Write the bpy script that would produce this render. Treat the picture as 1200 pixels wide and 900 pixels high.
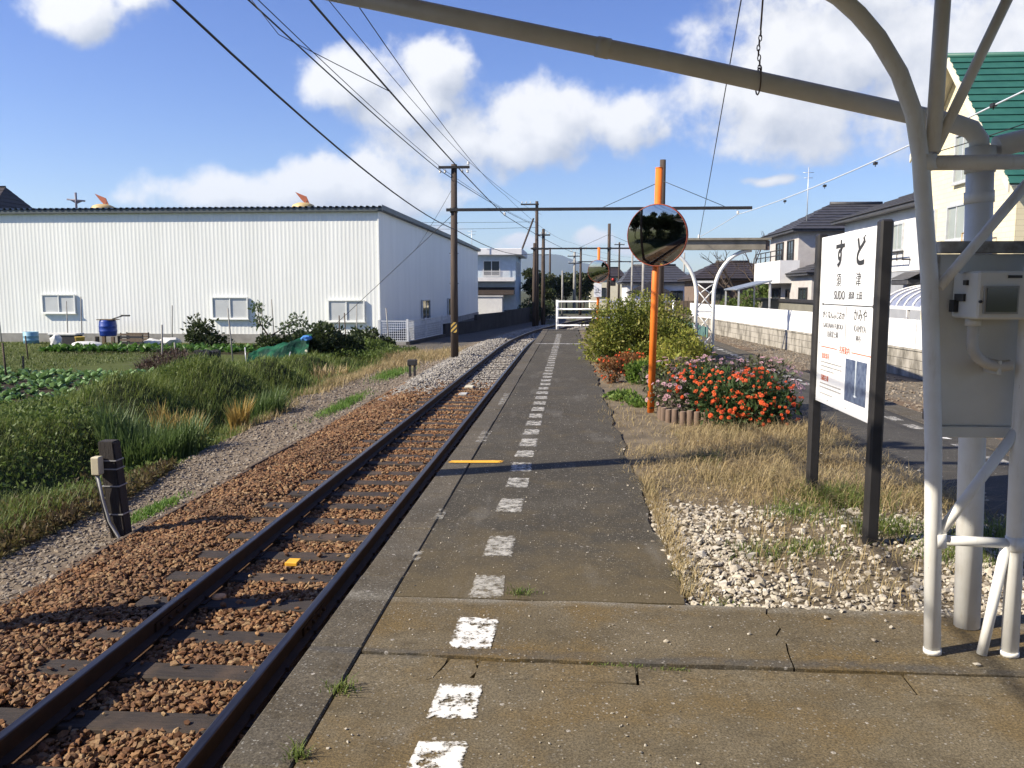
import bpy, bmesh, math, random
import numpy as np
from mathutils import Vector, Matrix

for o in list(bpy.data.objects):
    bpy.data.objects.remove(o)
rng = np.random.default_rng(7)
random.seed(7)
scene = bpy.context.scene
C = scene.collection
R = math.radians

# ------------------------------------------------------------------ camera, sky, sun, exposure
EYE = 1.55                                   # eye height above the platform surface (z = 0)
PITCH = math.atan(110 / 970.0)
YAW = math.atan(70 * math.cos(PITCH) / 970.0)
cam_d = bpy.data.cameras.new('camera')
cam = bpy.data.objects.new('camera', cam_d)
C.objects.link(cam)
cam.location = (0, 0, EYE)
cam.rotation_euler = (math.pi / 2 - PITCH, 0, YAW)
cam_d.sensor_width = 36
cam_d.lens = 970 / 1200 * 36
cam_d.clip_start = 0.05
cam_d.clip_end = 40000
scene.camera = cam

SUN_EL = R(36)
SUN_AZ = R(21)                               # shadows run to +X and a little to +Y
to_sun = Vector((-math.cos(SUN_AZ) * math.cos(SUN_EL), -math.sin(SUN_AZ) * math.cos(SUN_EL), math.sin(SUN_EL)))
sun_d = bpy.data.lights.new('sun', 'SUN')
sun_d.energy = 5.0
sun_d.angle = R(0.5)
sun_d.color = (1.0, 0.905, 0.75)
sun = bpy.data.objects.new('sun', sun_d)
sun.rotation_euler = to_sun.to_track_quat('Z', 'Y').to_euler()
sun.location = (-30, -10, 30)
C.objects.link(sun)

scene.view_settings.view_transform = 'Standard'
scene.view_settings.look = 'None'
scene.view_settings.exposure = 0.92
scene.view_settings.gamma = 1.0
scene.view_settings.use_curve_mapping = False
SKY = 0.09

world = bpy.data.worlds.new('World')
scene.world = world
world.use_nodes = True
world.cycles.sampling_method = 'MANUAL'
world.cycles.sample_map_resolution = 256
scene.cycles.max_bounces = 6
scene.cycles.diffuse_bounces = 3
scene.cycles.glossy_bounces = 3
scene.cycles.transmission_bounces = 3
scene.cycles.volume_bounces = 0
scene.cycles.transparent_max_bounces = 6
wt = world.node_tree
wt.nodes.clear()


def nd(t, kind, **kw):
    n = t.nodes.new(kind)
    for k, v in kw.items():
        setattr(n, k, v)
    return n


def lk(t, a, b):
    t.links.new(a, b)


def math_n(t, op, a, b=None, c=None, clamp=False):
    n = nd(t, 'ShaderNodeMath', operation=op)
    n.use_clamp = clamp
    for i, v in enumerate((a, b, c)):
        if v is None:
            continue
        if isinstance(v, (int, float)):
            n.inputs[i].default_value = v
        else:
            lk(t, v, n.inputs[i])
    return n.outputs[0]


def vmath(t, op, a, b=None):
    n = nd(t, 'ShaderNodeVectorMath', operation=op)
    for i, v in enumerate((a, b)):
        if v is None:
            continue
        if isinstance(v, (tuple, list)):
            n.inputs[i].default_value = v
        else:
            lk(t, v, n.inputs[i])
    return n


# clouds: directions on the sky (u = x/y, v = z/y of the world direction) with half sizes
CLOUDS = [(-0.262, 0.255, 0.085, 0.050), (-0.165, 0.262, 0.062, 0.040), (-0.205, 0.215, 0.075, 0.045),
          (-0.10, 0.170, 0.19, 0.044), (-0.04, 0.195, 0.13, 0.052), (0.05, 0.200, 0.08, 0.046),
          (-0.42, 0.120, 0.15, 0.032), (-0.30, 0.130, 0.15, 0.040), (-0.215, 0.110, 0.09, 0.034),
          (-0.60, 0.345, 0.075, 0.045), (-0.52, 0.365, 0.06, 0.035),
          (0.225, 0.215, 0.13, 0.085), (0.31, 0.265, 0.20, 0.10), (0.44, 0.235, 0.24, 0.10), (0.56, 0.28, 0.26, 0.14),
          (0.30, 0.34, 0.13, 0.06), (0.13, 0.36, 0.07, 0.022), (0.227, 0.128, 0.048, 0.009),
          (0.02, 0.064, 0.030, 0.012), (-0.06, 0.055, 0.030, 0.012), (-0.17, 0.075, 0.05, 0.012), (0.09, 0.05, 0.05, 0.012)]

g = bpy.data.node_groups.new('cloud_cover', 'ShaderNodeTree')
g.interface.new_socket('Dir', in_out='INPUT', socket_type='NodeSocketVector')
g.interface.new_socket('Cover', in_out='OUTPUT', socket_type='NodeSocketFloat')
gi = nd(g, 'NodeGroupInput')
go = nd(g, 'NodeGroupOutput')
sp = nd(g, 'ShaderNodeSeparateXYZ')
lk(g, gi.outputs[0], sp.inputs[0])
yy = math_n(g, 'MAXIMUM', sp.outputs[1], 0.05)
u = math_n(g, 'DIVIDE', sp.outputs[0], yy)
v = math_n(g, 'DIVIDE', sp.outputs[2], yy)
cv = nd(g, 'ShaderNodeCombineXYZ')
lk(g, u, cv.inputs[0])
lk(g, v, cv.inputs[1])
uv = cv.outputs[0]
wn = nd(g, 'ShaderNodeTexNoise')
wn.inputs['Scale'].default_value = 9
wn.inputs['Detail'].default_value = 3
lk(g, uv, wn.inputs['Vector'])
wo = vmath(g, 'MULTIPLY', vmath(g, 'SUBTRACT', wn.outputs['Color'], (0.5, 0.5, 0.5)).outputs[0], (0.075, 0.045, 0))
uvw = vmath(g, 'ADD', uv, wo.outputs[0]).outputs[0]
acc = None
for (cx, cy, rx, ry) in CLOUDS:
    q = vmath(g, 'MULTIPLY', vmath(g, 'SUBTRACT', uvw, (cx, cy, 0)).outputs[0], (1 / rx, 1 / ry, 0)).outputs[0]
    ln = vmath(g, 'LENGTH', q).outputs['Value']
    d = math_n(g, 'SUBTRACT', 1.0, ln)
    acc = d if acc is None else math_n(g, 'SMOOTH_MAX', acc, d, 0.25)
acc = math_n(g, 'MAXIMUM', acc, -1.2)
# the rest of the sky, away from this view, carries the same kind of scattered cumulus
ax = math_n(g, 'MAXIMUM', sp.outputs[2], 0.03)
pu = math_n(g, 'DIVIDE', sp.outputs[0], math_n(g, 'ADD', ax, 0.12))
pv = math_n(g, 'DIVIDE', sp.outputs[1], math_n(g, 'ADD', ax, 0.12))
pc = nd(g, 'ShaderNodeCombineXYZ')
lk(g, pu, pc.inputs[0])
lk(g, pv, pc.inputs[1])
gn = nd(g, 'ShaderNodeTexNoise')
gn.inputs['Scale'].default_value = 0.9
gn.inputs['Detail'].default_value = 2
lk(g, pc.outputs[0], gn.inputs['Vector'])
gen = math_n(g, 'MULTIPLY', math_n(g, 'SUBTRACT', gn.outputs[0], 0.64), 5.0)
away = nd(g, 'ShaderNodeMapRange')
away.interpolation_type = 'SMOOTHSTEP'
lk(g, sp.outputs[1], away.inputs[0])
away.inputs[1].default_value = 0.45
away.inputs[2].default_value = 0.70
mx = nd(g, 'ShaderNodeMix')
lk(g, away.outputs[0], mx.inputs[0])
lk(g, gen, mx.inputs[2])
lk(g, acc, mx.inputs[3])
fb = nd(g, 'ShaderNodeTexNoise')
fb.inputs['Scale'].default_value = 17
fb.inputs['Detail'].default_value = 7
fb.inputs['Roughness'].default_value = 0.58
lk(g, gi.outputs[0], fb.inputs['Vector'])
tot = math_n(g, 'ADD', mx.outputs[0], math_n(g, 'MULTIPLY', math_n(g, 'SUBTRACT', fb.outputs[0], 0.5), 1.75))
lk(g, tot, go.inputs[0])

tc = nd(wt, 'ShaderNodeTexCoord')
sky = nd(wt, 'ShaderNodeTexSky', sky_type='NISHITA')
sky.sun_disc = False
sky.sun_elevation = SUN_EL
sky.sun_rotation = math.atan2(to_sun.x, to_sun.y)
sky.altitude = 20
sky.air_density = 1.0
sky.dust_density = 0.25
sky.ozone_density = 4.0
g1 = nd(wt, 'ShaderNodeGroup', node_tree=g)
lk(wt, tc.outputs['Generated'], g1.inputs[0])
sh = vmath(wt, 'ADD', tc.outputs['Generated'], (-0.022, 0, 0.03))
g2 = nd(wt, 'ShaderNodeGroup', node_tree=g)
lk(wt, sh.outputs[0], g2.inputs[0])
mask = nd(wt, 'ShaderNodeMapRange')
mask.interpolation_type = 'SMOOTHSTEP'
lk(wt, g1.outputs[0], mask.inputs[0])
mask.inputs[1].default_value = -0.08
mask.inputs[2].default_value = 0.5
mask.inputs[4].default_value = 0.97
slope = math_n(wt, 'SUBTRACT', g1.outputs[0], g2.outputs[0])
lit = nd(wt, 'ShaderNodeMapRange')
lk(wt, slope, lit.inputs[0])
lit.inputs[1].default_value = -0.6
lit.inputs[2].default_value = 0.45
ccol = nd(wt, 'ShaderNodeMix', data_type='RGBA')
lk(wt, lit.outputs[0], ccol.inputs[0])
ccol.inputs[6].default_value = (3.5, 3.75, 4.3, 1)
ccol.inputs[7].default_value = (6.3, 6.3, 6.35, 1)
mix = nd(wt, 'ShaderNodeMix', data_type='RGBA')
lk(wt, mask.outputs[0], mix.inputs[0])
hs_w = nd(wt, 'ShaderNodeHueSaturation')
hs_w.inputs['Saturation'].default_value = 1.2
hs_w.inputs['Hue'].default_value = 0.522
lk(wt, sky.outputs[0], hs_w.inputs['Color'])
lk(wt, hs_w.outputs[0], mix.inputs[6])
lk(wt, ccol.outputs[2], mix.inputs[7])
bg = nd(wt, 'ShaderNodeBackground')
bg.inputs[1].default_value = SKY
lk(wt, mix.outputs[2], bg.inputs[0])
wo_ = nd(wt, 'ShaderNodeOutputWorld')
lk(wt, bg.outputs[0], wo_.inputs[0])

# ------------------------------------------------------------------ materials
MATS = {}


def base_mat(name):
    m = bpy.data.materials.new(name)
    m.use_nodes = True
    t = m.node_tree
    b = t.nodes['Principled BSDF']
    return m, t, b


def pos_vec(t, scale=(1, 1, 1)):
    ge = nd(t, 'ShaderNodeNewGeometry')
    return vmath(t, 'MULTIPLY', ge.outputs['Position'], scale).outputs[0]


def noise(t, vec, scale, detail=4, rough=0.55):
    n = nd(t, 'ShaderNodeTexNoise')
    n.inputs['Scale'].default_value = scale
    n.inputs['Detail'].default_value = detail
    n.inputs['Roughness'].default_value = rough
    lk(t, vec, n.inputs['Vector'])
    return n.outputs[0]


def rmap(t, val, a, b, c=0.0, d=1.0):
    n = nd(t, 'ShaderNodeMapRange')
    lk(t, val, n.inputs[0])
    for i, x in enumerate((a, b, c, d)):
        n.inputs[i + 1].default_value = x
    return n.outputs[0]


def mixc(t, fac, a, b, blend='MIX'):
    n = nd(t, 'ShaderNodeMix', data_type='RGBA', blend_type=blend)
    if isinstance(fac, (int, float)):
        n.inputs[0].default_value = fac
    else:
        lk(t, fac, n.inputs[0])
    for i, x in ((6, a), (7, b)):
        if isinstance(x, (tuple, list)):
            n.inputs[i].default_value = (*x[:3], 1)
        else:
            lk(t, x, n.inputs[i])
    return n.outputs[2]


def bump(t, b, h, strength=0.4, dist=0.01):
    n = nd(t, 'ShaderNodeBump')
    n.inputs['Strength'].default_value = strength
    n.inputs['Distance'].default_value = dist
    lk(t, h, n.inputs['Height'])
    lk(t, n.outputs[0], b.inputs['Normal'])


def M(name, c1, c2=None, scale=3.0, rough=0.65, bmp=0.0, bscale=40, bdist=0.01, metal=0.0, stretch=(1, 1, 1), lo=0.35, hi=0.65, spec=0.4):
    if name in MATS:
        return MATS[name]
    m, t, b = base_mat(name)
    if c2 is None:
        c2 = tuple(x * 0.8 for x in c1)
    pv_ = pos_vec(t, stretch)
    f = rmap(t, noise(t, pv_, scale, 6, 0.6), lo, hi)
    lk(t, mixc(t, f, c1, c2), b.inputs['Base Color'])
    b.inputs['Roughness'].default_value = rough
    b.inputs['Metallic'].default_value = metal
    b.inputs['Specular IOR Level'].default_value = spec
    if bmp > 0:
        bump(t, b, noise(t, pv_, bscale, 5, 0.6), bmp, bdist)
    MATS[name] = m
    return m


def leaf_mat(name, cols, trans=0.35, rough=0.55):
    if name in MATS:
        return MATS[name]
    m, t, b = base_mat(name)
    ge = nd(t, 'ShaderNodeNewGeometry')
    rp = nd(t, 'ShaderNodeValToRGB')
    rp.color_ramp.interpolation = 'LINEAR'
    el = rp.color_ramp.elements
    while len(el) < len(cols):
        el.new(0.5)
    for i, c in enumerate(cols):
        el[i].position = i / max(1, len(cols) - 1)
        el[i].color = (*c, 1)
    big = noise(t, pos_vec(t), 1.3, 3)
    fac = math_n(t, 'ADD', math_n(t, 'MULTIPLY', ge.outputs['Random Per Island'], 0.55), math_n(t, 'MULTIPLY', rmap(t, big, 0.35, 0.65), 0.45))
    lk(t, fac, rp.inputs[0])
    lk(t, rp.outputs[0], b.inputs['Base Color'])
    b.inputs['Roughness'].default_value = rough
    b.inputs['Specular IOR Level'].default_value = 0.3
    tr = nd(t, 'ShaderNodeBsdfTranslucent')
    lk(t, rp.outputs[0], tr.inputs[0])
    ms = nd(t, 'ShaderNodeMixShader')
    ms.inputs[0].default_value = trans
    lk(t, b.outputs[0], ms.inputs[1])
    lk(t, tr.outputs[0], ms.inputs[2])
    lk(t, ms.outputs[0], t.nodes['Material Output'].inputs[0])
    MATS[name] = m
    return m


def stone_mat(name, cols, rough=0.85, grime=0.0):
    m, t, b = base_mat(name)
    ge = nd(t, 'ShaderNodeNewGeometry')
    rp = nd(t, 'ShaderNodeValToRGB')
    el = rp.color_ramp.elements
    while len(el) < len(cols):
        el.new(0.5)
    for i, c in enumerate(cols):
        el[i].position = i / max(1, len(cols) - 1)
        el[i].color = (*c, 1)
    lk(t, ge.outputs['Random Per Island'], rp.inputs[0])
    n1 = noise(t, pos_vec(t), 45, 4, 0.65)
    n2 = noise(t, pos_vec(t), 0.9, 3)
    c = mixc(t, rmap(t, n1, 0.3, 0.75, 0, 0.5), rp.outputs[0], tuple(x * 0.45 for x in cols[0]))
    c = mixc(t, rmap(t, n2, 0.42, 0.7, 0, grime), c, (0.07, 0.05, 0.035))
    lk(t, c, b.inputs['Base Color'])
    b.inputs['Roughness'].default_value = rough
    b.inputs['Specular IOR Level'].default_value = 0.25
    bump(t, b, n1, 0.5, 0.004)
    MATS[name] = m
    return m


def asphalt_mat(name, dark, light, speck, speck_amt=0.06, brown=0.0, moss=False):
    m, t, b = base_mat(name)
    p = pos_vec(t)
    big = noise(t, p, 0.8, 5, 0.65)
    mid = noise(t, p, 6, 5, 0.7)
    fine = noise(t, p, 120, 3, 0.7)
    c = mixc(t, rmap(t, big, 0.35, 0.68), dark, light)
    c = mixc(t, rmap(t, mid, 0.45, 0.75, 0, 0.5), c, tuple(x * 0.55 for x in dark))
    if brown:
        bn = noise(t, vmath(t, 'ADD', p, (5, 3, 0)).outputs[0], 1.3, 5, 0.65)
        c = mixc(t, rmap(t, bn, 0.46, 0.58, 0, brown * 0.85), c, (0.16, 0.108, 0.040))
        bn2 = noise(t, vmath(t, 'ADD', p, (2, 7, 0)).outputs[0], 4.2, 6, 0.75)
        c = mixc(t, rmap(t, bn2, 0.52, 0.66, 0, 0.6), c, (0.062, 0.048, 0.026))
        s4 = nd(t, 'ShaderNodeSeparateXYZ')
        lk(t, p, s4.inputs[0])
        for (yc_, wd_, col_) in ((4.03, 0.10, (0.26, 0.245, 0.21)), (3.375, 0.05, (0.075, 0.073, 0.07))):
            bd = math_n(t, 'ABSOLUTE', math_n(t, 'SUBTRACT', s4.outputs[1], math_n(t, 'ADD', yc_, math_n(t, 'MULTIPLY', math_n(t, 'SUBTRACT', bn, 0.5), 0.25))))
            c = mixc(t, math_n(t, 'MULTIPLY', rmap(t, bd, wd_ * 0.4, wd_, 0.8, 0.0), rmap(t, bn2, 0.4, 0.6, 0.25, 1.0)), c, col_)
        gn_ = noise(t, vmath(t, 'ADD', p, (9, 1, 0)).outputs[0], 2.1, 5, 0.7)
        c = mixc(t, rmap(t, gn_, 0.60, 0.72, 0, 0.6), c, (0.20, 0.18, 0.145))
    vo = nd(t, 'ShaderNodeTexVoronoi')
    vo.inputs['Scale'].default_value = 85
    lk(t, p, vo.inputs['Vector'])
    sep = nd(t, 'ShaderNodeSeparateColor')
    lk(t, vo.outputs['Color'], sep.inputs[0])
    pick = math_n(t, 'LESS_THAN', sep.outputs[0], speck_amt * 3.0)
    near = math_n(t, 'LESS_THAN', vo.outputs['Distance'], 0.42)
    f = math_n(t, 'MULTIPLY', math_n(t, 'MULTIPLY', pick, near), math_n(t, 'MULTIPLY', sep.outputs[1], 0.8))
    c = mixc(t, f, c, speck)
    vo2 = nd(t, 'ShaderNodeTexVoronoi')
    vo2.inputs['Scale'].default_value = 28
    lk(t, p, vo2.inputs['Vector'])
    sep2 = nd(t, 'ShaderNodeSeparateColor')
    lk(t, vo2.outputs['Color'], sep2.inputs[0])
    f2 = math_n(t, 'MULTIPLY', math_n(t, 'LESS_THAN', sep2.outputs[0], 0.035), math_n(t, 'LESS_THAN', vo2.outputs['Distance'], 0.25))
    c = mixc(t, math_n(t, 'MULTIPLY', f2, 0.75), c, (0.45, 0.42, 0.38))
    c = mixc(t, rmap(t, fine, 0.42, 0.62, 0, 0.75), c, tuple(x * 0.42 for x in dark))
    if moss:
        s3 = nd(t, 'ShaderNodeSeparateXYZ')
        lk(t, p, s3.inputs[0])
        mn = math_n(t, 'ADD', rmap(t, s3.outputs[1], 4.0, 5.6, 0.30, -0.02), math_n(t, 'SUBTRACT', noise(t, p, 2.4, 6, 0.7), 0.5))
        c = mixc(t, rmap(t, mn, 0.0, 0.30, 0, 0.7), c, (0.115, 0.088, 0.045))
        ws = noise(t, vmath(t, 'MULTIPLY', p, (1.0, 0.25, 1)).outputs[0], 2.6, 5, 0.65)
        c = mixc(t, rmap(t, ws, 0.56, 0.72, 0, 0.55), c, (0.15, 0.14, 0.12))
    grain = noise(t, p, 75, 6, 0.9)
    gm = nd(t, 'ShaderNodeVectorMath', operation='SCALE')
    lk(t, c, gm.inputs[0])
    lk(t, rmap(t, grain, 0.34, 0.66, 0.5, 1.5), gm.inputs['Scale'])
    c = gm.outputs[0]
    lk(t, c, b.inputs['Base Color'])
    b.inputs['Roughness'].default_value = 0.88
    b.inputs['Specular IOR Level'].default_value = 0.25
    h = math_n(t, 'ADD', math_n(t, 'MULTIPLY', fine, 0.5), math_n(t, 'ADD', mid, math_n(t, 'MULTIPLY', f, 0.6)))
    bump(t, b, h, 0.55, 0.006)
    MATS[name] = m
    return m


def worn_paint(name, col, wear_lo=0.42, wear_hi=0.5, amt=1.0):
    m, t, b = base_mat(name)
    p = pos_vec(t)
    n1 = noise(t, p, 14, 6, 0.72)
    n2 = noise(t, p, 110, 3, 0.6)
    n = math_n(t, 'ADD', math_n(t, 'MULTIPLY', n1, 0.75), math_n(t, 'MULTIPLY', n2, 0.25))
    tg = nd(t, 'ShaderNodeTexCoord')
    sg_ = nd(t, 'ShaderNodeSeparateXYZ')
    lk(t, tg.outputs['Generated'], sg_.inputs[0])
    ed = math_n(t, 'MINIMUM', math_n(t, 'MINIMUM', sg_.outputs[0], math_n(t, 'SUBTRACT', 1.0, sg_.outputs[0])), math_n(t, 'MINIMUM', sg_.outputs[1], math_n(t, 'SUBTRACT', 1.0, sg_.outputs[1])))
    rag = rmap(t, math_n(t, 'ADD', math_n(t, 'MULTIPLY', ed, 5.0), math_n(t, 'MULTIPLY', math_n(t, 'SUBTRACT', noise(t, p, 30, 5, 0.7), 0.5), 2.2)), 0.15, 0.4)
    a = math_n(t, 'MULTIPLY', rmap(t, n, wear_lo, wear_hi, 0, amt), rag)
    c = mixc(t, rmap(t, n2, 0.35, 0.7), col, tuple(x * 0.72 for x in col))
    lk(t, c, b.inputs['Base Color'])
    lk(t, a, b.inputs['Alpha'])
    b.inputs['Roughness'].default_value = 0.8
    MATS[name] = m
    return m


def glass_mat(name, col, rough=0.06, spec=0.8):
    if name in MATS:
        return MATS[name]
    m, t, b = base_mat(name)
    lk(t, mixc(t, noise(t, pos_vec(t), 1.7, 2), col, tuple(x * 0.7 for x in col)), b.inputs['Base Color'])
    b.inputs['Roughness'].default_value = rough
    b.inputs['Specular IOR Level'].default_value = spec
    MATS[name] = m
    return m


# ------------------------------------------------------------------ mesh helpers
ORG = {}


class MB:
    def __init__(s):
        s.v, s.f, s.sm = [], [], []

    def add(s, vs, fs, smooth=False):
        k = len(s.v)
        s.v += [tuple(map(float, q)) for q in vs]
        s.f += [tuple(i + k for i in q) for q in fs]
        s.sm += [smooth] * len(fs)
        return s

    def box(s, x0, x1, y0, y1, z0, z1, ch=0.0):
        if ch <= 0:
            vs = [(x, y, z) for z in (z0, z1) for y in (y0, y1) for x in (x0, x1)]
            return s.add(vs, [(0, 2, 3, 1), (4, 5, 7, 6), (0, 1, 5, 4), (2, 6, 7, 3), (0, 4, 6, 2), (1, 3, 7, 5)])
        bm = bmesh.new()
        bmesh.ops.create_cube(bm, size=1)
        for w in bm.verts:
            w.co = Vector(((x0 + x1) / 2 + w.co.x * (x1 - x0), (y0 + y1) / 2 + w.co.y * (y1 - y0), (z0 + z1) / 2 + w.co.z * (z1 - z0)))
        bmesh.ops.bevel(bm, geom=bm.edges[:], offset=ch, segments=1, affect='EDGES')
        return s.bm(bm)

    def bm(s, bm):
        bm.verts.index_update()
        s.add([w.co[:] for w in bm.verts], [[w.index for w in f.verts] for f in bm.faces])
        bm.free()
        return s

    def tube(s, pts, r, n=10, caps=True, smooth=True):
        pts = [Vector(q) for q in pts]
        rs = r if isinstance(r, (list, tuple)) else [r] * len(pts)
        vs = []
        for i, q in enumerate(pts):
            d = (pts[min(i + 1, len(pts) - 1)] - pts[max(i - 1, 0)]).normalized()
            if i == 0:
                a = d.orthogonal().normalized()
            else:
                a = (a - d * a.dot(d))
                a = a.normalized() if a.length > 1e-6 else d.orthogonal().normalized()
            b = d.cross(a)
            for k in range(n):
                th = 2 * math.pi * k / n
                vs.append(q + (a * math.cos(th) + b * math.sin(th)) * rs[i])
        fs = []
        for i in range(len(pts) - 1):
            for k in range(n):
                fs.append((i * n + k, i * n + (k + 1) % n, (i + 1) * n + (k + 1) % n, (i + 1) * n + k))
        s.add(vs, fs, smooth)
        if caps:
            k0 = len(s.v) - len(vs)
            s.f += [tuple(k0 + k for k in reversed(range(n))), tuple(k0 + (len(pts) - 1) * n + k for k in range(n))]
            s.sm += [False, False]
        return s

    def lathe(s, prof, c=(0, 0, 0), n=24, axis=None, smooth=True):
        """prof: (radius, height) pairs; turned round the z axis or round 'axis'"""
        q = Vector((0, 0, 1)).rotation_difference(Vector(axis).normalized()).to_matrix() if axis else Matrix.Identity(3)
        vs = []
        for (r, h) in prof:
            for k in range(n):
                th = 2 * math.pi * k / n
                vs.append(q @ Vector((r * math.cos(th), r * math.sin(th), h)) + Vector(c))
        fs = [(i * n + k, i * n + (k + 1) % n, (i + 1) * n + (k + 1) % n, (i + 1) * n + k) for i in range(len(prof) - 1) for k in range(n)]
        s.add(vs, fs, smooth)
        return s

    def prism(s, poly, z0, z1):
        n = len(poly)
        vs = [(x, y, z0) for x, y in poly] + [(x, y, z1) for x, y in poly]
        fs = [tuple(range(n - 1, -1, -1)), tuple(range(n, 2 * n))] + [(i, (i + 1) % n, n + (i + 1) % n, n + i) for i in range(n)]
        return s.add(vs, fs)

    def extrude(s, prof, path):
        """prof: closed (x, z) outline swept along path of points (x, y, z)"""
        n = len(prof)
        vs = []
        for i, q in enumerate(path):
            q = Vector(q)
            d = Vector(path[min(i + 1, len(path) - 1)]) - Vector(path[max(i - 1, 0)])
            d.z = 0
            d.normalize()
            rt = Vector((d.y, -d.x, 0))
            vs += [q + rt * x + Vector((0, 0, z)) for x, z in prof]
        fs = [(i * n + k, i * n + (k + 1) % n, (i + 1) * n + (k + 1) % n, (i + 1) * n + k) for i in range(len(path) - 1) for k in range(n)]
        fs += [tuple(range(n)), tuple(reversed(range((len(path) - 1) * n, len(path) * n)))]
        return s.add(vs, fs)

    def build(s, name, mat, parent=None, loc=None):
        """one mesh object; vertices are given in world space unless loc is set"""
        org = ORG.get(parent.name, Vector((0, 0, 0))) if parent else Vector((0, 0, 0))
        me = bpy.data.meshes.new(name)
        me.from_pydata([(x - org.x, y - org.y, z - org.z) for x, y, z in s.v] if loc is None else s.v, [], s.f)
        me.polygons.foreach_set('use_smooth', s.sm)
        me.update()
        bm = bmesh.new()
        bm.from_mesh(me)
        bmesh.ops.recalc_face_normals(bm, faces=bm.faces[:])
        bm.to_mesh(me)
        bm.free()
        me.materials.append(mat)
        o = bpy.data.objects.new(name, me)
        C.objects.link(o)
        if loc is not None:
            o.location = Vector(loc) - org
        if parent:
            o.parent = parent
            ORG[o.name] = org
        return o


def np_obj(name, verts, faces, mat, parent=None, smooth=False):
    """fast mesh from arrays; faces (n, 3) or (n, 4)"""
    me = bpy.data.meshes.new(name)
    org = ORG.get(parent.name, Vector((0, 0, 0))) if parent else Vector((0, 0, 0))
    verts = np.asarray(verts, dtype=np.float32) - np.array(org[:], dtype=np.float32)
    flist = faces if isinstance(faces, list) else [faces]
    nl = sum(f.size for f in flist)
    npoly = sum(f.shape[0] for f in flist)
    me.vertices.add(len(verts))
    me.vertices.foreach_set('co', verts.ravel())
    me.loops.add(nl)
    me.loops.foreach_set('vertex_index', np.concatenate([f.ravel() for f in flist]).astype(np.int32))
    me.polygons.add(npoly)
    tot = np.concatenate([np.full(f.shape[0], f.shape[1]) for f in flist])
    me.polygons.foreach_set('loop_start', np.concatenate([[0], np.cumsum(tot)[:-1]]).astype(np.int32))
    me.polygons.foreach_set('loop_total', tot.astype(np.int32))
    me.polygons.foreach_set('use_smooth', np.full(npoly, smooth))
    me.update(calc_edges=True)
    me.validate()
    me.materials.append(mat)
    o = bpy.data.objects.new(name, me)
    C.objects.link(o)
    if parent:
        o.parent = parent
        ORG[o.name] = org
    return o


def tag(o, label=None, cat=None, group=None, kind=None):
    if label:
        o['label'] = label
    if cat:
        o['category'] = cat
    if group:
        o['group'] = group
    if kind:
        o['kind'] = kind
    return o


def thing(name, label, cat, loc, group=None):
    o = bpy.data.objects.new(name, None)
    o.empty_display_size = 0.1
    C.objects.link(o)
    o.location = loc
    ORG[o.name] = Vector(loc)
    return tag(o, label, cat, group)


def structure(o):
    o['kind'] = 'structure'
    return o


def inst(src, name, parent, loc, rotz=0.0, scale=None, rot=None):
    """a linked copy of a piece under parent, loc in world space"""
    o = bpy.data.objects.new(name, src.data if hasattr(src, 'data') else src)
    C.objects.link(o)
    org = ORG.get(parent.name, Vector((0, 0, 0))) if parent else Vector((0, 0, 0))
    o.location = Vector(loc) - org
    o.rotation_euler = rot if rot else (0, 0, rotz)
    if scale:
        o.scale = scale
    if parent:
        o.parent = parent
        ORG[o.name] = org
    return o


def mesh_of(mb, name, mat):
    me = bpy.data.meshes.new(name)
    me.from_pydata(mb.v, [], mb.f)
    me.polygons.foreach_set('use_smooth', mb.sm)
    me.update()
    bm = bmesh.new()
    bm.from_mesh(me)
    bmesh.ops.recalc_face_normals(bm, faces=bm.faces[:])
    bm.to_mesh(me)
    bm.free()
    me.materials.append(mat)
    return me


def unit(a):
    return a / np.maximum(np.linalg.norm(a, axis=1, keepdims=True), 1e-9)


def leaves(pos, nrm, size, aspect=0.55, jitter=0.8, droop=0.0, fold=0.0):
    """diamond leaves: verts (4n, 3) and quads; the blade runs along a jittered outward direction"""
    n = len(pos)
    d = unit(nrm + rng.normal(0, jitter, (n, 3)) + np.array([0, 0, -droop]))
    s_ = unit(np.cross(d, rng.normal(0, 1, (n, 3))))
    up = np.cross(s_, d)
    L = size[:, None]
    b = pos
    tip = pos + d * L
    mid = pos + d * L * 0.5 + up * L * fold
    l = mid + s_ * L * aspect * 0.5
    r = mid - s_ * L * aspect * 0.5
    vs = np.stack([b, l, tip, r], 1).reshape(-1, 3)
    fs = np.arange(4 * n).reshape(-1, 4)
    return vs, fs


def lobes_sample(lobes, n, shell=0.35):
    """points near the surface of a union of ellipsoid lobes (cx, cy, cz, rx, ry, rz)"""
    lobes = np.array(lobes, float)
    w = (lobes[:, 3] * lobes[:, 4] + lobes[:, 4] * lobes[:, 5] + lobes[:, 3] * lobes[:, 5])
    idx = rng.choice(len(lobes), n, p=w / w.sum())
    d = unit(rng.normal(0, 1, (n, 3)))
    rr = 1 - shell * rng.random(n) ** 1.5 + rng.normal(0, 0.06, n)
    L = lobes[idx]
    p = L[:, :3] + d * L[:, 3:6] * rr[:, None]
    return p, unit(d / L[:, 3:6])


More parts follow.
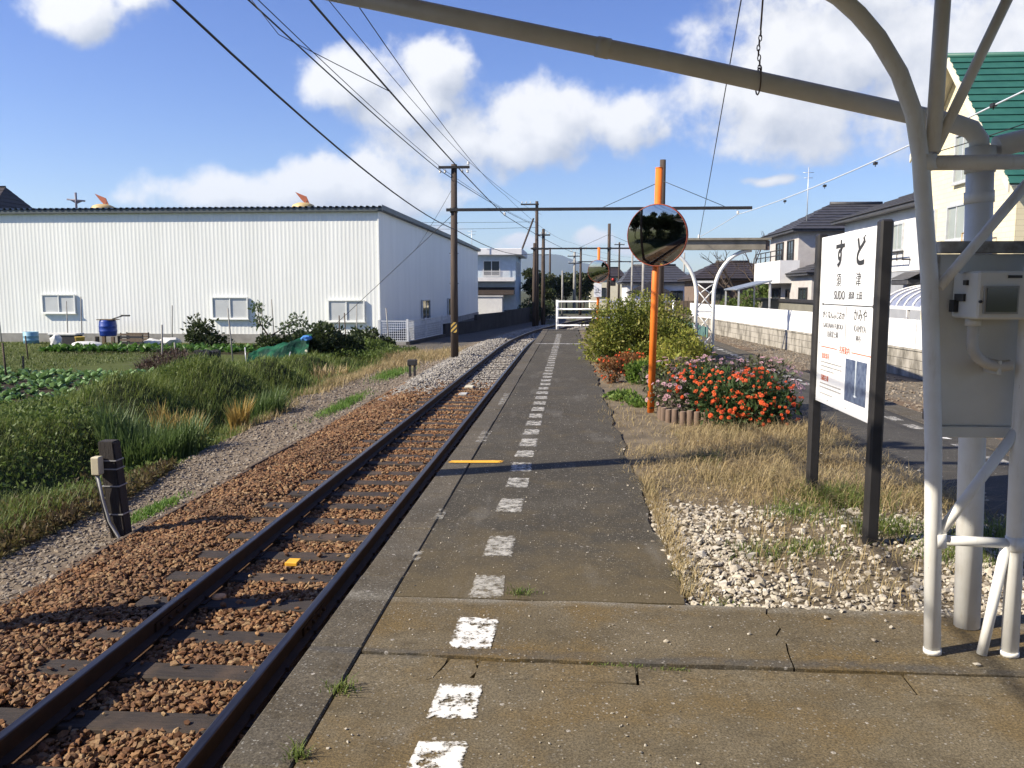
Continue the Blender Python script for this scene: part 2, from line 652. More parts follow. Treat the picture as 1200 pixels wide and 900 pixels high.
def blades(base, h, lean, width, dirs=None, curve=0.4):
    """bent grass blades: 5 verts, a quad and a triangle each"""
    n = len(base)
    a = rng.random(n) * 2 * math.pi
    ld = np.stack([np.cos(a), np.sin(a), np.zeros(n)], 1)
    if dirs is not None:
        ld = unit(ld + dirs)
    sd = np.stack([-ld[:, 1], ld[:, 0], np.zeros(n)], 1)
    h = h[:, None]
    w = (width * np.ones(n))[:, None]
    ln = (lean * np.ones(n))[:, None]
    mid = base + np.array([0, 0, 1]) * h * 0.55 + ld * h * ln * 0.35
    tip = base + np.array([0, 0, 1]) * h * (1 - curve * ln * 0.5) + ld * h * ln
    vs = np.stack([base - sd * w / 2, base + sd * w / 2, mid + sd * w * 0.4, mid - sd * w * 0.4, tip], 1).reshape(-1, 3)
    k = np.arange(n)[:, None] * 5
    return vs, [k + np.array([[0, 1, 2, 3]]), k + np.array([[3, 2, 4]])]


def join_arrays(parts):
    vs, fq, ft = [], [], []
    off = 0
    for v_, f_ in parts:
        for f in (f_ if isinstance(f_, list) else [f_]):
            (fq if f.shape[1] == 4 else ft).append(f + off)
        vs.append(v_)
        off += len(v_)
    out = []
    if fq:
        out.append(np.concatenate(fq))
    if ft:
        out.append(np.concatenate(ft))
    return np.concatenate(vs), out


ICO_V = None


def stones(pos, size, flat=0.65):
    """angular stones from a 12-corner solid, each with its own shape and turn"""
    global ICO_V, ICO_F
    if ICO_V is None:
        bm = bmesh.new()
        bmesh.ops.create_icosphere(bm, subdivisions=1, radius=1)
        ICO_V = np.array([w.co[:] for w in bm.verts])
        ICO_F = np.array([[w.index for w in f.verts] for f in bm.faces])
        bm.free()
    n = len(pos)
    vs = ICO_V[None] * (1 + rng.normal(0, 0.27, (n, 12, 1)))
    sc = np.stack([rng.uniform(0.75, 1.25, n), rng.uniform(0.6, 1.0, n), rng.uniform(flat * 0.7, flat * 1.2, n)], 1)
    vs = vs * sc[:, None, :]
    a = rng.random(n) * 6.283
    b = rng.normal(0, 0.5, n)
    ca, sa, cb, sb = np.cos(a), np.sin(a), np.cos(b), np.sin(b)
    x, y, z = vs[..., 0], vs[..., 1], vs[..., 2]
    y, z = y * cb[:, None] - z * sb[:, None], y * sb[:, None] + z * cb[:, None]
    x, y = x * ca[:, None] - y * sa[:, None], x * sa[:, None] + y * ca[:, None]
    vs = np.stack([x, y, z], 2) * (size / 2)[:, None, None] + pos[:, None, :]
    fs = (ICO_F[None] + (np.arange(n) * 12)[:, None, None]).reshape(-1, 3)
    return vs.reshape(-1, 3), fs


def snoise(x, y, seed=0):
    """cheap smooth 2-D noise, about -1..1"""
    r_ = np.random.default_rng(seed)
    out = 0
    for k in range(6):
        f = 0.35 * 1.7 ** k
        a, ph = r_.random() * 6.28, r_.random() * 6.28
        b, ph2 = a + 1.3 + r_.random(), r_.random() * 6.28
        out = out + np.sin(f * (x * np.cos(a) + y * np.sin(a)) + ph) * np.sin(f * (x * np.cos(b) + y * np.sin(b)) + ph2) / 1.35 ** k
    return out / 2.2


TEXT_ROT = Matrix(((0, 0, -1), (-1, 0, 0), (0, 1, 0)))   # text faces -X: its x runs to -Y, its y runs up


def text_part(name, body, size, mat, parent, loc, rot=None, align='CENTER', sx=1.0, extrude=0.0006, offset=0.0):
    cu = bpy.data.curves.new(name, 'FONT')
    cu.body = body
    cu.size = size
    cu.align_x = align
    cu.align_y = 'CENTER'
    cu.extrude = extrude
    cu.offset = offset
    cu.resolution_u = 3
    tmp = bpy.data.objects.new(name + '_tmp', cu)
    C.objects.link(tmp)
    dg = bpy.context.evaluated_depsgraph_get()
    me = bpy.data.meshes.new_from_object(tmp.evaluated_get(dg))
    bpy.data.objects.remove(tmp)
    bpy.data.curves.remove(cu)
    rm = (rot if rot is not None else TEXT_ROT).to_4x4()
    me.transform(rm @ Matrix.Diagonal((sx, 1, 1, 1)))
    me.materials.clear()
    me.materials.append(mat)
    o = bpy.data.objects.new(name, me)
    C.objects.link(o)
    o.location = Vector(loc) - ORG.get(parent.name, Vector((0, 0, 0)))
    o.parent = parent
    ORG[o.name] = ORG.get(parent.name, Vector((0, 0, 0)))
    return o

# ================================================================== SETTING: ground
def track_x(y):
    y = np.asarray(y, float)
    return -2.455 + np.where(y > 33, (y - 33) ** 2 / 300.0, 0)


def sstep(a, b, x):
    t_ = np.clip((x - a) / (b - a), 0, 1)
    return t_ * t_ * (3 - 2 * t_)


MOUNDS = [(-7.6, 9.2, 1.7, 0.45), (-9.6, 11.5, 1.9, 0.5), (-8.2, 13.2, 1.5, 0.40), (-11.2, 14.6, 1.7, 0.3), (-9.4, 16.6, 1.3, 0.75),
          (-9.0, 19.5, 1.9, 0.75), (-10.6, 21.5, 1.6, 0.25), (-8.4, 22.8, 1.6, 0.75), (-9.9, 25.0, 1.5, 0.3), (-8.3, 26.5, 1.5, 0.6), (-7.6, 19.6, 1.2, 0.45),
          (-13.2, 12.8, 2.0, 0.3), (-7.6, 30.5, 1.6, 0.5), (-8.2, 34.0, 1.5, 0.5)]


def ground_z(x, y):
    x = np.asarray(x, float)
    y = np.asarray(y, float)
    dx = x - track_x(y)
    z = np.full(np.broadcast(x, y).shape, -1.08)
    bed = np.exp(-(np.maximum(np.abs(dx) - 1.9, 0) / 0.5) ** 2)
    z = z + 0.085 * bed                                        # ballast bed
    edge = -6.2 - 0.5 * sstep(12, 24, y)
    ditch = np.exp(-((x - (edge - 0.9)) / 0.75) ** 2) * sstep(38, 30, y) * sstep(-20, 4, y)
    z = z - 0.42 * ditch
    for (mx_, my_, r_, h_) in MOUNDS:
        z = z + h_ * np.exp(-((x - mx_) ** 2 + (y - my_) ** 2) / (r_ * 0.75) ** 2)
    z = z + 0.025 * snoise(x * 2.1, y * 2.1, 3) * (np.abs(dx) > 2.3)
    rgt = sstep(4.4, 4.9, x) * (y < 60)
    z = z + 0.34 * rgt * sstep(5.5, 7.0, x) * 0.0 + rgt * 0.33  # dirt bed on the far side of the platform
    yard = sstep(9.6, 10.2, x + 0.064 * (y - 18)) * (y > 8) * (y < 62)
    z = z + 0.45 * yard
    return z


def axis(lo, hi, step, far):
    a = np.arange(lo, hi + 1e-6, step)
    out, d = [], step
    e = hi
    while e < far:
        d *= 1.35
        e += d
        out.append(e)
    out2, d = [], step
    e = lo
    while e > -far:
        d *= 1.35
        e -= d
        out2.append(e)
    return np.array(out2[::-1] + list(a) + out)


gx = axis(-18, 11, 0.22, 14000)
gy = axis(1, 42, 0.3, 14000)
GX, GY = np.meshgrid(gx, gy)
GZ = ground_z(GX, GY)
nx, ny = len(gx), len(gy)
idx = np.arange(nx * ny).reshape(ny, nx)
quads = np.stack([idx[:-1, :-1], idx[:-1, 1:], idx[1:, 1:], idx[1:, :-1]], 2).reshape(-1, 4)

m, t, b = base_mat('ground_earth')
at = nd(t, 'ShaderNodeVertexColor', layer_name='cover')
p = pos_vec(t)
n1, n2, n3 = noise(t, p, 2.2, 6, 0.65), noise(t, p, 38, 4, 0.7), noise(t, p, 0.5, 3)
c = mixc(t, rmap(t, n1, 0.3, 0.7, 0.0, 0.55), at.outputs[0], mixc(t, 1.0, at.outputs[0], (0.5, 0.46, 0.42), 'MULTIPLY'))
c = mixc(t, rmap(t, n2, 0.5, 0.8, 0.0, 0.6), c, mixc(t, 1.0, c, (2.0, 1.95, 1.85), 'MULTIPLY'))
lk(t, c, b.inputs['Base Color'])
b.inputs['Roughness'].default_value = 0.95
b.inputs['Specular IOR Level'].default_value = 0.15
bump(t, b, math_n(t, 'ADD', n2, n1), 0.8, 0.03)
ground = np_obj('ground', np.stack([GX, GY, GZ], 2).reshape(-1, 3), quads, m, smooth=True)
structure(ground)

EARTH, PATH, LAWN, SOIL, WEED, DIRT = (0.12, 0.07, 0.042), (0.19, 0.155, 0.115), (0.075, 0.095, 0.026), (0.040, 0.030, 0.022), (0.035, 0.045, 0.014), (0.17, 0.15, 0.12)
cov = np.zeros((ny, nx, 4), np.float32)
cov[..., 3] = 1
base = np.broadcast_to(np.array(LAWN, np.float32), (ny, nx, 3)).copy()


def paint(msk, col):
    msk = np.clip(msk, 0, 1)[..., None]
    base[:] = base * (1 - msk) + np.array(col) * msk


def path_edge(y):
    return -5.45 - 0.75 * sstep(9.5, 14.0, y) - 0.45 * sstep(14, 23, y)


NZ = snoise(GX * 1.6, GY * 1.6, 11)
far_mix = sstep(60, 140, np.hypot(GX, GY))
paint(far_mix, (0.07, 0.075, 0.045))
track_dx = GX - track_x(GY)
paint(sstep(-14, -12.6, GX + NZ * 0.7) * sstep(34, 31, GY) * (GX < -5.6) * 0 + ((GX < -5.8) & (GX > -12.9 + 0.2 * (GY - 17)) & (GY < 36)), WEED)
paint(sstep(-5.9, -6.4, GX + NZ * 0.2) * sstep(14.5, 16.5, GY + 0.55 * (GX + 13)) * sstep(25.2, 24.2, GY + NZ * 0.6) * (GX > -24) * (GX < -12.6 + 0.2 * (GY - 17)), SOIL)
paint(((GX < -10.5) & (GX > -21) & (GY > 32.8) & (GY < 36.2)) * 0.75, SOIL)
paint(sstep(path_edge(GY) - 0.3, path_edge(GY) + 0.1, GX + NZ * 0.15) * sstep(-3.9, -4.4, track_dx - 2.455) * (GY > -60) * (GY < 60), PATH)
paint(sstep(2.35, 2.1, np.abs(track_dx)) * (np.abs(GY) < 160), EARTH)
paint(sstep(2.35, 2.1, np.abs(track_dx)) * sstep(21, 24, GY) * (np.abs(GY) < 160), (0.2, 0.185, 0.16))
paint(sstep(4.2, 4.5, GX) * sstep(9.8, 9.4, GX + 0.064 * (GY - 18)) * (GY > -40) * (GY < 70), DIRT)
paint(sstep(5.2, 5.8, GX + NZ * 0.5) * sstep(7.2, 6.6, GX + NZ * 0.5) * (GY > 5) * (GY < 50) * 0.6, (0.17, 0.105, 0.06))
paint(sstep(-9.6, -9.3, GX) * sstep(-2.5, -3, track_dx) * (GY > 37) * (GY < 95), (0.12, 0.11, 0.095))
paint(sstep(9.4, 9.9, GX + 0.064 * (GY - 18)) * (GY > 5) * (GY < 95), (0.16, 0.15, 0.135))
cov[..., :3] = base
ca = ground.data.color_attributes.new('cover', 'FLOAT_COLOR', 'POINT')
ca.data.foreach_set('color', cov.reshape(-1))

# ================================================================== the railway track
M_rail = M('rail_rust', (0.026, 0.017, 0.014), (0.045, 0.025, 0.017), 9, 0.7, 0.3, 60, 0.003, metal=0.2)
M_railhead = M('rail_head_steel', (0.09, 0.083, 0.088), (0.045, 0.037, 0.036), 6, 0.32, 0, metal=0.85, stretch=(8, 0.4, 1))
M_sleeper, t, b = base_mat('sleeper_wood')
p = pos_vec(t, (1.0, 12.0, 6.0))
gr = noise(t, p, 5, 6, 0.7)
pz = noise(t, pos_vec(t), 2.3, 4)
ob = nd(t, 'ShaderNodeObjectInfo')
c = mixc(t, rmap(t, gr, 0.35, 0.7), (0.016, 0.012, 0.010), (0.050, 0.036, 0.027))
c = mixc(t, rmap(t, pz, 0.5, 0.75, 0, 0.65), c, (0.15, 0.095, 0.055))
c = mixc(t, math_n(t, 'MULTIPLY', ob.outputs['Random'], 0.45), c, (0.03, 0.022, 0.018))
lk(t, c, b.inputs['Base Color'])
b.inputs['Roughness'].default_value = 0.85
bump(t, b, gr, 0.9, 0.012)

track = thing('railway_track', 'single rusty railway track with dark wooden sleepers beside the platform', 'railway track', (-2.455, 2, -1.0))
ys_t = np.concatenate([np.arange(-30, 33, 3.0), np.arange(33, 150, 3.0)])
RZ = -0.80
foot = [(-0.061, -0.14), (0.061, -0.14), (0.061, -0.128), (0.012, -0.11), (0.012, -0.038), (0.031, -0.030), (0.031, -0.004), (-0.031, -0.004), (-0.031, -0.030), (-0.012, -0.038), (-0.012, -0.11), (-0.061, -0.128)]
headp = [(-0.031, -0.005), (0.031, -0.005), (0.029, 0.002), (0.022, 0.005), (-0.022, 0.005), (-0.029, 0.002)]
for s_ in (-1, 1):
    path = [(float(track_x(y)) + s_ * 0.545, y, RZ) for y in ys_t]
    r_ = MB().extrude(foot, path).build('rail', M_rail, track)
    MB().extrude([(x, z + 0.0015) for x, z in headp], path).build('rail_head', M_railhead, r_)
sl = MB().box(-1.06, 1.06, -0.105, 0.105, -0.17, 0.0, 0.012)
sl_me = mesh_of(sl, 'sleeper', M_sleeper)
SLEEPERS = [4.45 + 0.6 * k for k in range(-6, 52)]
for i, y in enumerate(SLEEPERS):
    x = float(track_x(y)) + random.uniform(-0.06, 0.06)
    inst(sl_me, 'sleeper', track, (x, y + random.uniform(-0.03, 0.03), -0.945 + random.uniform(-0.012, 0.006)), random.uniform(-0.02, 0.02))
far_sl = MB()
for k in range(52, 170):
    y = 4.45 + 0.6 * k
    x = float(track_x(y))
    far_sl.box(x - 1.05, x + 1.05, y - 0.1, y + 0.1, -1.1, -0.95)
tag(far_sl.build('far_sleepers', M_sleeper, track), kind='stuff')
# spikes and tie plates on the near sleepers
plate = MB().box(-0.10, 0.10, -0.075, 0.075, 0, 0.008).box(-0.078, -0.055, -0.05, -0.02, 0.008, 0.034).box(0.055, 0.078, 0.02, 0.05, 0.008, 0.034)
plate_me = mesh_of(plate, 'tie_plate', M_rail)
for y in SLEEPERS[:34]:
    for s_ in (-1, 1):
        inst(plate_me, 'tie_plate', track, (float(track_x(y)) + s_ * 0.545, y, -0.947))
# fish plates at a joint
for s_ in (-1, 1):
    x = -2.455 + s_ * 0.545
    mb = MB()
    for q in (-1, 1):
        mb.box(x + q * 0.014 - 0.012, x + q * 0.014 + 0.012, 5.55, 6.05, -0.905, -0.845)
        for k in range(4):
            mb.tube([(x + q * 0.02, 5.62 + k * 0.12, -0.875), (x + q * 0.05, 5.62 + k * 0.12, -0.875)], 0.014, 6)
    mb.build('fish_plate', M_rail, track)

M_yellow = M('yellow_paint', (0.78, 0.42, 0.03), (0.68, 0.36, 0.03), 8, 0.6)
kp = MB().box(-2.60, -2.485, 7.17, 7.30, -0.962, -0.925, 0.006)
tag(kp.build('yellow_marker_block', M_yellow), 'yellow square marker lying on a sleeper between the rails', 'track marker')
mb = MB().box(-2.72, -2.50, 20.9, 21.25, -0.965, -0.9, 0.012)
tag(mb.build('track_box', M('cream_plastic', (0.62, 0.58, 0.45), None, 6, 0.6)), 'pale flat box lying between the rails far along the track', 'box')
mb = MB().box(-2.70, -2.50, 19.6, 19.9, -0.985, -0.925, 0.012)
tag(mb.build('track_box', M('grey_plastic', (0.5, 0.5, 0.48), None, 6, 0.6)), 'small whitish block between the rails just before the pale flat box', 'box')
mb = MB().lathe([(0.0, 0.016), (0.05, 0.014), (0.058, 0.0), (0.055, -0.02)], (-2.86, 6.35, -0.945), 14)
tag(mb.build('round_orange_marker', M('orange_cap_paint', (0.75, 0.38, 0.16), None, 8, 0.6)), 'small round orange cap on a sleeper by the left rail', 'marker cap')

M_bal = stone_mat('brown_ballast_stone', [(0.09, 0.042, 0.022), (0.22, 0.105, 0.045), (0.32, 0.18, 0.082), (0.13, 0.066, 0.036), (0.40, 0.27, 0.14), (0.18, 0.085, 0.042), (0.27, 0.145, 0.066)], 0.85, 0.35)
M_grv = stone_mat('grey_gravel_stone', [(0.22, 0.20, 0.17), (0.36, 0.34, 0.30), (0.29, 0.26, 0.22), (0.46, 0.44, 0.40)], 0.9, 0.2)
M_wht = stone_mat('pale_gravel_stone', [(0.34, 0.30, 0.235), (0.54, 0.49, 0.40), (0.43, 0.38, 0.30), (0.66, 0.62, 0.54), (0.24, 0.20, 0.155)], 0.9, 0.25)
M_pth = stone_mat('path_gravel_stone', [(0.17, 0.135, 0.10), (0.28, 0.24, 0.19), (0.21, 0.16, 0.11), (0.36, 0.32, 0.26)], 0.9, 0.2)


def ballast_top(x, y):
    dx = x - track_x(y)
    z = np.where(np.abs(dx) < 1.05, -0.972, -0.965 + 0.04 * np.exp(-((dx + 1.45) / 0.35) ** 2))
    z = z - 0.10 * sstep(1.55, 2.15, np.abs(dx))
    z = z + 0.022 * snoise(x * 5, y * 5, 5) * (np.abs(dx) > 0.6) + 0.008 * snoise(x * 9, y * 9, 6)
    return np.where(np.abs(dx) > 1.1, np.maximum(z, ground_z(x, y) + 0.008), z)


def scatter_ballast(y0, y1, dens, smin, smax):
    n = int((y1 - y0) * 3.3 * dens)
    y = rng.uniform(y0, y1, n)
    x = track_x(y) + rng.uniform(-2.12, 1.2, n)
    dx = x - track_x(y)
    k = np.round((y - 4.45) / 0.6)
    on_sl = (np.abs(y - (4.45 + 0.6 * k)) < 0.10) & (np.abs(dx) < 1.05)
    on_rail = np.abs(np.abs(dx) - 0.545) < 0.085
    keep = (~on_rail) & (~on_sl | (rng.random(n) < 0.035))
    bare = snoise(x * 2.4, y * 1.3, 21) > 0.95
    keep &= ~(bare & (dx < -0.7) & (rng.random(n) < 0.75))
    x, y, on_sl = x[keep], y[keep], on_sl[keep]
    s = rng.uniform(smin, smax, len(x))
    z = ballast_top(x, y) + rng.uniform(-0.012, 0.014, len(x)) + on_sl * 0.04
    return stones(np.stack([x, y, z], 1), s)


v_, f_ = join_arrays([scatter_ballast(2.6, 9, 1500, 0.022, 0.062), scatter_ballast(9, 15, 850, 0.034, 0.066), scatter_ballast(15, 22.5, 480, 0.05, 0.085)])
tag(np_obj('brown_ballast', v_, f_, M_bal), 'rusty brown crushed stone filling the track between the sleepers', 'ballast', kind='stuff')
v_, f_ = join_arrays([scatter_ballast(21.0, 34, 330, 0.06, 0.1), scatter_ballast(34, 60, 90, 0.09, 0.14)])
# grey shoulder heap left of the far track
n = 4200
y = rng.uniform(18.5, 40, n)
x = track_x(y) - rng.uniform(1.0, 2.0, n)
z = -1.0 + 0.13 * np.exp(-((x - track_x(y) + 1.45) / 0.4) ** 2) * sstep(18, 22, y) + rng.uniform(-0.02, 0.02, n)
v2, f2 = stones(np.stack([x, y, z], 1), rng.uniform(0.05, 0.11, n))
v_, f_ = join_arrays([(v_, f_), (v2, f2)])
tag(np_obj('grey_ballast', v_, f_, M_grv), 'pale grey crushed stone on the far stretch of track', 'ballast', kind='stuff')
n = 9000
y = 4 + 26 * rng.random(n) ** 1.6
x = -4.62 + (path_edge(y) + 4.5) * rng.random(n) ** 0.8
z = ground_z(x, y) + 0.004
v_, f_ = stones(np.stack([x, y, z], 1), rng.uniform(0.018, 0.055, n) * (1 + y / 40), 0.6)
tag(np_obj('path_gravel', v_, f_, M_pth), 'grey brown gravel along the trackside path', 'gravel', kind='stuff')

n = 7000
y = 7 + 36 * rng.random(n)
x = rng.uniform(4.6, 8.6, n) - 0.03 * np.maximum(y - 25, 0)
k = (snoise(x * 1.1, y * 0.9, 47) > -0.35) | (x > 7.0)
x, y = x[k], y[k]
v_, f_ = stones(np.stack([x, y, ground_z(x, y) + 0.01], 1), rng.uniform(0.03, 0.085, len(x)), 0.6)
tag(np_obj('old_trackbed_gravel', v_, f_, M_pth), 'grey gravel on the old track bed between platform and block wall', 'gravel', kind='stuff')

# timber edging between ballast and path
M_board = M('weathered_board', (0.12, 0.085, 0.055), (0.055, 0.04, 0.03), 4, 0.85, 0.5, 30, 0.006, stretch=(6, 0.6, 6))
edg = thing('timber_edging', 'low weathered timber boards edging the ballast along the path', 'edging', (-4.57, 3, -1.05))
for k in range(7):
    y0 = 1.6 + k * 1.95
    dx = random.uniform(-0.02, 0.02)
    mb = MB()
    pts = [(-4.59 + dx, y0), (-4.555 + dx, y0), (-4.555 - dx, y0 + 1.93), (-4.59 - dx, y0 + 1.93)]
    mb.prism(pts, -1.15, -0.975 + random.uniform(-0.02, 0.015)).build('board', M_board, edg)

# ================================================================== the platform
M_asph = asphalt_mat('platform_asphalt', (0.056, 0.049, 0.036), (0.085, 0.075, 0.056), (0.40, 0.36, 0.28), 0.085, 0.0, True)
M_asph_r = asphalt_mat('old_asphalt', (0.056, 0.052, 0.045), (0.082, 0.077, 0.067), (0.25, 0.24, 0.21), 0.05)
M_conc = asphalt_mat('mossy_concrete', (0.135, 0.11, 0.068), (0.195, 0.163, 0.11), (0.36, 0.34, 0.30), 0.05, 0.75)
M_cope = asphalt_mat('coping_concrete', (0.082, 0.071, 0.053), (0.135, 0.118, 0.09), (0.34, 0.33, 0.3), 0.08, 0.15)
M_dark = M('dark_joint_dirt', (0.03, 0.026, 0.02), (0.05, 0.042, 0.03), 8, 0.95)
core = MB().box(-1.06, 4.38, -14, 33.0, -1.15, -0.065)
plat = structure(core.build('platform', M_dark))


def jag(p0, p1, n, amp, seed):
    r_ = random.Random(seed)
    out = []
    for i in range(n + 1):
        f = i / n
        a = 0 if i in (0, n) else amp * r_.uniform(-1, 1)
        dx_, dy_ = p1[0] - p0[0], p1[1] - p0[1]
        L = math.hypot(dx_, dy_)
        out.append((p0[0] + dx_ * f - dy_ / L * a, p0[1] + dy_ * f + dx_ / L * a))
    return out


def slab(name, poly, top, mat, z0=-0.07, ch=0.006):
    """a slab with chamfered, uneven rim"""
    bm = bmesh.new()
    vs = [bm.verts.new((x, y, top)) for x, y in poly]
    f = bm.faces.new(vs)
    if f.normal.z < 0:
        f.normal_flip()
    bm.normal_update()
    ret = bmesh.ops.inset_region(bm, faces=[f], thickness=ch, use_even_offset=True)
    inner = set(f.verts)
    for w in bm.verts:
        if w not in inner:
            w.co.z -= ch * 0.8
    outer = [e for e in bm.edges if e.is_boundary]
    ex = bmesh.ops.extrude_edge_only(bm, edges=outer)
    for q in ex['geom']:
        if isinstance(q, bmesh.types.BMVert):
            q.co.z = z0
    bmesh.ops.triangulate(bm, faces=[q for q in bm.faces if len(q.verts) > 4])
    return MB().bm(bm).build(name, mat, plat)


# coping stones of the near edge
y = -13.9
k = 0
while y < 32.9:
    L = 0.9 + (0.0 if k % 3 else 0.03)
    y1 = min(y + L, 33.0)
    o = MB().box(-1.13 + random.uniform(-0.004, 0.004), -0.902 + random.uniform(-0.005, 0.004), y + 0.003, y1 - 0.003, -0.24, 0.002 + random.uniform(-0.004, 0.004), 0.008).build('coping_stone', M_cope, plat)
    y = y1
    k += 1
# wall under the coping
MB().box(-1.075, -1.055, -14, 33.0, -1.15, -0.245).build('platform_wall', M('platform_wall_concrete', (0.11, 0.10, 0.085), (0.05, 0.045, 0.04), 2.5, 0.9, 0.4, 30, 0.01), plat)
# front slab, cracked strip, mossy slab, asphalt
e0 = jag((-0.893, 3.00), (-0.62, 3.10), 4, 0.015, 1)
e1 = jag((-0.62, 3.10), (-0.40, 3.16), 3, 0.02, 2)
e2 = jag((-0.40, 3.16), (4.10, 3.12), 40, 0.012, 3)
low = e0 + e1[1:] + e2[1:]
slab('front_slab', [(-0.893, -13.9), (4.10, -13.9)] + [(x, y - 0.004) for x, y in reversed(low)], 0.0, M_conc)
c1 = jag((-0.52, 3.26), (-0.56, 3.12), 4, 0.012, 4)
top1 = jag((-0.893, 3.36), (-0.50, 3.345), 6, 0.012, 5)
slab('broken_slab_corner', [(x, y + 0.008) for x, y in e0[:-1]] + [(-0.60, 3.115)] + [(-0.548, 3.16), (-0.535, 3.22), (-0.52, 3.28), (-0.515, 3.34)] + [(x, y - 0.006) for x, y in reversed(top1[:-1])], -0.006, M_conc)
slab('broken_slab_chip', [(-0.585, 3.118), (-0.40, 3.172), (-0.375, 3.24), (-0.40, 3.335), (-0.50, 3.338), (-0.525, 3.23)], -0.008, M_conc)
xs_j = [-0.385, 0.275, 1.35, 2.5, 4.10]
for i in range(4):
    a0, a1 = xs_j[i] + 0.006, xs_j[i + 1] - 0.006
    lo_ = [(x, y + 0.005) for x, y in e2 if a0 < x < a1]
    slab('joint_strip', [(a0, lo_[0][1])] + lo_ + [(a1, lo_[-1][1])] + jag((a1 + 0.004, 3.315), (a0 + 0.006, 3.318), 9, 0.006, 20 + i), -0.003 - 0.003 * (i % 2), M_conc)
up2 = jag((-0.893, 3.375), (-0.40, 3.352), 6, 0.008, 7) + jag((-0.40, 3.342), (4.10, 3.335), 30, 0.006, 8)[1:]
M_conc2 = asphalt_mat('mossy_concrete_band', (0.122, 0.097, 0.057), (0.178, 0.147, 0.097), (0.36, 0.34, 0.30), 0.05, 0.95)
c9 = jag((0.93, 3.34), (0.97, 4.0), 8, 0.02, 9)
t2_ = jag((-0.893, 4.01), (4.10, 3.99), 30, 0.012, 10)
slab('middle_slab', [(x, y) for x, y in up2 if x < 0.93] + [(x - 0.004, y) for x, y in c9] + [(x, y) for x, y in reversed(t2_) if x < 0.95], 0.0, M_conc2)
slab('middle_slab', [(x, y) for x, y in up2 if x > 0.96][0:0] + [(x + 0.004, y) for x, y in [c9[0]]] + [(x, y) for x, y in up2 if x > 0.96] + [(x, y) for x, y in reversed(t2_) if x > 1.0] + [(x + 0.004, y) for x, y in reversed(c9[1:])], -0.003, M_conc2)


def edge_x(y):
    return 0.565 - 0.012 * max(0, y - 5) * 0.9 + 0.025 * math.sin(y * 3.1) + 0.02 * math.sin(y * 7.7 + 1)


re = [(edge_x(y), y) for y in np.arange(4.02, 33.0, 0.25)]
slab('asphalt_walk', [(-0.893, 4.02)] + re + [(0.26, 33.0), (-0.893, 33.0)], 0.0, M_asph)
re2 = [(2.62 + 0.05 * math.sin(y * 2.3) + 0.03 * math.sin(y * 6.1), y) for y in np.arange(4.02, 33.0, 0.3)]
slab('asphalt_walk', [(4.10, 4.02), (4.10, 33.0)] + list(reversed(re2)), 0.0, M_asph_r)
y = -13.9
while y < 32.9:
    y1 = min(y + 1.5, 33.0)
    MB().box(4.112, 4.46, y + 0.003, y1 - 0.003, -0.24, 0.002 + random.uniform(-0.004, 0.004), 0.008).build('coping_stone', M_cope, plat)
    y = y1
# the planted strip of bare soil between the two walks
sx = np.linspace(0.30, 2.85, 44)
sy = np.linspace(4.015, 33.2, 290)
SX, SY = np.meshgrid(sx, sy)
SZ = -0.022 + 0.016 * snoise(SX * 4, SY * 4, 31) + 0.03 * np.exp(-((SX - 1.7) / 0.6) ** 2) * sstep(7, 9, SY)
ii = np.arange(SX.size).reshape(SX.shape)
q4 = np.stack([ii[:-1, :-1], ii[:-1, 1:], ii[1:, 1:], ii[1:, :-1]], 2).reshape(-1, 4)
M_soil = M('strip_soil', (0.19, 0.15, 0.095), (0.10, 0.078, 0.05), 3.0, 0.95, 0.8, 50, 0.02)
so = np_obj('soil_strip', np.stack([SX, SY, SZ], 2).reshape(-1, 3), q4, M_soil, smooth=True)
structure(so)


def soil_z(x, y):
    return -0.022 + 0.016 * snoise(x * 4, y * 4, 31) + 0.03 * np.exp(-((x - 1.7) / 0.6) ** 2) * sstep(7, 9, y)


# pale gravel by the sign
n = 15000
x = rng.uniform(0.5, 3.1, n)
y = 3.97 + 2.75 * rng.random(n)
lim = 5.85 + 0.35 * snoise(x * 3, x * 0 + 2, 4) - 0.25 * sstep(1.0, 2.6, x)
keep = (y < lim + rng.normal(0, 0.22, n)) & (x > edge_x(5) - 0.03 + rng.normal(0, 0.025, n))
keep &= ~((snoise(x * 3.5, y * 3.5, 41) > 0.45) & (rng.random(n) < 0.75))
x, y = x[keep], y[keep]
s = np.clip(rng.gamma(4, 0.0060, len(x)), 0.010, 0.075)
v_, f_ = stones(np.stack([x, y, soil_z(x, y) + s * 0.05 + rng.uniform(-0.004, 0.012, len(x))], 1), s)
n = 260
x2 = rng.uniform(0.4, 3.2, n)
y2 = rng.uniform(3.4, 9, n)
s2 = rng.uniform(0.008, 0.028, n)
v2, f2 = stones(np.stack([x2, y2, 0.004 + 0 * x2], 1), s2)
n = 420
x3 = rng.uniform(-0.88, 0.5, n)
y3 = 2.6 + 10 * rng.random(n) ** 1.5
v3, f3 = stones(np.stack([x3, y3, 0.003 + 0 * x3], 1), rng.uniform(0.004, 0.012, n))
v_, f_ = join_arrays([(v_, f_), (v2, f2), (v3, f3)])
tag(np_obj('pale_gravel', v_, f_, M_wht), 'pale gravel spread over the soil beside the station sign', 'gravel', kind='stuff')

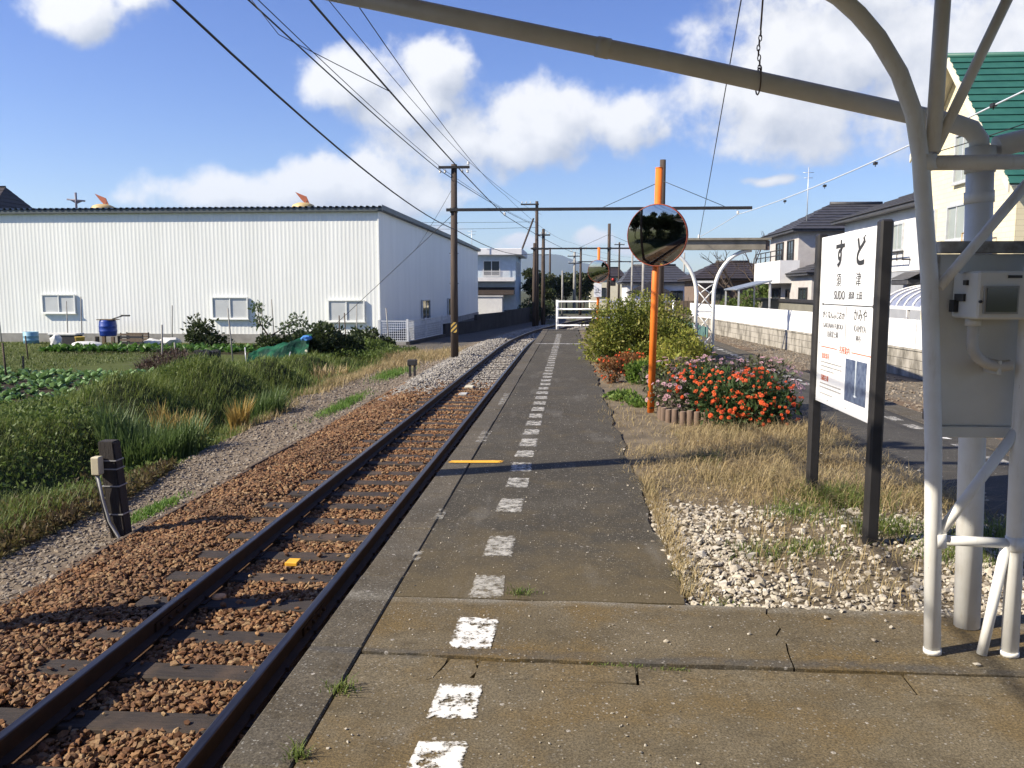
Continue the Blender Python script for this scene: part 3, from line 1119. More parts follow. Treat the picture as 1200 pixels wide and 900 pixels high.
# painted marks
M_wp_new = worn_paint('worn_white_paint', (0.80, 0.79, 0.75), 0.43, 0.50)
M_wp_old = worn_paint('faded_white_paint', (0.60, 0.58, 0.52), 0.40, 0.60, 0.85)
dash = [(2.44, 2.68, 1), (2.82, 3.10, 1), (3.41, 3.77, 1), (4.00, 4.36, 0), (4.66, 5.09, 0), (5.64, 6.05, 0), (6.37, 6.73, 0), (6.95, 7.35, 0), (7.57, 7.91, 0), (8.1, 8.56, 0), (8.77, 9.15, 0)]
dash += [(9.38 + 0.58 * k, 9.38 + 0.58 * k + 0.37, 0) for k in range(35)]
for i, (a0, a1, nw) in enumerate(dash):
    poly = [(-0.525 + random.uniform(-0.012, 0.012), a0), (-0.335 + random.uniform(-0.012, 0.012), a0 + 0.01), (-0.34 + random.uniform(-0.012, 0.012), a1), (-0.515 + random.uniform(-0.012, 0.012), a1 - 0.01)]
    MB().add([(x, y, 0.0045) for x, y in poly], [(0, 1, 2, 3)]).build('painted_dash', M_wp_new if nw else M_wp_old, plat)
for k in range(44):
    a0 = 5.1 + k * 0.62
    MB().add([(3.82, a0, 0.0045), (3.98, a0, 0.0045), (3.98, a0 + 0.36, 0.0045), (3.82, a0 + 0.36, 0.0045)], [(0, 1, 2, 3)]).build('painted_dash', M_wp_old if k % 3 else M_wp_new, plat)
M_yp = worn_paint('worn_yellow_paint', (0.80, 0.42, 0.03), 0.28, 0.36)
MB().add([(-1.11, 7.26, 0.0075), (-0.60, 7.31, 0.0045), (-0.60, 7.42, 0.0045), (-1.11, 7.36, 0.0075)], [(0, 1, 2, 3)]).build('yellow_stop_line', M_yp, plat)
MB().add([(-1.1, 23.95, 0.0075), (0.40, 24.0, 0.0045), (0.40, 24.12, 0.0045), (-1.1, 24.07, 0.0075)], [(0, 1, 2, 3)]).build('white_cross_line', M_wp_new, plat)
for (y0, y1, xa, xb) in [(8.2, 9.0, -0.98, -0.86), (11.0, 12.4, -1.0, -0.9), (4.55, 4.75, -0.92, -0.86), (5.4, 5.7, -0.93, -0.86)]:
    MB().add([(xa, y0, 0.0075), (xb, y0, 0.0075), (xb, y1, 0.0075), (xa, y1, 0.0075)], [(0, 1, 2, 3)]).build('faded_paint_patch', worn_paint('faint_white_paint', (0.5, 0.48, 0.42), 0.47, 0.62, 0.7) if 'faint_white_paint' not in MATS else MATS['faint_white_paint'], plat)
# ground beyond the platform end
MB().prism([(-1.0, 33.03), (4.4, 33.03), (5.0, 40), (-0.6, 37)], -1.12, -0.30).build('road_end', M_asph_r, plat)

# ================================================================== BUILDINGS
M_white_metal = M('white_corrugated_steel', (0.84, 0.85, 0.80), (0.77, 0.78, 0.73), 1.2, 0.45, 0, stretch=(1, 1, 0.15))
M_alu = M('aluminium_frame', (0.62, 0.63, 0.63), (0.5, 0.51, 0.51), 5, 0.4, metal=0.3)
M_conc_plain = M('grey_concrete', (0.33, 0.32, 0.29), (0.22, 0.21, 0.19), 2, 0.9, 0.3, 20, 0.01)
M_gutter = M('dark_grey_gutter', (0.10, 0.12, 0.125), (0.07, 0.08, 0.085), 3, 0.5)
M_pane_white = glass_mat('frosted_pane', (0.62, 0.64, 0.63), 0.25, 0.5)
M_pane = glass_mat('dark_window_pane', (0.035, 0.045, 0.05), 0.05, 0.8)
M_pane_curtain = glass_mat('curtained_window_pane', (0.33, 0.36, 0.33), 0.08, 0.8)
M_blk = M('black_metal', (0.022, 0.021, 0.022), (0.035, 0.033, 0.033), 6, 0.5)


def corrug(mb, p0, p1, z0, z1, pitch=0.2, depth=0.0045, z1b=None):
    """trapezoid-ribbed sheet from p0 to p1, ribs standing out to the right of the walk"""
    p0, p1 = Vector((*p0, 0)), Vector((*p1, 0))
    d = p1 - p0
    L = d.length
    d.normalize()
    out = Vector((d.y, -d.x, 0))
    n = int(L / pitch)
    pts = []
    for k in range(n):
        s0 = k * pitch
        pts += [(s0, 0), (s0 + pitch * 0.40, 0), (s0 + pitch * 0.55, depth), (s0 + pitch * 0.85, depth)]
    pts.append((n * pitch, 0))
    pts.append((L, 0))
    vs, fs = [], []
    for s_, o_ in pts:
        q = p0 + d * s_ + out * o_
        zt = z1 if z1b is None else z1 + (z1b - z1) * s_ / L
        vs += [(q.x, q.y, z0), (q.x, q.y, zt)]
    for i in range(len(pts) - 1):
        fs.append((2 * i, 2 * i + 2, 2 * i + 3, 2 * i + 1))
    mb.add(vs, fs)


def window(parent, plane, a0, a1, z0, z1, at_, frame_mat, pane_mat, fr=0.05, proud=0.05, panes=2, sill=True, name='window'):
    """plane 'y-': faces -Y, spans x a0..a1 at y = at_; 'x-': faces -X; 'x+': faces +X (spans y)"""
    def bx(mb, u0, u1, w0, w1, d0, d1):
        if plane == 'y-':
            mb.box(u0, u1, at_ - d1, at_ - d0, w0, w1)
        elif plane == 'x-':
            mb.box(at_ - d1, at_ - d0, u0, u1, w0, w1)
        else:
            mb.box(at_ + d0, at_ + d1, u0, u1, w0, w1)
    mb = MB()
    bx(mb, a0, a1, z1 - fr, z1, 0.0, proud)
    bx(mb, a0, a1, z0, z0 + fr, 0.0, proud)
    bx(mb, a0, a0 + fr, z0 + fr, z1 - fr, 0.0, proud - 0.002)
    bx(mb, a1 - fr, a1, z0 + fr, z1 - fr, 0.0, proud - 0.002)
    w = mb.build(name, frame_mat, parent)
    step = (a1 - a0 - 2 * fr) / panes
    for k in range(panes):
        mb = MB()
        u0 = a0 + fr + k * step
        bx(mb, u0 + 0.004, u0 + step - 0.004, z0 + fr + 0.002, z1 - fr - 0.002, 0.004, proud * (0.35 if k % 2 else 0.55))
        mb.build('pane', pane_mat, w)
        if panes > 1 and k:
            mb = MB()
            bx(mb, u0 - fr * 0.4, u0 + fr * 0.4, z0 + fr + 0.002, z1 - fr - 0.002, 0.006, proud * 0.8)
            mb.build('mullion', frame_mat, w)
    if sill:
        mb = MB()
        bx(mb, a0 - 0.04, a1 + 0.04, z0 - 0.05, z0 - 0.002, 0.0, proud + 0.04)
        mb.build('sill', frame_mat, w)
    return w


# ---- white warehouse
WY, WXR, WXL, WYB = 40.2, -9.4, -62.0, 83.3
wh = thing('warehouse', 'long low white corrugated steel warehouse behind the garden', 'warehouse', (WXR, WY, -1.05))
mb = MB()
corrug(mb, (WXL, WY), (WXR, WY), -0.62, 5.42)
mb.build('wall', M_white_metal, wh)
mb = MB()
corrug(mb, (WXR, WY), (WXR, WYB), -0.62, 5.42, z1b=5.42)
mb.build('wall', M_white_metal, wh)
MB().box(WXR - 0.02, WXR + 0.045, WY - 0.045, WY + 0.02, -0.62, 5.40).build('corner_trim', M_white_metal, wh)
MB().box(WXL, WXR - 0.03, WY + 0.03, WYB, -1.1, 5.35).build('inner_shell', M_white_metal, wh)
MB().box(WXL, WXR + 0.02, WY - 0.07, WY + 0.02, -1.15, -0.63).build('plinth', M_conc_plain, wh)
MB().box(WXR - 0.01, WXR + 0.06, WY + 0.025, WYB, -1.15, -0.63).build('plinth', M_conc_plain, wh)
# shallow ribbed roof with its sheet ends showing over the gutter board
mb = MB()
pts = []
k = 0
x = WXL - 0.2
while x < WXR + 0.25:
    pts += [(x, 0.0), (x + 0.06, 0.0), (x + 0.10, 0.07), (x + 0.20, 0.07), (x + 0.24, 0.0)]
    x += 0.30
ym = (WY + WYB) / 2
vs, fs = [], []
for (px_, dz) in pts:
    for (yy_, zz) in ((WY - 0.28, 5.52), (ym, 5.56), (WYB + 0.28, 5.52)):
        vs.append((px_, yy_, zz + dz))
for i in range(len(pts) - 1):
    for j in range(2):
        fs.append((3 * i + j, 3 * i + j + 1, 3 * i + j + 4, 3 * i + j + 3))
mb.add(vs, fs)
mb.build('roof', M('roof_sheet_steel', (0.26, 0.29, 0.30), (0.19, 0.215, 0.22), 2, 0.5, metal=0.3), wh)
MB().box(WXL - 0.2, WXR + 0.26, WY - 0.22, WY - 0.02, 5.33, 5.50).build('gutter_board', M_gutter, wh)
mb = MB()
mb.add([(WXR + 0.27, WY - 0.28, 5.40), (WXR + 0.27, ym, 5.44), (WXR + 0.27, WYB + 0.28, 5.40), (WXR + 0.27, WYB + 0.28, 5.64), (WXR + 0.27, ym, 5.68), (WXR + 0.27, WY - 0.28, 5.64)], [(0, 1, 4, 5), (1, 2, 3, 4)])
mb.add([(WXR + 0.01, WY - 0.28, 5.38), (WXR + 0.01, ym, 5.42), (WXR + 0.27, ym, 5.44), (WXR + 0.27, WY - 0.28, 5.40), (WXR + 0.01, WYB + 0.28, 5.38), (WXR + 0.27, WYB + 0.28, 5.40)], [(0, 1, 2, 3), (1, 4, 5, 2)])
mb.build('verge_trim', M_gutter, wh)
for (a0, a1, z0, z1) in [(-26.62, -24.88, 0.40, 1.34), (-17.81, -15.98, 0.14, 1.21), (-11.94, -10.12, 0.02, 1.07), (-35.4, -33.6, 0.45, 1.4)]:
    window(wh, 'y-', a0, a1, z0, z1, WY - 0.034, M_white_metal, M_pane_white, 0.05, 0.10)
for (a0, a1) in [(51.4, 54.3), (62.4, 64.9)]:
    window(wh, 'x+', a0, a1, -0.45, 0.95, WXR + 0.034, M_alu, M_pane, 0.07, 0.10)
# rooftop ventilators
M_cream = M('faded_yellow_paint', (0.62, 0.45, 0.20), (0.5, 0.36, 0.16), 4, 0.6)
M_redv = M('faded_red_paint', (0.42, 0.12, 0.06), (0.33, 0.10, 0.05), 4, 0.6)
for (vx, lab) in [(-25.4, 'yellow domed roof ventilator with red fin near the left end of the warehouse roof'), (-14.3, 'yellow domed roof ventilator with red fin near the right end of the warehouse roof')]:
    vt = thing('roof_ventilator', lab, 'ventilator', (vx, 44.0, 5.6), 'ventilators on the warehouse roof')
    MB().lathe([(0.62, 0), (0.62, 0.30), (0.55, 0.44), (0.32, 0.54), (0.0, 0.57)], (vx, 44.0, 5.62), 18).build('dome', M_cream, vt)
    mb = MB()
    mb.add([(vx + dx_, 44.0 + dy_, 6.12 + dz_) for dy_ in (-0.03, 0.03) for dx_, dz_ in ((-0.42, 0.62), (0.18, 0.38), (0.34, -0.02), (0.12, 0.0), (-0.1, 0.22))],
           [(0, 1, 2, 3, 4), (9, 8, 7, 6, 5), (0, 5, 6, 1), (1, 6, 7, 2), (2, 7, 8, 3), (3, 8, 9, 4), (4, 9, 5, 0)])
    mb.build('fin', M_redv, vt)
    MB().tube([(vx + 0.12, 44, 6.05), (vx + 0.22, 44, 6.28)], 0.04, 8).build('pivot', M_blk, vt)
an = thing('grey_cross_antenna', 'grey cross shaped weather vane beside the left roof ventilator', 'antenna', (-26.6, 43.5, 5.6))
MB().tube([(-26.6, 43.5, 5.6), (-26.6, 43.5, 6.75)], 0.06, 8).build('mast', M('grey_blue_metal', (0.16, 0.15, 0.19), None, 4, 0.5), an)
MB().add([(-27.1, 43.5, 6.45), (-26.6, 43.45, 6.3), (-26.05, 43.5, 6.35), (-26.6, 43.55, 6.15)], [(0, 1, 2, 3)]).tube([(-27.1, 43.5, 6.4), (-26.1, 43.5, 6.3)], 0.045, 6).build('vane', MATS['grey_blue_metal'], an)

M_tile_dk = M('dark_roof_tile', (0.038, 0.038, 0.042), (0.065, 0.063, 0.066), 5, 0.5, 0.3, 14, 0.03)
M_tile_br = M('brown_roof_tile', (0.05, 0.038, 0.032), (0.03, 0.024, 0.02), 5, 0.55, 0.3, 14, 0.03)


def tiled(mb, a, b, c, d, rows):
    """a-b eave, d-c ridge: courses laid as stepped strips"""
    a, b, c, d = map(Vector, (a, b, c, d))
    n = (b - a).cross(d - a).normalized()
    if n.z < 0:
        n = -n
    for k in range(rows):
        f0, f1 = k / rows, (k + 1) / rows
        p = [a.lerp(d, f0), b.lerp(c, f0), b.lerp(c, f1), a.lerp(d, f1)]
        th = 0.045
        mb.add([p[0], p[1], p[2], p[3], p[0] + n * th, p[1] + n * th, p[2] + n * 0.01, p[3] + n * 0.01],
               [(4, 5, 6, 7), (0, 1, 5, 4), (1, 2, 6, 5), (3, 7, 6, 2), (0, 4, 7, 3), (0, 3, 2, 1)])


def hip_roof(parent, x0, x1, y0, y1, z, h, mat, along='x', hip=1.0, rows=9, ov=0.5, name='roof'):
    x0, x1, y0, y1 = x0 - ov, x1 + ov, y0 - ov, y1 + ov
    mb = MB()
    if along == 'x':
        c = (y0 + y1) / 2
        r0, r1 = (x0 + hip, c, z + h), (x1 - hip, c, z + h)
        tiled(mb, (x0, y0, z), (x1, y0, z), r1, r0, rows)
        tiled(mb, (x1, y1, z), (x0, y1, z), r0, r1, rows)
        if hip > 0.01:
            tiled(mb, (x0, y1, z), (x0, y0, z), r0, r0, rows)
            tiled(mb, (x1, y0, z), (x1, y1, z), r1, r1, rows)
    else:
        c = (x0 + x1) / 2
        r0, r1 = (c, y0 + hip, z + h), (c, y1 - hip, z + h)
        tiled(mb, (x0, y1, z), (x0, y0, z), r0, r1, rows)
        tiled(mb, (x1, y0, z), (x1, y1, z), r1, r0, rows)
        if hip > 0.01:
            tiled(mb, (x0, y0, z), (x1, y0, z), r0, r0, rows)
            tiled(mb, (x1, y1, z), (x0, y1, z), r1, r1, rows)
    mb.box(x0 + 0.05, x1 - 0.05, y0 + 0.05, y1 - 0.05, z - 0.12, z - 0.01)
    ro = mb.build(name, mat, parent)
    MB().tube([Vector(r0) + Vector((0, 0, 0.04)), Vector(r1) + Vector((0, 0, 0.04))], 0.12, 8).build('ridge_cap', mat, ro)
    return ro


# ---- house A (grey, tiled, with balcony)
M_wallA = M('pale_grey_render', (0.50, 0.47, 0.44), (0.42, 0.39, 0.37), 2, 0.85, 0.2, 40, 0.005)
M_wallW = M('white_render', (0.74, 0.73, 0.71), (0.64, 0.63, 0.62), 1.6, 0.85, 0.2, 40, 0.005)
M_wallG = M('grey_siding', (0.30, 0.31, 0.33), (0.25, 0.26, 0.28), 1.6, 0.8)
hA = thing('house', 'grey two storey house with dark tiled hip roof and white balcony', 'house', (13.0, 44.6, -0.3))
MB().box(13.0, 21.5, 49.3, 56.2, -0.35, 4.95).build('wall', M_wallA, hA)
MB().box(12.6, 19.5, 44.9, 49.28, -0.35, 2.35).build('wall', M_wallA, hA)
hip_roof(hA, 13.0, 21.5, 49.3, 56.2, 5.0, 1.75, M_tile_dk, 'x', 3.2)
hip_roof(hA, 12.6, 19.5, 44.9, 49.25, 2.45, 0.85, M_tile_dk, 'x', 2.0, 6, 0.4)
bal = MB().box(11.9, 12.05, 48.9, 55.6, 1.95, 3.25).box(12.05, 13.0, 48.9, 49.0, 1.95, 3.25).box(12.05, 13.0, 55.5, 55.6, 1.95, 3.25).box(12.05, 13.0, 49.0, 55.5, 1.95, 2.1).build('balcony', M_wallW, hA)
mb = MB()
for zz in (3.55, 3.85):
    mb.tube([(11.97, 48.95, zz), (11.97, 55.5, zz)], 0.03, 6)
for k in range(6):
    mb.tube([(11.97, 48.95 + k * 1.31, 3.25), (11.97, 48.95 + k * 1.31, 3.85)], 0.03, 6)
mb.build('railing', M_blk, bal)
for (a0, a1, z0, z1) in [(50.2, 51.6, 2.5, 4.5), (52.6, 54.4, 2.5, 4.5), (50.0, 51.6, 0.2, 1.6), (53.0, 55.0, 0.1, 1.7)]:
    window(hA, 'x-', a0, a1, z0, z1, 12.998, M_blk, M_pane, 0.08, 0.08)
window(hA, 'x-', 45.6, 47.2, 0.4, 1.7, 12.598, M_blk, M_pane, 0.08, 0.08)
window(hA, 'y-', 14.0, 15.2, 3.2, 4.3, 49.298, M_blk, M_pane, 0.08, 0.08)
window(hA, 'y-', 13.4, 15.0, 0.5, 1.7, 44.898, M_blk, M_pane, 0.08, 0.08)
MB().tube([(13.6, 50, 5.4), (13.6, 50, 8.6)], 0.025, 6).tube([(13.3, 50, 8.3), (13.9, 50, 8.3)], 0.015, 6).tube([(13.35, 50, 8.0), (13.85, 50, 8.0)], 0.015, 6).build('aerial', M_alu, hA)

# ---- house B (white upper floor)
hB = thing('house', 'white and grey two storey house with black tiled roof behind the sign', 'house', (13.0, 31.0, -0.3))
MB().box(13.0, 22.0, 31.0, 41.2, 2.3, 4.75).build('upper_wall', M_wallW, hB)
MB().box(13.03, 22.0, 31.03, 41.17, -0.35, 2.298).build('lower_wall', M_wallG, hB)
hip_roof(hB, 13.0, 22.0, 31.0, 41.2, 4.80, 1.9, M_tile_dk, 'y', 3.5, 10, 0.55)
window(hB, 'x-', 33.95, 35.0, 3.1, 4.2, 12.998, M_alu, M_pane_curtain, 0.07, 0.08)
window(hB, 'x-', 38.4, 39.9, 3.2, 4.2, 12.998, M_alu, M_pane, 0.07, 0.08)
window(hB, 'x-', 36.4, 37.4, 0.6, 1.6, 13.028, M_alu, M_pane, 0.07, 0.08)
mb = MB()
for zz in (2.75, 3.05):
    mb.tube([(12.7, 33.2, zz), (12.7, 35.6, zz)], 0.025, 6)
for k in range(5):
    mb.tube([(12.7, 33.2 + 0.6 * k, 2.7), (12.7, 33.2 + 0.6 * k, 3.05)], 0.02, 6)
mb.box(12.68, 13.0, 33.2, 33.26, 2.70, 2.76).box(12.68, 13.0, 35.54, 35.6, 2.70, 2.76)
mb.build('window_railing', M_blk, hB)
MB().box(12.45, 12.97, 32.0, 33.6, 1.75, 1.95, 0.03).add([(12.4, 31.9, 1.96), (12.4, 33.7, 1.96), (13.0, 33.7, 2.25), (13.0, 31.9, 2.25)], [(0, 1, 2, 3)]).build('porch_roof', M_tile_dk, hB)

# ---- yellow house with green roof
M_yel, t, b = base_mat('cream_brick_siding')
p = pos_vec(t)
br = nd(t, 'ShaderNodeTexBrick')
br.inputs['Scale'].default_value = 1.0
br.inputs['Brick Width'].default_value = 0.45
br.inputs['Row Height'].default_value = 0.15
br.inputs['Mortar Size'].default_value = 0.008
br.inputs['Color1'].default_value = (0.74, 0.66, 0.44, 1)
br.inputs['Color2'].default_value = (0.71, 0.63, 0.41, 1)
br.inputs['Mortar'].default_value = (0.58, 0.50, 0.32, 1)
sw = nd(t, 'ShaderNodeCombineXYZ')
s2 = nd(t, 'ShaderNodeSeparateXYZ')
lk(t, p, s2.inputs[0])
lk(t, math_n(t, 'ADD', s2.outputs[0], s2.outputs[1]), sw.inputs[0])
lk(t, s2.outputs[2], sw.inputs[1])
lk(t, sw.outputs[0], br.inputs['Vector'])
lk(t, br.outputs['Color'], b.inputs['Base Color'])
b.inputs['Roughness'].default_value = 0.8
bump(t, b, br.outputs['Fac'], -0.3, 0.008)
M_green = M('green_roof_sheet', (0.032, 0.125, 0.095), (0.024, 0.10, 0.078), 3, 0.5)
M_cream_trim = M('cream_trim', (0.72, 0.66, 0.50), (0.62, 0.57, 0.42), 2, 0.7)
hY = thing('house', 'tall cream brick house with steep green gable roof at the right edge', 'house', (12.0, 23.0, -0.3))
yC, yN, yF, zE, zA = 27.50, 23.75, 29.55, 4.75, 8.65
zEF = zA - (yF - yC) * (zA - zE) / (yC - yN)
mb = MB()
vs = []
for x in (12.0, 22.0):
    vs += [(x, yN, -0.35), (x, yF, -0.35), (x, yF, zEF), (x, yC, zA), (x, yN, zE)]
mb.add(vs, [(0, 1, 2, 3, 4), (9, 8, 7, 6, 5), (0, 4, 9, 5), (1, 6, 7, 2), (4, 3, 8, 9), (3, 2, 7, 8), (0, 5, 6, 1)])
mb.build('wall', M_yel, hY)
mb = MB()
sl_ = (zA - zE) / (yC - yN)
ovy = 0.45
tiled(mb, (11.55, yN - ovy, zE - sl_ * ovy + 0.06), (22.4, yN - ovy, zE - sl_ * ovy + 0.06), (22.4, yC, zA + 0.06), (11.55, yC, zA + 0.06), 18)
tiled(mb, (22.4, yF + ovy, zEF - sl_ * ovy + 0.06), (11.55, yF + ovy, zEF - sl_ * ovy + 0.06), (11.55, yC, zA + 0.06), (22.4, yC, zA + 0.06), 18)
ro = mb.build('roof', M_green, hY)
MB().tube([(11.5, yC, zA + 0.1), (22.4, yC, zA + 0.1)], 0.09, 8).build('ridge_cap', M_green, ro)
for (ye, ze) in ((yN - ovy, zE - sl_ * ovy), (yF + ovy, zEF - sl_ * ovy)):
    mb = MB()
    mb.add([(11.53, ye, ze + 0.10), (11.53, yC, zA + 0.10), (11.53, yC, zA - 0.22), (11.53, ye, ze - 0.16), (11.58, ye, ze + 0.10), (11.58, yC, zA + 0.10), (11.58, yC, zA - 0.22), (11.58, ye, ze - 0.16)],
           [(0, 1, 2, 3), (7, 6, 5, 4), (0, 4, 5, 1), (3, 2, 6, 7), (0, 3, 7, 4), (1, 5, 6, 2)])
    mb.build('barge_board', M_cream_trim, hY)
    mb = MB()
    mb.add([(11.58, ye, ze + 0.02), (11.58, yC, zA + 0.02), (12.0, yC, zA + 0.02), (12.0, ye, ze + 0.02)], [(0, 1, 2, 3)])
    mb.build('soffit', M_cream_trim, hY)
for (a0, a1, z0, z1) in [(26.4, 27.5, 4.85, 6.35), (26.5, 27.8, 3.1, 4.2), (26.5, 27.8, 0.8, 2.0), (28.65, 28.92, 3.2, 4.2)]:
    window(hY, 'x-', a0, a1, z0, z1, 11.998, M_alu, M_pane_curtain, 0.06, 0.09, 2 if a1 - a0 > 0.5 else 1)
mb = MB()
for zz in (2.75, 3.0, 3.25):
    mb.tube([(11.72, 26.2, zz), (11.72, 24.6, zz)], 0.02, 6)
for k in range(6):
    mb.tube([(11.72, 24.6 + 0.32 * k, 2.7), (11.72, 24.6 + 0.32 * k, 3.25)], 0.015, 6)
mb.box(11.7, 12.0, 24.6, 26.2, 2.62, 2.70)
mb.build('balcony_railing', M('ochre_metal', (0.45, 0.28, 0.09), None, 4, 0.6), hY)

# ---- pale blue house beyond the warehouse
M_pblue = M('pale_blue_render', (0.46, 0.54, 0.60), (0.38, 0.45, 0.51), 2, 0.85)
hP = thing('house', 'pale blue flat roofed two storey house beyond the warehouse', 'house', (-9.0, 86.0, -1.0))
MB().box(-16.0, -5.8, 86.0, 95.0, -1.1, 5.0).build('wall', M_pblue, hP)
MB().box(-16.3, -5.1, 85.2, 95.4, 5.02, 5.70, 0.04).build('roof', M_wallW, hP)
window(hP, 'y-', -9.17, -7.4, 2.9, 4.5, 85.998, M_alu, M_pane, 0.09, 0.1)
for (a0, a1) in ((87.2, 88.3), (90.2, 91.4)):
    window(hP, 'x+', a0, a1, 3.0, 4.4, -5.798, M_alu, M_pane, 0.09, 0.1)
bl = MB().box(-12.0, -5.85, 84.9, 85.02, 2.35, 2.75).box(-12.0, -5.85, 85.02, 85.99, 2.35, 2.48).build('balcony', M_wallW, hP)
mb = MB()
for k in range(28):
    mb.box(-9.2 + k * 0.1, -9.17 + k * 0.1, 84.93, 84.96, 2.75, 3.35)
mb.box(-9.2, -6.4, 84.92, 84.97, 3.35, 3.41)
mb.build('balcony_railing', M_wallW, bl)
MB().add([(-11.5, 84.4, 1.05), (-5.9, 84.4, 1.05), (-5.9, 85.98, 1.75), (-11.5, 85.98, 1.75), (-11.5, 84.4, 0.95), (-5.9, 84.4, 0.95), (-5.9, 85.98, 1.0), (-11.5, 85.98, 1.0)], [(0, 1, 2, 3), (0, 4, 5, 1), (1, 5, 6, 2), (4, 7, 6, 5), (0, 3, 7, 4)]).build('lower_roof', M_tile_br, hP)
MB().box(-10.4, -7.06, 84.3, 85.9, -1.1, 0.8).box(-10.5, -6.96, 84.2, 85.95, 0.8, 0.9).build('shed', M_wallW, hP)
hP.location = (-9.58, 91.6, -1.06)
hP.scale = (1.065, 1.065, 1.065)

# ---- far house with steep dark roof, and others at the end of the line
hC = thing('house', 'far white house with dark gabled roof beyond the platform shrubs', 'house', (6.5, 78, -0.8))
MB().box(5.0, 10.5, 76.0, 84.0, -1.0, 2.2).build('wall', M_wallW, hC)
hip_roof(hC, 5.0, 10.5, 76.0, 84.0, 2.25, 1.6, M_tile_dk, 'x', 1.2, 7, 0.5)
mb = MB().box(5.4, 8.4, 74.9, 75.98, -1.0, 1.3).build('porch', M_wallW, hC)
MB().add([(4.9, 74.6, 1.35), (6.9, 74.6, 2.35), (8.9, 74.6, 1.35), (4.9, 77, 1.35), (6.9, 77, 2.35), (8.9, 77, 1.35)], [(0, 1, 4, 3), (1, 2, 5, 4), (0, 2, 1), (0, 3, 5, 2)]).build('porch_roof', M_tile_dk, hC)
window(hC, 'y-', 8.9, 10.0, 0.2, 1.5, 75.998, M_blk, M_pane, 0.07, 0.08)
hD = thing('house', 'far brown house with wide dark roof behind the leafless tree', 'house', (10.0, 65, -0.8))
MB().box(9.6, 16.0, 64.0, 72.0, -1.0, 2.35).build('wall', M('brown_render', (0.19, 0.14, 0.11), None, 2, 0.85), hD)
hip_roof(hD, 9.6, 16.0, 64.0, 72.0, 2.4, 1.35, M_tile_br, 'x', 2.5, 7, 0.6)
window(hD, 'y-', 10.4, 12.0, 0.4, 1.7, 63.998, M_blk, M_pane, 0.07, 0.08)
hE = thing('house', 'tiny far cream house left of the small mirror pole', 'house', (3.0, 120, -0.8))
MB().box(2.6, 7.2, 118, 126, -1.0, 3.4).build('wall', M_cream_trim, hE)
hip_roof(hE, 2.6, 7.2, 118, 126, 3.45, 1.3, M_tile_br, 'x', 0.8, 6, 0.4)
window(hE, 'y-', 3.4, 4.8, 0.6, 1.9, 117.998, M_blk, M_pane, 0.07, 0.08)
hF = thing('house', 'dark tiled roof of a tall house rising behind the warehouse', 'house', (-44, 92, -1.0))
MB().box(-73, -67.2, 92, 101, -1.1, 10.3).build('wall', M_wallA, hF)
hip_roof(hF, -73, -66.8, 92, 101, 10.4, 3.4, M_tile_br, 'x', 1.6, 7, 0.7)
hG = thing('house', 'low far tan house with grey roof right of the orange pole', 'house', (12, 96, -0.8))
MB().box(12.2, 16.5, 95, 102, -1.0, 0.9).build('wall', M_cream_trim, hG)
hip_roof(hG, 12.2, 16.5, 95, 102, 0.95, 1.0, M_tile_br, 'x', 1.0, 6, 0.4)

# ---- arched carport and small lean-to behind the white fence
cp = thing('arched_carport', 'white framed carport with striped curved roof behind the sign', 'carport', (10.6, 26.0, -0.3))
mb = MB()
vs, fs = [], []
for j, yy_ in enumerate((24.2, 28.6)):
    for k in range(11):
        th = math.pi * (0.08 + 0.5 * k / 10)
        vs.append((12.0 - 1.65 * math.cos(math.pi / 2 - (math.pi / 2) * k / 10) - 0.0, yy_, 0.95 + 0.75 * math.cos((math.pi / 2) * (k / 10))))
for k in range(10):
    fs.append((k, k + 1, 12 + k, 11 + k))
mb.add(vs, fs, True)
mb.build('roof_sheet', M('smoky_roof_sheet', (0.20, 0.22, 0.30), (0.15, 0.17, 0.24), 3, 0.25), cp)
for k in range(8):
    yy_ = 24.2 + k * 0.63
    MB().tube([(12.0 - 1.67 * math.sin((math.pi / 2) * q / 8), yy_, 0.97 + 0.76 * math.cos((math.pi / 2) * q / 8)) for q in range(9)], 0.03, 6).build('rib', M_wallW, cp)
for yy_ in (24.25, 26.4, 28.55):
    MB().box(10.30, 10.38, yy_ - 0.04, yy_ + 0.04, -0.75, 0.95).build('post', M_wallW, cp)
MB().box(10.29, 10.39, 24.2, 28.6, 0.955, 1.05).build('beam', M_wallW, cp)
lt = thing('lean_to_roof', 'small grey lean to roof on thin posts behind the white fence', 'carport', (9.4, 46.0, -0.3))
MB().add([(8.7, 44.6, 1.55), (10.5, 44.6, 2.0), (10.5, 48.5, 2.0), (8.7, 48.5, 1.55), (8.7, 44.6, 1.62), (10.5, 44.6, 2.07), (10.5, 48.5, 2.07), (8.7, 48.5, 1.62)], [(3, 2, 1, 0), (4, 5, 6, 7), (0, 1, 5, 4), (1, 2, 6, 5), (2, 3, 7, 6), (3, 0, 4, 7)]).build('roof_sheet', M('blue_grey_sheet', (0.22, 0.25, 0.29), None, 3, 0.4), lt)
for (x, y) in ((8.8, 44.7), (10.4, 44.7), (8.8, 48.4), (10.4, 48.4)):
    MB().box(x - 0.04, x + 0.04, y - 0.04, y + 0.04, -0.75, 1.56 + (x > 9) * 0.4).build('post', M_alu, lt)
gw = thing('garden_wall', 'low olive garden wall with dark capping before the grey house', 'wall', (11.2, 44, -0.4))
MB().box(11.0, 11.2, 36.5, 52.0, -0.75, 0.95).build('wall_body', M('olive_render', (0.20, 0.19, 0.15), None, 2, 0.9), gw)
MB().box(10.9, 11.3, 36.4, 52.1, 0.952, 1.10).build('capping', M_blk, gw)

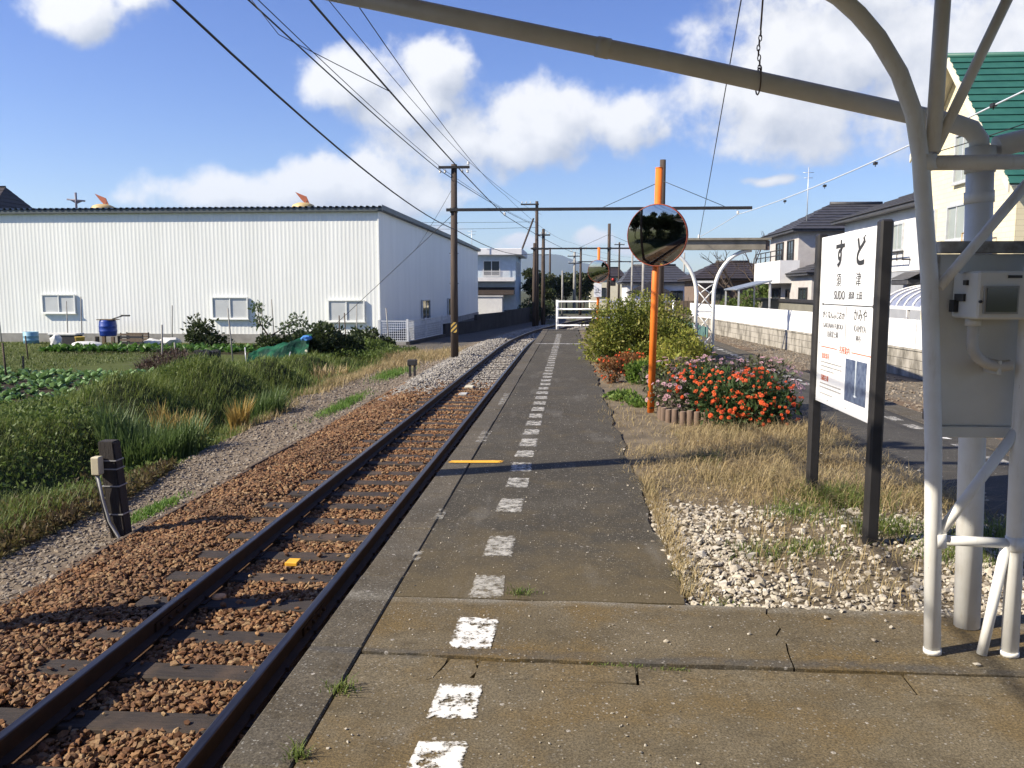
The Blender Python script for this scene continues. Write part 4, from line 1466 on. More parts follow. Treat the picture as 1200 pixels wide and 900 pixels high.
# ---- block wall with white panel fence, right of the removed track
A0, A1 = Vector((9.24, 18.0, 0)), Vector((7.20, 50.0, 0))
wd = (A1 - A0).normalized()
wn_ = Vector((-wd.y, wd.x, 0))
if wn_.x > 0:
    wn_ = -wn_
wl = thing('block_wall', 'grey concrete block retaining wall below the white panel fence', 'wall', (9.24, 18.0, -0.78))
ang = math.atan2(wd.y, wd.x)
M_block = M('concrete_block', (0.36, 0.335, 0.29), (0.12, 0.11, 0.09), 2.6, 0.92, 0.5, 30, 0.012, stretch=(1, 1, 0.45), lo=0.42, hi=0.66)
P_ = lambda s_, o_: A0 + wd * s_ + wn_ * o_
mb = MB()
q0, q1 = P_(-10, -0.15), P_(34, -0.15)
q2, q3 = P_(34, -0.01), P_(-10, -0.01)
mb.prism([(q0.x, q0.y), (q1.x, q1.y), (q2.x, q2.y), (q3.x, q3.y)], -0.95, -0.03).build('mortar_core', M('mortar', (0.13, 0.12, 0.105), None, 4, 0.95), wl)
blk = MB().box(0.008, 0.592, -0.035, 0.0, 0.006, 0.232, 0.006)
blk_me = mesh_of(blk, 'block', M_block)
for k in range(-12, 52):
    for j in range(3):
        q = P_(k * 0.6 + (0.3 if j == 1 else 0), -0.0)
        inst(blk_me, 'block', wl, (q.x, q.y, -0.755 + j * 0.24), ang, rot=(0, 0, ang + (0 if wn_.dot(Vector((wd.y, -wd.x, 0))) > 0 else 0)))
q = [P_(-10, 0.03), P_(34, 0.03), P_(34, -0.17), P_(-10, -0.17)]
MB().prism([(w.x, w.y) for w in q], -0.028, 0.012).build('coping', M_block, wl)
fe = thing('panel_fence', 'white solid panel fence on top of the block wall', 'fence', (9.24, 18, 0.0))
M_fence = M('white_fence_panel', (0.80, 0.80, 0.79), (0.72, 0.72, 0.71), 0.8, 0.5)
s_ = -10.0
while s_ < 33:
    q = [P_(s_ + 0.01, -0.05), P_(s_ + 3.59, -0.05), P_(s_ + 3.59, -0.09), P_(s_ + 0.01, -0.09)]
    MB().prism([(w.x, w.y) for w in q], 0.02, 0.78).build('panel', M_fence, fe)
    q = [P_(s_ - 0.03, -0.04), P_(s_ + 0.03, -0.04), P_(s_ + 0.03, -0.12), P_(s_ - 0.03, -0.12)]
    MB().prism([(w.x, w.y) for w in q], 0.014, 0.80).build('post', M_alu, fe)
    s_ += 3.6

# ---- teal low fence and brown fence behind the shrubs
tf = thing('teal_fence', 'low teal mesh fence panel behind the lattice column', 'fence', (5.2, 33, -0.7))
M_teal = M('teal_sheet', (0.10, 0.19, 0.17), (0.075, 0.15, 0.135), 2, 0.7)
for k in range(5):
    y0 = 31 + k * 2.4
    x0 = 5.0 + 0.02 * k
    MB().prism([(x0, y0 + 0.03), (x0 + 0.04, y0 + 0.03), (x0 + 0.06, y0 + 2.37), (x0 + 0.02, y0 + 2.37)], -0.75, 0.18).build('panel', M_teal, tf)
    MB().tube([(x0, y0, -0.8), (x0, y0, 0.26)], 0.03, 8).build('post', M_teal, tf)
bf = thing('brown_fence', 'brown vertical board fence far behind the teal fence', 'fence', (6, 56, -0.7))
M_brf = M('brown_board', (0.17, 0.125, 0.085), (0.11, 0.08, 0.055), 3, 0.85, stretch=(6, 6, 0.6))
bmesh_b = mesh_of(MB().box(-0.11, 0.11, -0.015, 0.015, 0, 1.6), 'board', M_brf)
for k in range(24):
    inst(bmesh_b, 'board', bf, (5.2 + k * 0.235, 56 + 0.02 * (k % 3), -0.75))

# ---- mesh fence and dark wall beside the warehouse
mf = thing('mesh_fence', 'white wire mesh fence at the corner of the warehouse', 'fence', (-7.9, 39.6, -0.9))
M_wmesh = M('white_wire', (0.62, 0.64, 0.65), None, 4, 0.5)
mesh_pts = [(-9.3, 39.6), (-7.9, 39.6), (-7.6, 43.0), (-7.3, 46.4), (-7.0, 49.8)]
for i, (x, y) in enumerate(mesh_pts):
    MB().box(x - 0.05, x + 0.05, y - 0.05, y + 0.05, -1.1, 0.12 if i != 1 else 0.16).build('post', M_wmesh, mf)
for i in range(4):
    (xa, ya), (xb, yb) = mesh_pts[i], mesh_pts[i + 1]
    mb = MB()
    for k in range(9):
        zz = -0.9 + k * 0.12
        mb.tube([(xa, ya, zz), (xb, yb, zz)], 0.012 if k not in (0, 8) else 0.03, 4, smooth=False)
    L = math.hypot(xb - xa, yb - ya)
    n_ = int(L / 0.1)
    for k in range(1, n_):
        f = k / n_
        mb.tube([(xa + (xb - xa) * f, ya + (yb - ya) * f, -0.9), (xa + (xb - xa) * f, ya + (yb - ya) * f, 0.06)], 0.011, 4, smooth=False)
    mb.build('mesh_panel', M_wmesh, mf)
dw = thing('trackside_wall', 'dark low concrete wall along the far track in shade', 'wall', (-7.0, 45, -1.1))
wpts = [(-7.75, 39.3), (-7.1, 46.5), (-6.0, 52.5), (-4.7, 60.0), (-3.8, 66), (-2.6, 74)]
M_dw = M('shade_dark_concrete', (0.042, 0.040, 0.040), (0.022, 0.021, 0.021), 1.5, 0.92, 0.4, 20, 0.01)  # concrete colour lowered to near black, so the wall's shade is in the paint
for i in range(len(wpts) - 1):
    (xa, ya), (xb, yb) = wpts[i], wpts[i + 1]
    z1 = [-0.92, -0.35, 0.0, 0.10, 0.12][i]
    MB().prism([(xa, ya + 0.01), (xb, yb - 0.01), (xb - 0.18, yb - 0.01), (xa - 0.18, ya + 0.01)], -1.3, z1).build('wall_section', M_dw, dw)
ft = MB().box(-9.4, -7.8, 39.35, 39.75, -1.35, -0.95)
tag(ft.build('fence_footing', M_conc_plain), 'grey concrete footing under the white mesh fence corner', 'footing')

# ================================================================== SHELTER FRAME (the camera stands under its roof)
M_wpipe, t, b = base_mat('white_pipe_paint')
p = pos_vec(t)
n1, n2, n3 = noise(t, p, 5, 5, 0.6), noise(t, p, 38, 5, 0.7), noise(t, pos_vec(t, (6, 6, 1.2)), 5, 5, 0.65)
c = mixc(t, rmap(t, n1, 0.35, 0.65), (0.80, 0.80, 0.77), (0.71, 0.70, 0.66))
c = mixc(t, rmap(t, n3, 0.55, 0.72, 0, 0.45), c, (0.50, 0.46, 0.38))
c = mixc(t, rmap(t, n2, 0.70, 0.73, 0, 0.9), c, (0.16, 0.09, 0.05))
lk(t, c, b.inputs['Base Color'])
b.inputs['Roughness'].default_value = 0.5
bump(t, b, math_n(t, 'ADD', n1, rmap(t, n2, 0.70, 0.73, 0.0, -0.4)), 0.25, 0.003)
MATS['white_pipe_paint'] = M_wpipe
M_roofu = M('roof_underside', (0.36, 0.35, 0.33), (0.28, 0.27, 0.25), 2, 0.8)
shl = thing('platform_shelter', 'white painted steel pipe shelter frame with lattice column at the right', 'shelter', (1.7, 3.53, 0))
FY = 3.53


def arch_pts(x0, z0, x1, z1, n=12):
    """quarter-round bend from an upright at x0 to a level run at x1"""
    return [(x0 + (x1 - x0) * (1 - math.cos(math.pi / 2 * k / n)), z0 + (z1 - z0) * math.sin(math.pi / 2 * k / n)) for k in range(n + 1)]


def lattice(fy, parent, detail=True):
    lx = [(1.56, 0.0), (1.515, 0.9), (1.46, 1.6), (1.415, 1.95)]
    bend = [(1.40, 2.08), (1.365, 2.25), (1.30, 2.41), (1.21, 2.55), (1.13, 2.64), (1.05, 2.71), (0.85, 2.83), (0.55, 2.92), (0.2, 2.96)]
    MB().tube([(x, fy, z) for x, z in lx + bend], 0.034, 14).build('arched_leg', M_wpipe, parent)
    rx = [(1.88, 0.0), (1.86, 0.9), (1.86, 1.6), (1.90, 1.95)]
    MB().tube([(x, fy, z) for x, z in rx + [(3.40 - x + (1.88 - 1.8), z) for x, z in bend]], 0.034, 14).build('arched_leg', M_wpipe, parent)
    mb = [((1.43, 2.06), (1.90, 2.06), 0.031), ((1.445, 2.10), (1.455, 2.93), 0.03), ((1.45, 2.10), (1.80, 2.93), 0.021), ((1.50, 1.56), (1.86, 2.03), 0.021),
          ((1.535, 0.50), (1.85, 0.49), 0.0215), ((1.555, 0.52), (1.845, 0.97), 0.0215), ((1.765, 0.0), (1.835, 0.48), 0.021)]
    for (a, b_) in (((1.56, 0.0), (1.559, 0.02)), ((1.88, 0.0), (1.879, 0.02)), ((1.43, 2.03), (1.425, 2.09)), ((1.555, 0.47), (1.552, 0.53)), ((1.87, 0.46), (1.868, 0.52))):
        MB().tube([(a[0], fy, a[1]), (b_[0], fy, b_[1])], 0.0365, 14).build('weld_bead', M_wpipe, parent)
    for (a, b_, r_) in mb:
        MB().tube([(a[0], fy, a[1]), (b_[0], fy, b_[1])], r_, 10).build('brace', M_wpipe, parent)


lattice(FY, shl)
lattice(-1.2, shl)
# roof: two shallow wings meeting over the column, edge just past the track edge; out of view above the lens
mb = MB()
for (xa, za, xb, zb) in ((-1.5, 3.07, 1.72, 3.0), (1.72, 3.0, 4.3, 3.06)):
    mb.add([(xa, -6, za), (xb, -6, zb), (xb, 3.92, zb), (xa, 3.92, za), (xa, -6, za + 0.06), (xb, -6, zb + 0.06), (xb, 3.92, zb + 0.06), (xa, 3.92, za + 0.06)],
           [(3, 2, 1, 0), (4, 5, 6, 7), (0, 1, 5, 4), (1, 2, 6, 5), (2, 3, 7, 6), (3, 0, 4, 7)])
mb.build('roof', M_roofu, shl)
for yy_ in (3.53, 1.2, -1.2, -3.5):
    MB().tube([(-1.45, yy_, 2.985), (4.2, yy_, 2.95)], 0.028, 8).build('rafter', M_wpipe, shl)
# rainwater pipe
rp_ = thing('rainwater_pipe', 'cream rainwater pipe sloping across the top to a thick white downpipe', 'drainpipe', (1.82, 3.84, 0))
M_dpipe = M('cream_pipe', (0.68, 0.67, 0.62), (0.58, 0.57, 0.52), 4, 0.45, 0.1, 20, 0.002)
MB().tube([(-1.15, 3.84, 2.90), (0.4, 3.84, 2.56), (1.66, 3.84, 2.27), (1.73, 3.84, 2.245), (1.765, 3.84, 2.20), (1.775, 3.84, 2.12)], 0.041, 16).build('sloping_pipe', M_dpipe, rp_)
MB().tube([(1.775, 3.84, 2.14), (1.845, 3.84, 0.0)], 0.056, 18).build('downpipe', M_wpipe, rp_)
MB().tube([(1.774, 3.84, 2.17), (1.777, 3.84, 2.06)], 0.062, 18).build('collar', M_dpipe, rp_)
MB().tube([(1.779, 3.84, 1.98), (1.782, 3.84, 1.93)], 0.061, 18).build('collar', M_wpipe, rp_)
MB().tube([(0.10, 3.84, 2.626), (0.16, 3.84, 2.613)], 0.0445, 16).build('collar', M_dpipe, rp_)
MB().tube([(1.84, 3.84, 2.17), (2.5, 3.84, 2.33), (3.6, 3.84, 2.6)], 0.0465, 14).build('sloping_pipe', M_dpipe, rp_)
# chain from the roof to the pipe
ch = thing('hanging_chain', 'thin rusty chain hanging from above onto the sloping pipe', 'chain', (0.82, 3.84, 2.46))
M_rust = M('rusty_iron', (0.12, 0.075, 0.05), (0.2, 0.16, 0.13), 14, 0.7, metal=0.3)
mb = MB().tube([(0.815, 3.84, 2.68), (0.82, 3.80, 3.0)], 0.004, 6)
for k in range(9):
    z0 = 2.50 + k * 0.021
    c_ = Vector((0.812 + 0.004 * math.sin(k), 3.84 - 0.05 * (k == 0), z0))
    ax_ = Vector((1, 0, 0)) if k % 2 else Vector((0, 1, 0))
    mb.tube([c_ + ax_ * 0.0065 * math.cos(a) + Vector((0, 0, 0.014 * math.sin(a))) for a in np.linspace(0, 2 * math.pi, 9)], 0.0026, 5, caps=False)
mb.tube([Vector((0.812, 3.84, 2.463)) + Vector((0, math.cos(a) * 0.052, math.sin(a) * 0.056)) for a in np.linspace(0, 2 * math.pi, 14)], 0.0035, 5, caps=False)
mb.build('links', M_rust, ch)

# ---- electric panel board and meter
M_board_w = M('painted_plywood', (0.72, 0.70, 0.63), (0.63, 0.61, 0.54), 3, 0.7, 0.15, 20, 0.003)
pb = thing('meter_board', 'cream painted backing board hung on the lattice column', 'panel', (1.7, 3.56, 0.9))
MB().box(1.538, 2.20, 3.625, 3.65, 0.975, 1.70, 0.003).build('board', M_board_w, pb)
MB().box(1.53, 2.21, 3.61, 3.66, 0.925, 0.972, 0.003).build('bottom_rail', M_board_w, pb)
MB().box(1.525, 2.21, 3.60, 3.66, 1.703, 1.752, 0.004).build('top_rail', M('flaking_paint_wood', (0.50, 0.48, 0.43), (0.22, 0.20, 0.17), 14, 0.85, 0.4, 40, 0.004), pb)
MB().box(1.523, 1.537, 3.62, 3.65, 0.973, 1.70).build('side_rail', MATS['flaking_paint_wood'], pb)
for (x, z) in ((1.50, 1.02), (1.50, 1.35)):
    MB().box(x + 0.007, x + 0.022, 3.55, 3.64, z - 0.02, z + 0.02, 0.003).build('bracket', M_rust, pb)
mt = thing('electric_meter', 'cream electric meter box with dark glass window', 'electric meter', (1.66, 3.46, 1.44))
MB().box(1.595, 1.88, 3.40, 3.622, 1.435, 1.625, 0.008).build('case', M_board_w, mt)
MB().box(1.615, 1.745, 3.388, 3.402, 1.457, 1.567).build('window_frame', M('meter_bezel', (0.36, 0.35, 0.31), None, 8, 0.5), mt)
MB().box(1.623, 1.737, 3.383, 3.39, 1.465, 1.559).build('window_glass', glass_mat('meter_glass', (0.05, 0.055, 0.05), 0.08, 0.9), mt)
MB().box(1.705, 1.755, 3.392, 3.40, 1.597, 1.608).build('rating_plate', M_blk, mt)
MB().tube([(1.605, 3.402, 1.505), (1.605, 3.392, 1.505)], 0.006, 8).build('screw', M_blk, mt)
MB().box(1.585, 1.596, 3.50, 3.58, 1.505, 1.535).box(1.575, 1.596, 3.56, 3.60, 1.46, 1.51).box(1.585, 1.596, 3.48, 3.51, 1.57, 1.59).build('latch', M_blk, mt)
hs = thing('conduit_hose', 'ribbed cream conduit hose looping under the meter box', 'conduit', (1.66, 3.46, 1.3))
hp = []
for k in range(61):
    f = k / 60
    if f < 0.3:
        q = Vector((1.640 + 0.005 * f, 3.52, 1.435 - 0.10 * f / 0.3))
    else:
        a = math.pi + (f - 0.3) / 0.7 * (math.pi * 0.62)
        q = Vector((1.758 + 0.117 * math.cos(a), 3.52, 1.335 + 0.095 * math.sin(a)))
    hp.append(q)
MB().tube(hp, [0.021 + (0.003 if k % 2 else -0.001) for k in range(61)], 12).build('hose', M('hose_plastic', (0.66, 0.62, 0.54), (0.55, 0.51, 0.44), 8, 0.55), hs)
MB().tube([(1.64, 3.52, 1.436), (1.64, 3.52, 1.405)], 0.03, 12).build('gland', M_board_w, hs)
MB().box(1.740, 1.755, 3.50, 3.624, 1.205, 1.265, 0.003).build('clip', M_board_w, hs)

# ================================================================== STATION NAME SIGN (parallel to the track, faces it)
sg = thing('station_sign', 'white station name board with dark text between two black posts', 'sign', (1.86, 5.8, 0))
M_sign = M('white_sign_enamel', (0.80, 0.80, 0.80), (0.76, 0.76, 0.76), 1, 0.35)
M_post = M('dark_brown_post', (0.016, 0.015, 0.016), (0.024, 0.022, 0.022), 7, 0.5, 0.1, 30, 0.002)
for yy_ in (5.128, 6.387):
    MB().box(1.815, 1.89, yy_ - 0.042, yy_ + 0.042, -0.05, 1.965, 0.012).build('post', M_post, sg)
brd = MB().box(1.842, 1.868, 5.17, 6.345, 0.725, 1.935, 0.003).build('board', M_sign, sg)
M_ink = M('sign_ink', (0.035, 0.035, 0.037), None, 4, 0.5)
M_ink2 = M('sign_ink_grey', (0.16, 0.16, 0.17), None, 4, 0.5)
M_ored = M('sign_orange_red', (0.62, 0.13, 0.05), None, 4, 0.5)
FX = 1.8405
text_part('lettering', 'す', 0.205, M_ink, brd, (FX, 5.91, 1.785), sx=1.0, offset=0.006)
text_part('lettering', 'ど', 0.205, M_ink, brd, (FX, 5.50, 1.785), sx=1.0, offset=0.006)
text_part('lettering', '須', 0.10, M_ink, brd, (FX, 5.915, 1.612))
text_part('lettering', '津', 0.10, M_ink, brd, (FX, 5.52, 1.612))
text_part('lettering', 'SUDO', 0.085, M_ink, brd, (FX, 5.885, 1.512), sx=1.0)
text_part('lettering', '須津', 0.055, M_ink, brd, (FX, 5.64, 1.512))
text_part('lettering', '土田', 0.055, M_ink, brd, (FX, 5.49, 1.512))
mb = MB().box(FX - 0.001, FX + 0.002, 5.235, 6.245, 1.446, 1.452)
mb.add([(FX, 5.20, 1.449), (FX, 5.24, 1.461), (FX, 5.24, 1.437)], [(0, 1, 2)]).add([(FX, 6.28, 1.449), (FX, 6.24, 1.437), (FX, 6.24, 1.461)], [(0, 1, 2)])
mb.build('arrow_line', M_ink, brd)
MB().box(FX - 0.001, FX + 0.002, 5.722, 5.726, 1.20, 1.44).build('divider', M_ink2, brd)
text_part('lettering', 'がくなんふじおか', 0.062, M_ink, brd, (FX, 6.0, 1.372), sx=1.0)
text_part('lettering', 'かみや', 0.085, M_ink, brd, (FX, 5.45, 1.385))
text_part('lettering', 'GAKUNAN FUJIOKA', 0.05, M_ink2, brd, (FX, 6.0, 1.297))
text_part('lettering', 'KAMIYA', 0.062, M_ink2, brd, (FX, 5.45, 1.30))
text_part('lettering', '岳南富士岡', 0.05, M_ink2, brd, (FX, 6.0, 1.235))
text_part('lettering', '神谷', 0.05, M_ink2, brd, (FX, 5.47, 1.235))
text_part('lettering', '名所案内', 0.055, M_ored, brd, (FX, 5.73, 1.14))
mb = MB()
for k in range(17):
    for s0 in (6.25, 5.585):
        y0 = s0 - k * 0.0215
        mb.box(FX - 0.001, FX + 0.002, y0 - 0.012, y0, 1.137, 1.144)
mb.build('dotted_rule', M_ored, brd)
text_part('lettering', '須津渓谷', 0.045, M_ored, brd, (FX, 6.14, 1.072))
text_part('lettering', '浅間古墳', 0.045, M_ored, brd, (FX, 6.14, 0.912))
rr = random.Random(5)
for row, zz in enumerate((1.03, 1.0, 0.97, 0.873, 0.845, 0.80)):
    mb = MB()
    y0 = 6.25
    while y0 > (5.78 if row % 3 != 2 else 5.95):
        w_ = rr.uniform(0.012, 0.022)
        mb.box(FX - 0.001, FX + 0.002, y0 - w_, y0, zz - 0.0045, zz + 0.0045)
        y0 -= w_ + rr.uniform(0.004, 0.012)
    mb.build('small_print', M('sign_ink_pale', (0.34, 0.33, 0.32), None, 4, 0.5), brd)
# printed waterfall picture
mp, t, b = base_mat('waterfall_print')
p = pos_vec(t)
s2 = nd(t, 'ShaderNodeSeparateXYZ')
lk(t, p, s2.inputs[0])
n1 = noise(t, p, 18, 6, 0.7)
c = mixc(t, rmap(t, n1, 0.35, 0.7), (0.035, 0.055, 0.12), (0.16, 0.20, 0.28))
dy = math_n(t, 'ABSOLUTE', math_n(t, 'SUBTRACT', s2.outputs[1], math_n(t, 'ADD', 5.485, math_n(t, 'MULTIPLY', math_n(t, 'SUBTRACT', n1, 0.5), 0.02))))
wid = math_n(t, 'ADD', 0.008, math_n(t, 'MULTIPLY', math_n(t, 'MAXIMUM', math_n(t, 'SUBTRACT', s2.outputs[2], 1.0), 0.0), 0.05))
fall = rmap(t, math_n(t, 'DIVIDE', dy, wid), 0.6, 1.5, 1.0, 0.0)
fall = math_n(t, 'MULTIPLY', fall, rmap(t, s2.outputs[2], 0.85, 0.87))
c = mixc(t, math_n(t, 'MULTIPLY', fall, 0.8), c, (0.6, 0.66, 0.68))
splash = rmap(t, math_n(t, 'ADD', math_n(t, 'MULTIPLY', dy, 1.0), math_n(t, 'MULTIPLY', math_n(t, 'ABSOLUTE', math_n(t, 'SUBTRACT', s2.outputs[2], 0.862)), 4)), 0.01, 0.05, 0.9, 0)
c = mixc(t, splash, c, (0.7, 0.76, 0.8))
lk(t, c, b.inputs['Base Color'])
b.inputs['Roughness'].default_value = 0.4
MB().box(FX - 0.001, FX + 0.002, 5.29, 5.69, 0.815, 1.095).build('printed_picture', mp, brd)
for (yy_, zz) in ((6.30, 1.165), (6.02, 1.175), (5.6, 1.19), (5.21, 1.2), (6.05, 0.765), (5.66, 0.765), (5.22, 0.80)):
    MB().tube([(FX - 0.003, yy_, zz), (FX + 0.002, yy_, zz)], 0.008, 8).build('screw', M_alu, brd)

# ================================================================== MIRRORS
M_orange = M('orange_pole_paint', (0.80, 0.20, 0.025), (0.72, 0.17, 0.022), 5, 0.45, 0.1, 40, 0.002)
mm, t, b = base_mat('mirror_glass')
lk(t, mixc(t, noise(t, pos_vec(t), 8, 4), (0.50, 0.50, 0.46), (0.42, 0.42, 0.39)), b.inputs['Base Color'])
b.inputs['Metallic'].default_value = 1.0
b.inputs['Roughness'].default_value = 0.03


def mirror(x, y, ztop, zc, r, label, nrm, pole_r, dx):
    th_ = thing('traffic_mirror', label, 'mirror', (x, y, 0), 'orange pole traffic mirrors on the platform')
    MB().tube([(x, y, -0.1), (x + dx, y, ztop)], pole_r, 18).build('pole', M_orange, th_)
    MB().tube([(x + dx, y, ztop), (x + dx, y, ztop + 0.01)], pole_r * 1.04, 18).build('pole_cap', M_orange, th_)
    n_ = Vector(nrm).normalized()
    c_ = Vector((x - 0.015 + dx * zc / ztop, y - pole_r - 0.10, zc))
    prof = []
    for k in range(13):
        q = r * k / 12
        prof.append((max(q, 0.0005), 0.034 * (1 - (k / 12) ** 2)))
    gl = MB().lathe(prof, c_, 48, n_).build('mirror_face', mm, th_)
    MB().lathe([(r * 0.985, -0.004), (r * 0.99, 0.006), (r * 1.008, 0.006), (r * 1.022, -0.015), (r * 1.02, -0.045), (r * 0.7, -0.055), (r * 0.2, -0.06), (0.001, -0.06)], c_, 48, n_).build('rim', M('dark_red_rim', (0.34, 0.07, 0.03), (0.24, 0.05, 0.025), 6, 0.5), th_)
    MB().tube([c_ - n_ * 0.05, Vector((x + dx * zc / ztop, y, zc))], 0.03, 8).build('bracket', M_blk, th_)
    MB().tube([(x + dx * zc / ztop, y, zc - 0.06), (x + dx * zc / ztop + 0.001, y, zc + 0.06)], pole_r + 0.012, 14).build('clamp', M_blk, th_)
    return th_


mirror(1.02, 10.6, 3.05, 2.22, 0.375, 'large round convex mirror on a tall orange pole beside the flower bed', (-0.38, -1, -0.09), 0.046, 0.05)
m2 = mirror(0.95, 30.4, 3.08, 2.23, 0.40, 'smaller looking round mirror on an orange pole at the far platform end', (-0.38, -1, -0.09), 0.05, 0.02)
MB().box(0.80, 1.08, 30.30, 30.335, 1.30, 1.80, 0.004).build('notice_plate', M_sign, m2)
text_part('lettering', '止', 0.22, M_ink, m2, (0.94, 30.297, 1.52), rot=Matrix(((1, 0, 0), (0, 0, -1), (0, 1, 0))))

# ================================================================== CATENARY GANTRIES AND WIRES
M_cpole = M('weathered_pole', (0.085, 0.062, 0.048), (0.042, 0.031, 0.025), 3, 0.85, 0.4, 30, 0.004, stretch=(3, 3, 0.3))
M_steel = M('dark_steel_beam', (0.016, 0.016, 0.018), (0.028, 0.026, 0.025), 4, 0.55)
M_ins = M('porcelain', (0.70, 0.70, 0.68), None, 4, 0.25)


def insulator(parent, x, y, z, s_=1.0, up=-1):
    MB().lathe([(0.012, 0), (0.012, 0.05), (0.045, 0.055), (0.05, 0.085), (0.025, 0.095), (0.045, 0.115), (0.048, 0.14), (0.02, 0.155), (0.001, 0.16)], (x, y, z), 10, (0, 0, up)).build('insulator', M_ins, parent)


def gantry(y, xl, xr, xend, label, zt=6.12, zb=4.47, arm=True, zr=6.2):
    g_ = thing('catenary_gantry', label, 'catenary gantry', (xl, y, -1.0), 'overhead line gantries across the track')
    MB().tube([(xl, y, -1.3), (xl, y, 2.0), (xl + 0.03, y, zt)], [0.15, 0.135, 0.11], 14).build('pole', M_cpole, g_)
    MB().tube([(xr, y, -0.6), (xr + 0.01, y, zr)], [0.14, 0.105], 14).build('pole', M_cpole, g_)
    MB().box(xl - 0.25, xend, y - 0.19, y - 0.12, zb - 0.055, zb + 0.055, 0.006).build('cross_beam', M_steel, g_)
    for xx in (xl, xr):
        MB().tube([(xx + 0.01, y, zb - 0.09), (xx + 0.01, y, zb + 0.09)], 0.145, 12).build('clamp', M_steel, g_)
    for xe in (xr - 2.1, xr + 2.2):
        MB().tube([(xr, y - 0.1, zr - 0.75), (xe, y - 0.15, zb + 0.06)], 0.011, 6).build('stay_wire', M_steel, g_)
    if arm:
        MB().box(xl - 0.52, xl + 0.62, y - 0.20, y - 0.11, zt - 0.17, zt - 0.08, 0.006).build('cross_arm', M_steel, g_)
        for dx_ in (-0.46, -0.28, 0.35, 0.55):
            insulator(g_, xl + dx_, y - 0.155, zt - 0.17, 1.0, -1)
        insulator(g_, xl + 0.58, y - 0.155, zt - 0.08, 1.0, 1)
    insulator(g_, -2.46 if y < 40 else float(track_x(y)), y - 0.155, zb - 0.06)
    if xend > 5.5:
        insulator(g_, 5.9, y - 0.155, zb - 0.06)
    for k in range(3):
        MB().tube([(xl - 0.17, y, 1.8 + k * 1.1), (xl + 0.17, y, 1.8 + k * 1.1)], 0.012, 6).build('step_bolt', M_steel, g_)
    return g_


G1 = gantry(5.55, -4.55, 4.0, 6.3, 'overhead line gantry nearest the shelter, its pole shadow crossing the platform')
G2 = gantry(30.75, -4.36, 3.22, 6.4, 'overhead line gantry with pole beside the warehouse and beam behind the large mirror')
G3 = gantry(60.0, -2.7, 2.62, 4.6, 'overhead line gantry beyond the platform end by twin poles', 4.9, 4.5, False, 6.24)
G4 = gantry(88.0, 0.9, 8.6, 9.4, 'farthest overhead line gantry near the dark trees', 6.0, 4.5, True, 6.3)
pl = MB()
pl.add([(-4.47, 30.585, -0.02 + 0), (-4.25, 30.585, -0.02), (-4.25, 30.585, 0.36), (-4.47, 30.585, 0.36), (-4.47, 30.598, -0.02), (-4.25, 30.598, -0.02), (-4.25, 30.598, 0.36), (-4.47, 30.598, 0.36)], [(0, 1, 2, 3), (7, 6, 5, 4), (0, 4, 5, 1), (1, 5, 6, 2), (2, 6, 7, 3), (3, 7, 4, 0)])
mk, t, b = base_mat('hazard_stripes')
s2 = nd(t, 'ShaderNodeSeparateXYZ')
lk(t, pos_vec(t), s2.inputs[0])
st = math_n(t, 'GREATER_THAN', math_n(t, 'FRACT', math_n(t, 'MULTIPLY', math_n(t, 'SUBTRACT', s2.outputs[2], s2.outputs[0]), 5.5)), 0.5)
lk(t, mixc(t, st, (0.03, 0.03, 0.03), (0.55, 0.36, 0.08)), b.inputs['Base Color'])
pl.build('hazard_plate', mk, G2)


def wire(name, label, pts, r=0.008, sag=0.25, seg=10, mat=None, cat='wire', group='overhead wires'):
    out = []
    for i in range(len(pts) - 1):
        a, b_ = Vector(pts[i]), Vector(pts[i + 1])
        for k in range(seg + (i == len(pts) - 2)):
            f = k / seg
            q = a.lerp(b_, f)
            q.z -= 4 * sag * f * (1 - f)
            out.append(q)
    o = MB().tube(out, r, 6).build(name, mat or M_steel)
    return tag(o, label, cat, group)


wire('overhead_cable', 'lowest black cable sloping down over the warehouse roof to the wooden pole', [(-4.3, -18, 4.9), (-4.27, 5.75, 4.98), (-4.27, 30.75, 3.75), (-2.65, 60, 4.2)], 0.016, 0.42, 16)
wire('feeder_wire', 'upper left black feeder wire running to the left insulators of the pole', [(-4.86, -18, 5.95), (-4.86, 5.6, 5.98), (-4.82, 30.6, 5.88), (-3.0, 60, 6.3)], 0.014, 0.12, 14)
wire('feeder_wire', 'second black feeder wire beside the leftmost one at the pole top', [(-4.68, -18, 5.95), (-4.68, 5.6, 5.98), (-4.64, 30.6, 5.88), (-2.8, 60, 6.3)], 0.008, 0.16, 14)
wire('contact_wire', 'black contact wire above the centre of the track', [(-2.46, -18, 4.28), (-2.46, 5.6, 4.28), (-2.46, 30.6, 4.26), (float(track_x(60)), 59.8, 4.26), (float(track_x(88)), 87.8, 4.26)], 0.012, 0.1, 14)
wire('messenger_wire', 'thin wire above the track running over the gantry beam', [(-2.43, -18, 4.9), (-2.43, 5.6, 4.9), (-2.43, 30.6, 4.97), (float(track_x(60)), 59.8, 4.9), (float(track_x(88)), 87.8, 4.9)], 0.006, 0.32, 14)
wire('right_feeder_wire', 'thin wire leaving the right end of the pole cross arm', [(-3.82, -18, 6.05), (-3.82, 5.6, 6.2), (-3.78, 30.6, 6.2), (-2.2, 60, 6.9)], 0.007, 0.2, 14)
M_lwire = M('pale_wire', (0.62, 0.66, 0.70), (0.5, 0.54, 0.58), 3, 0.35)
wr = wire('pale_overhead_wire', 'pale shiny overhead wire descending from the green roof side to the gantry beam end', [(6.05, -18, 4.35), (6.0, 5.6, 4.4), (5.9, 30.6, 4.24), (6.2, 60, 4.3)], 0.013, 0.24, 16, M_lwire)
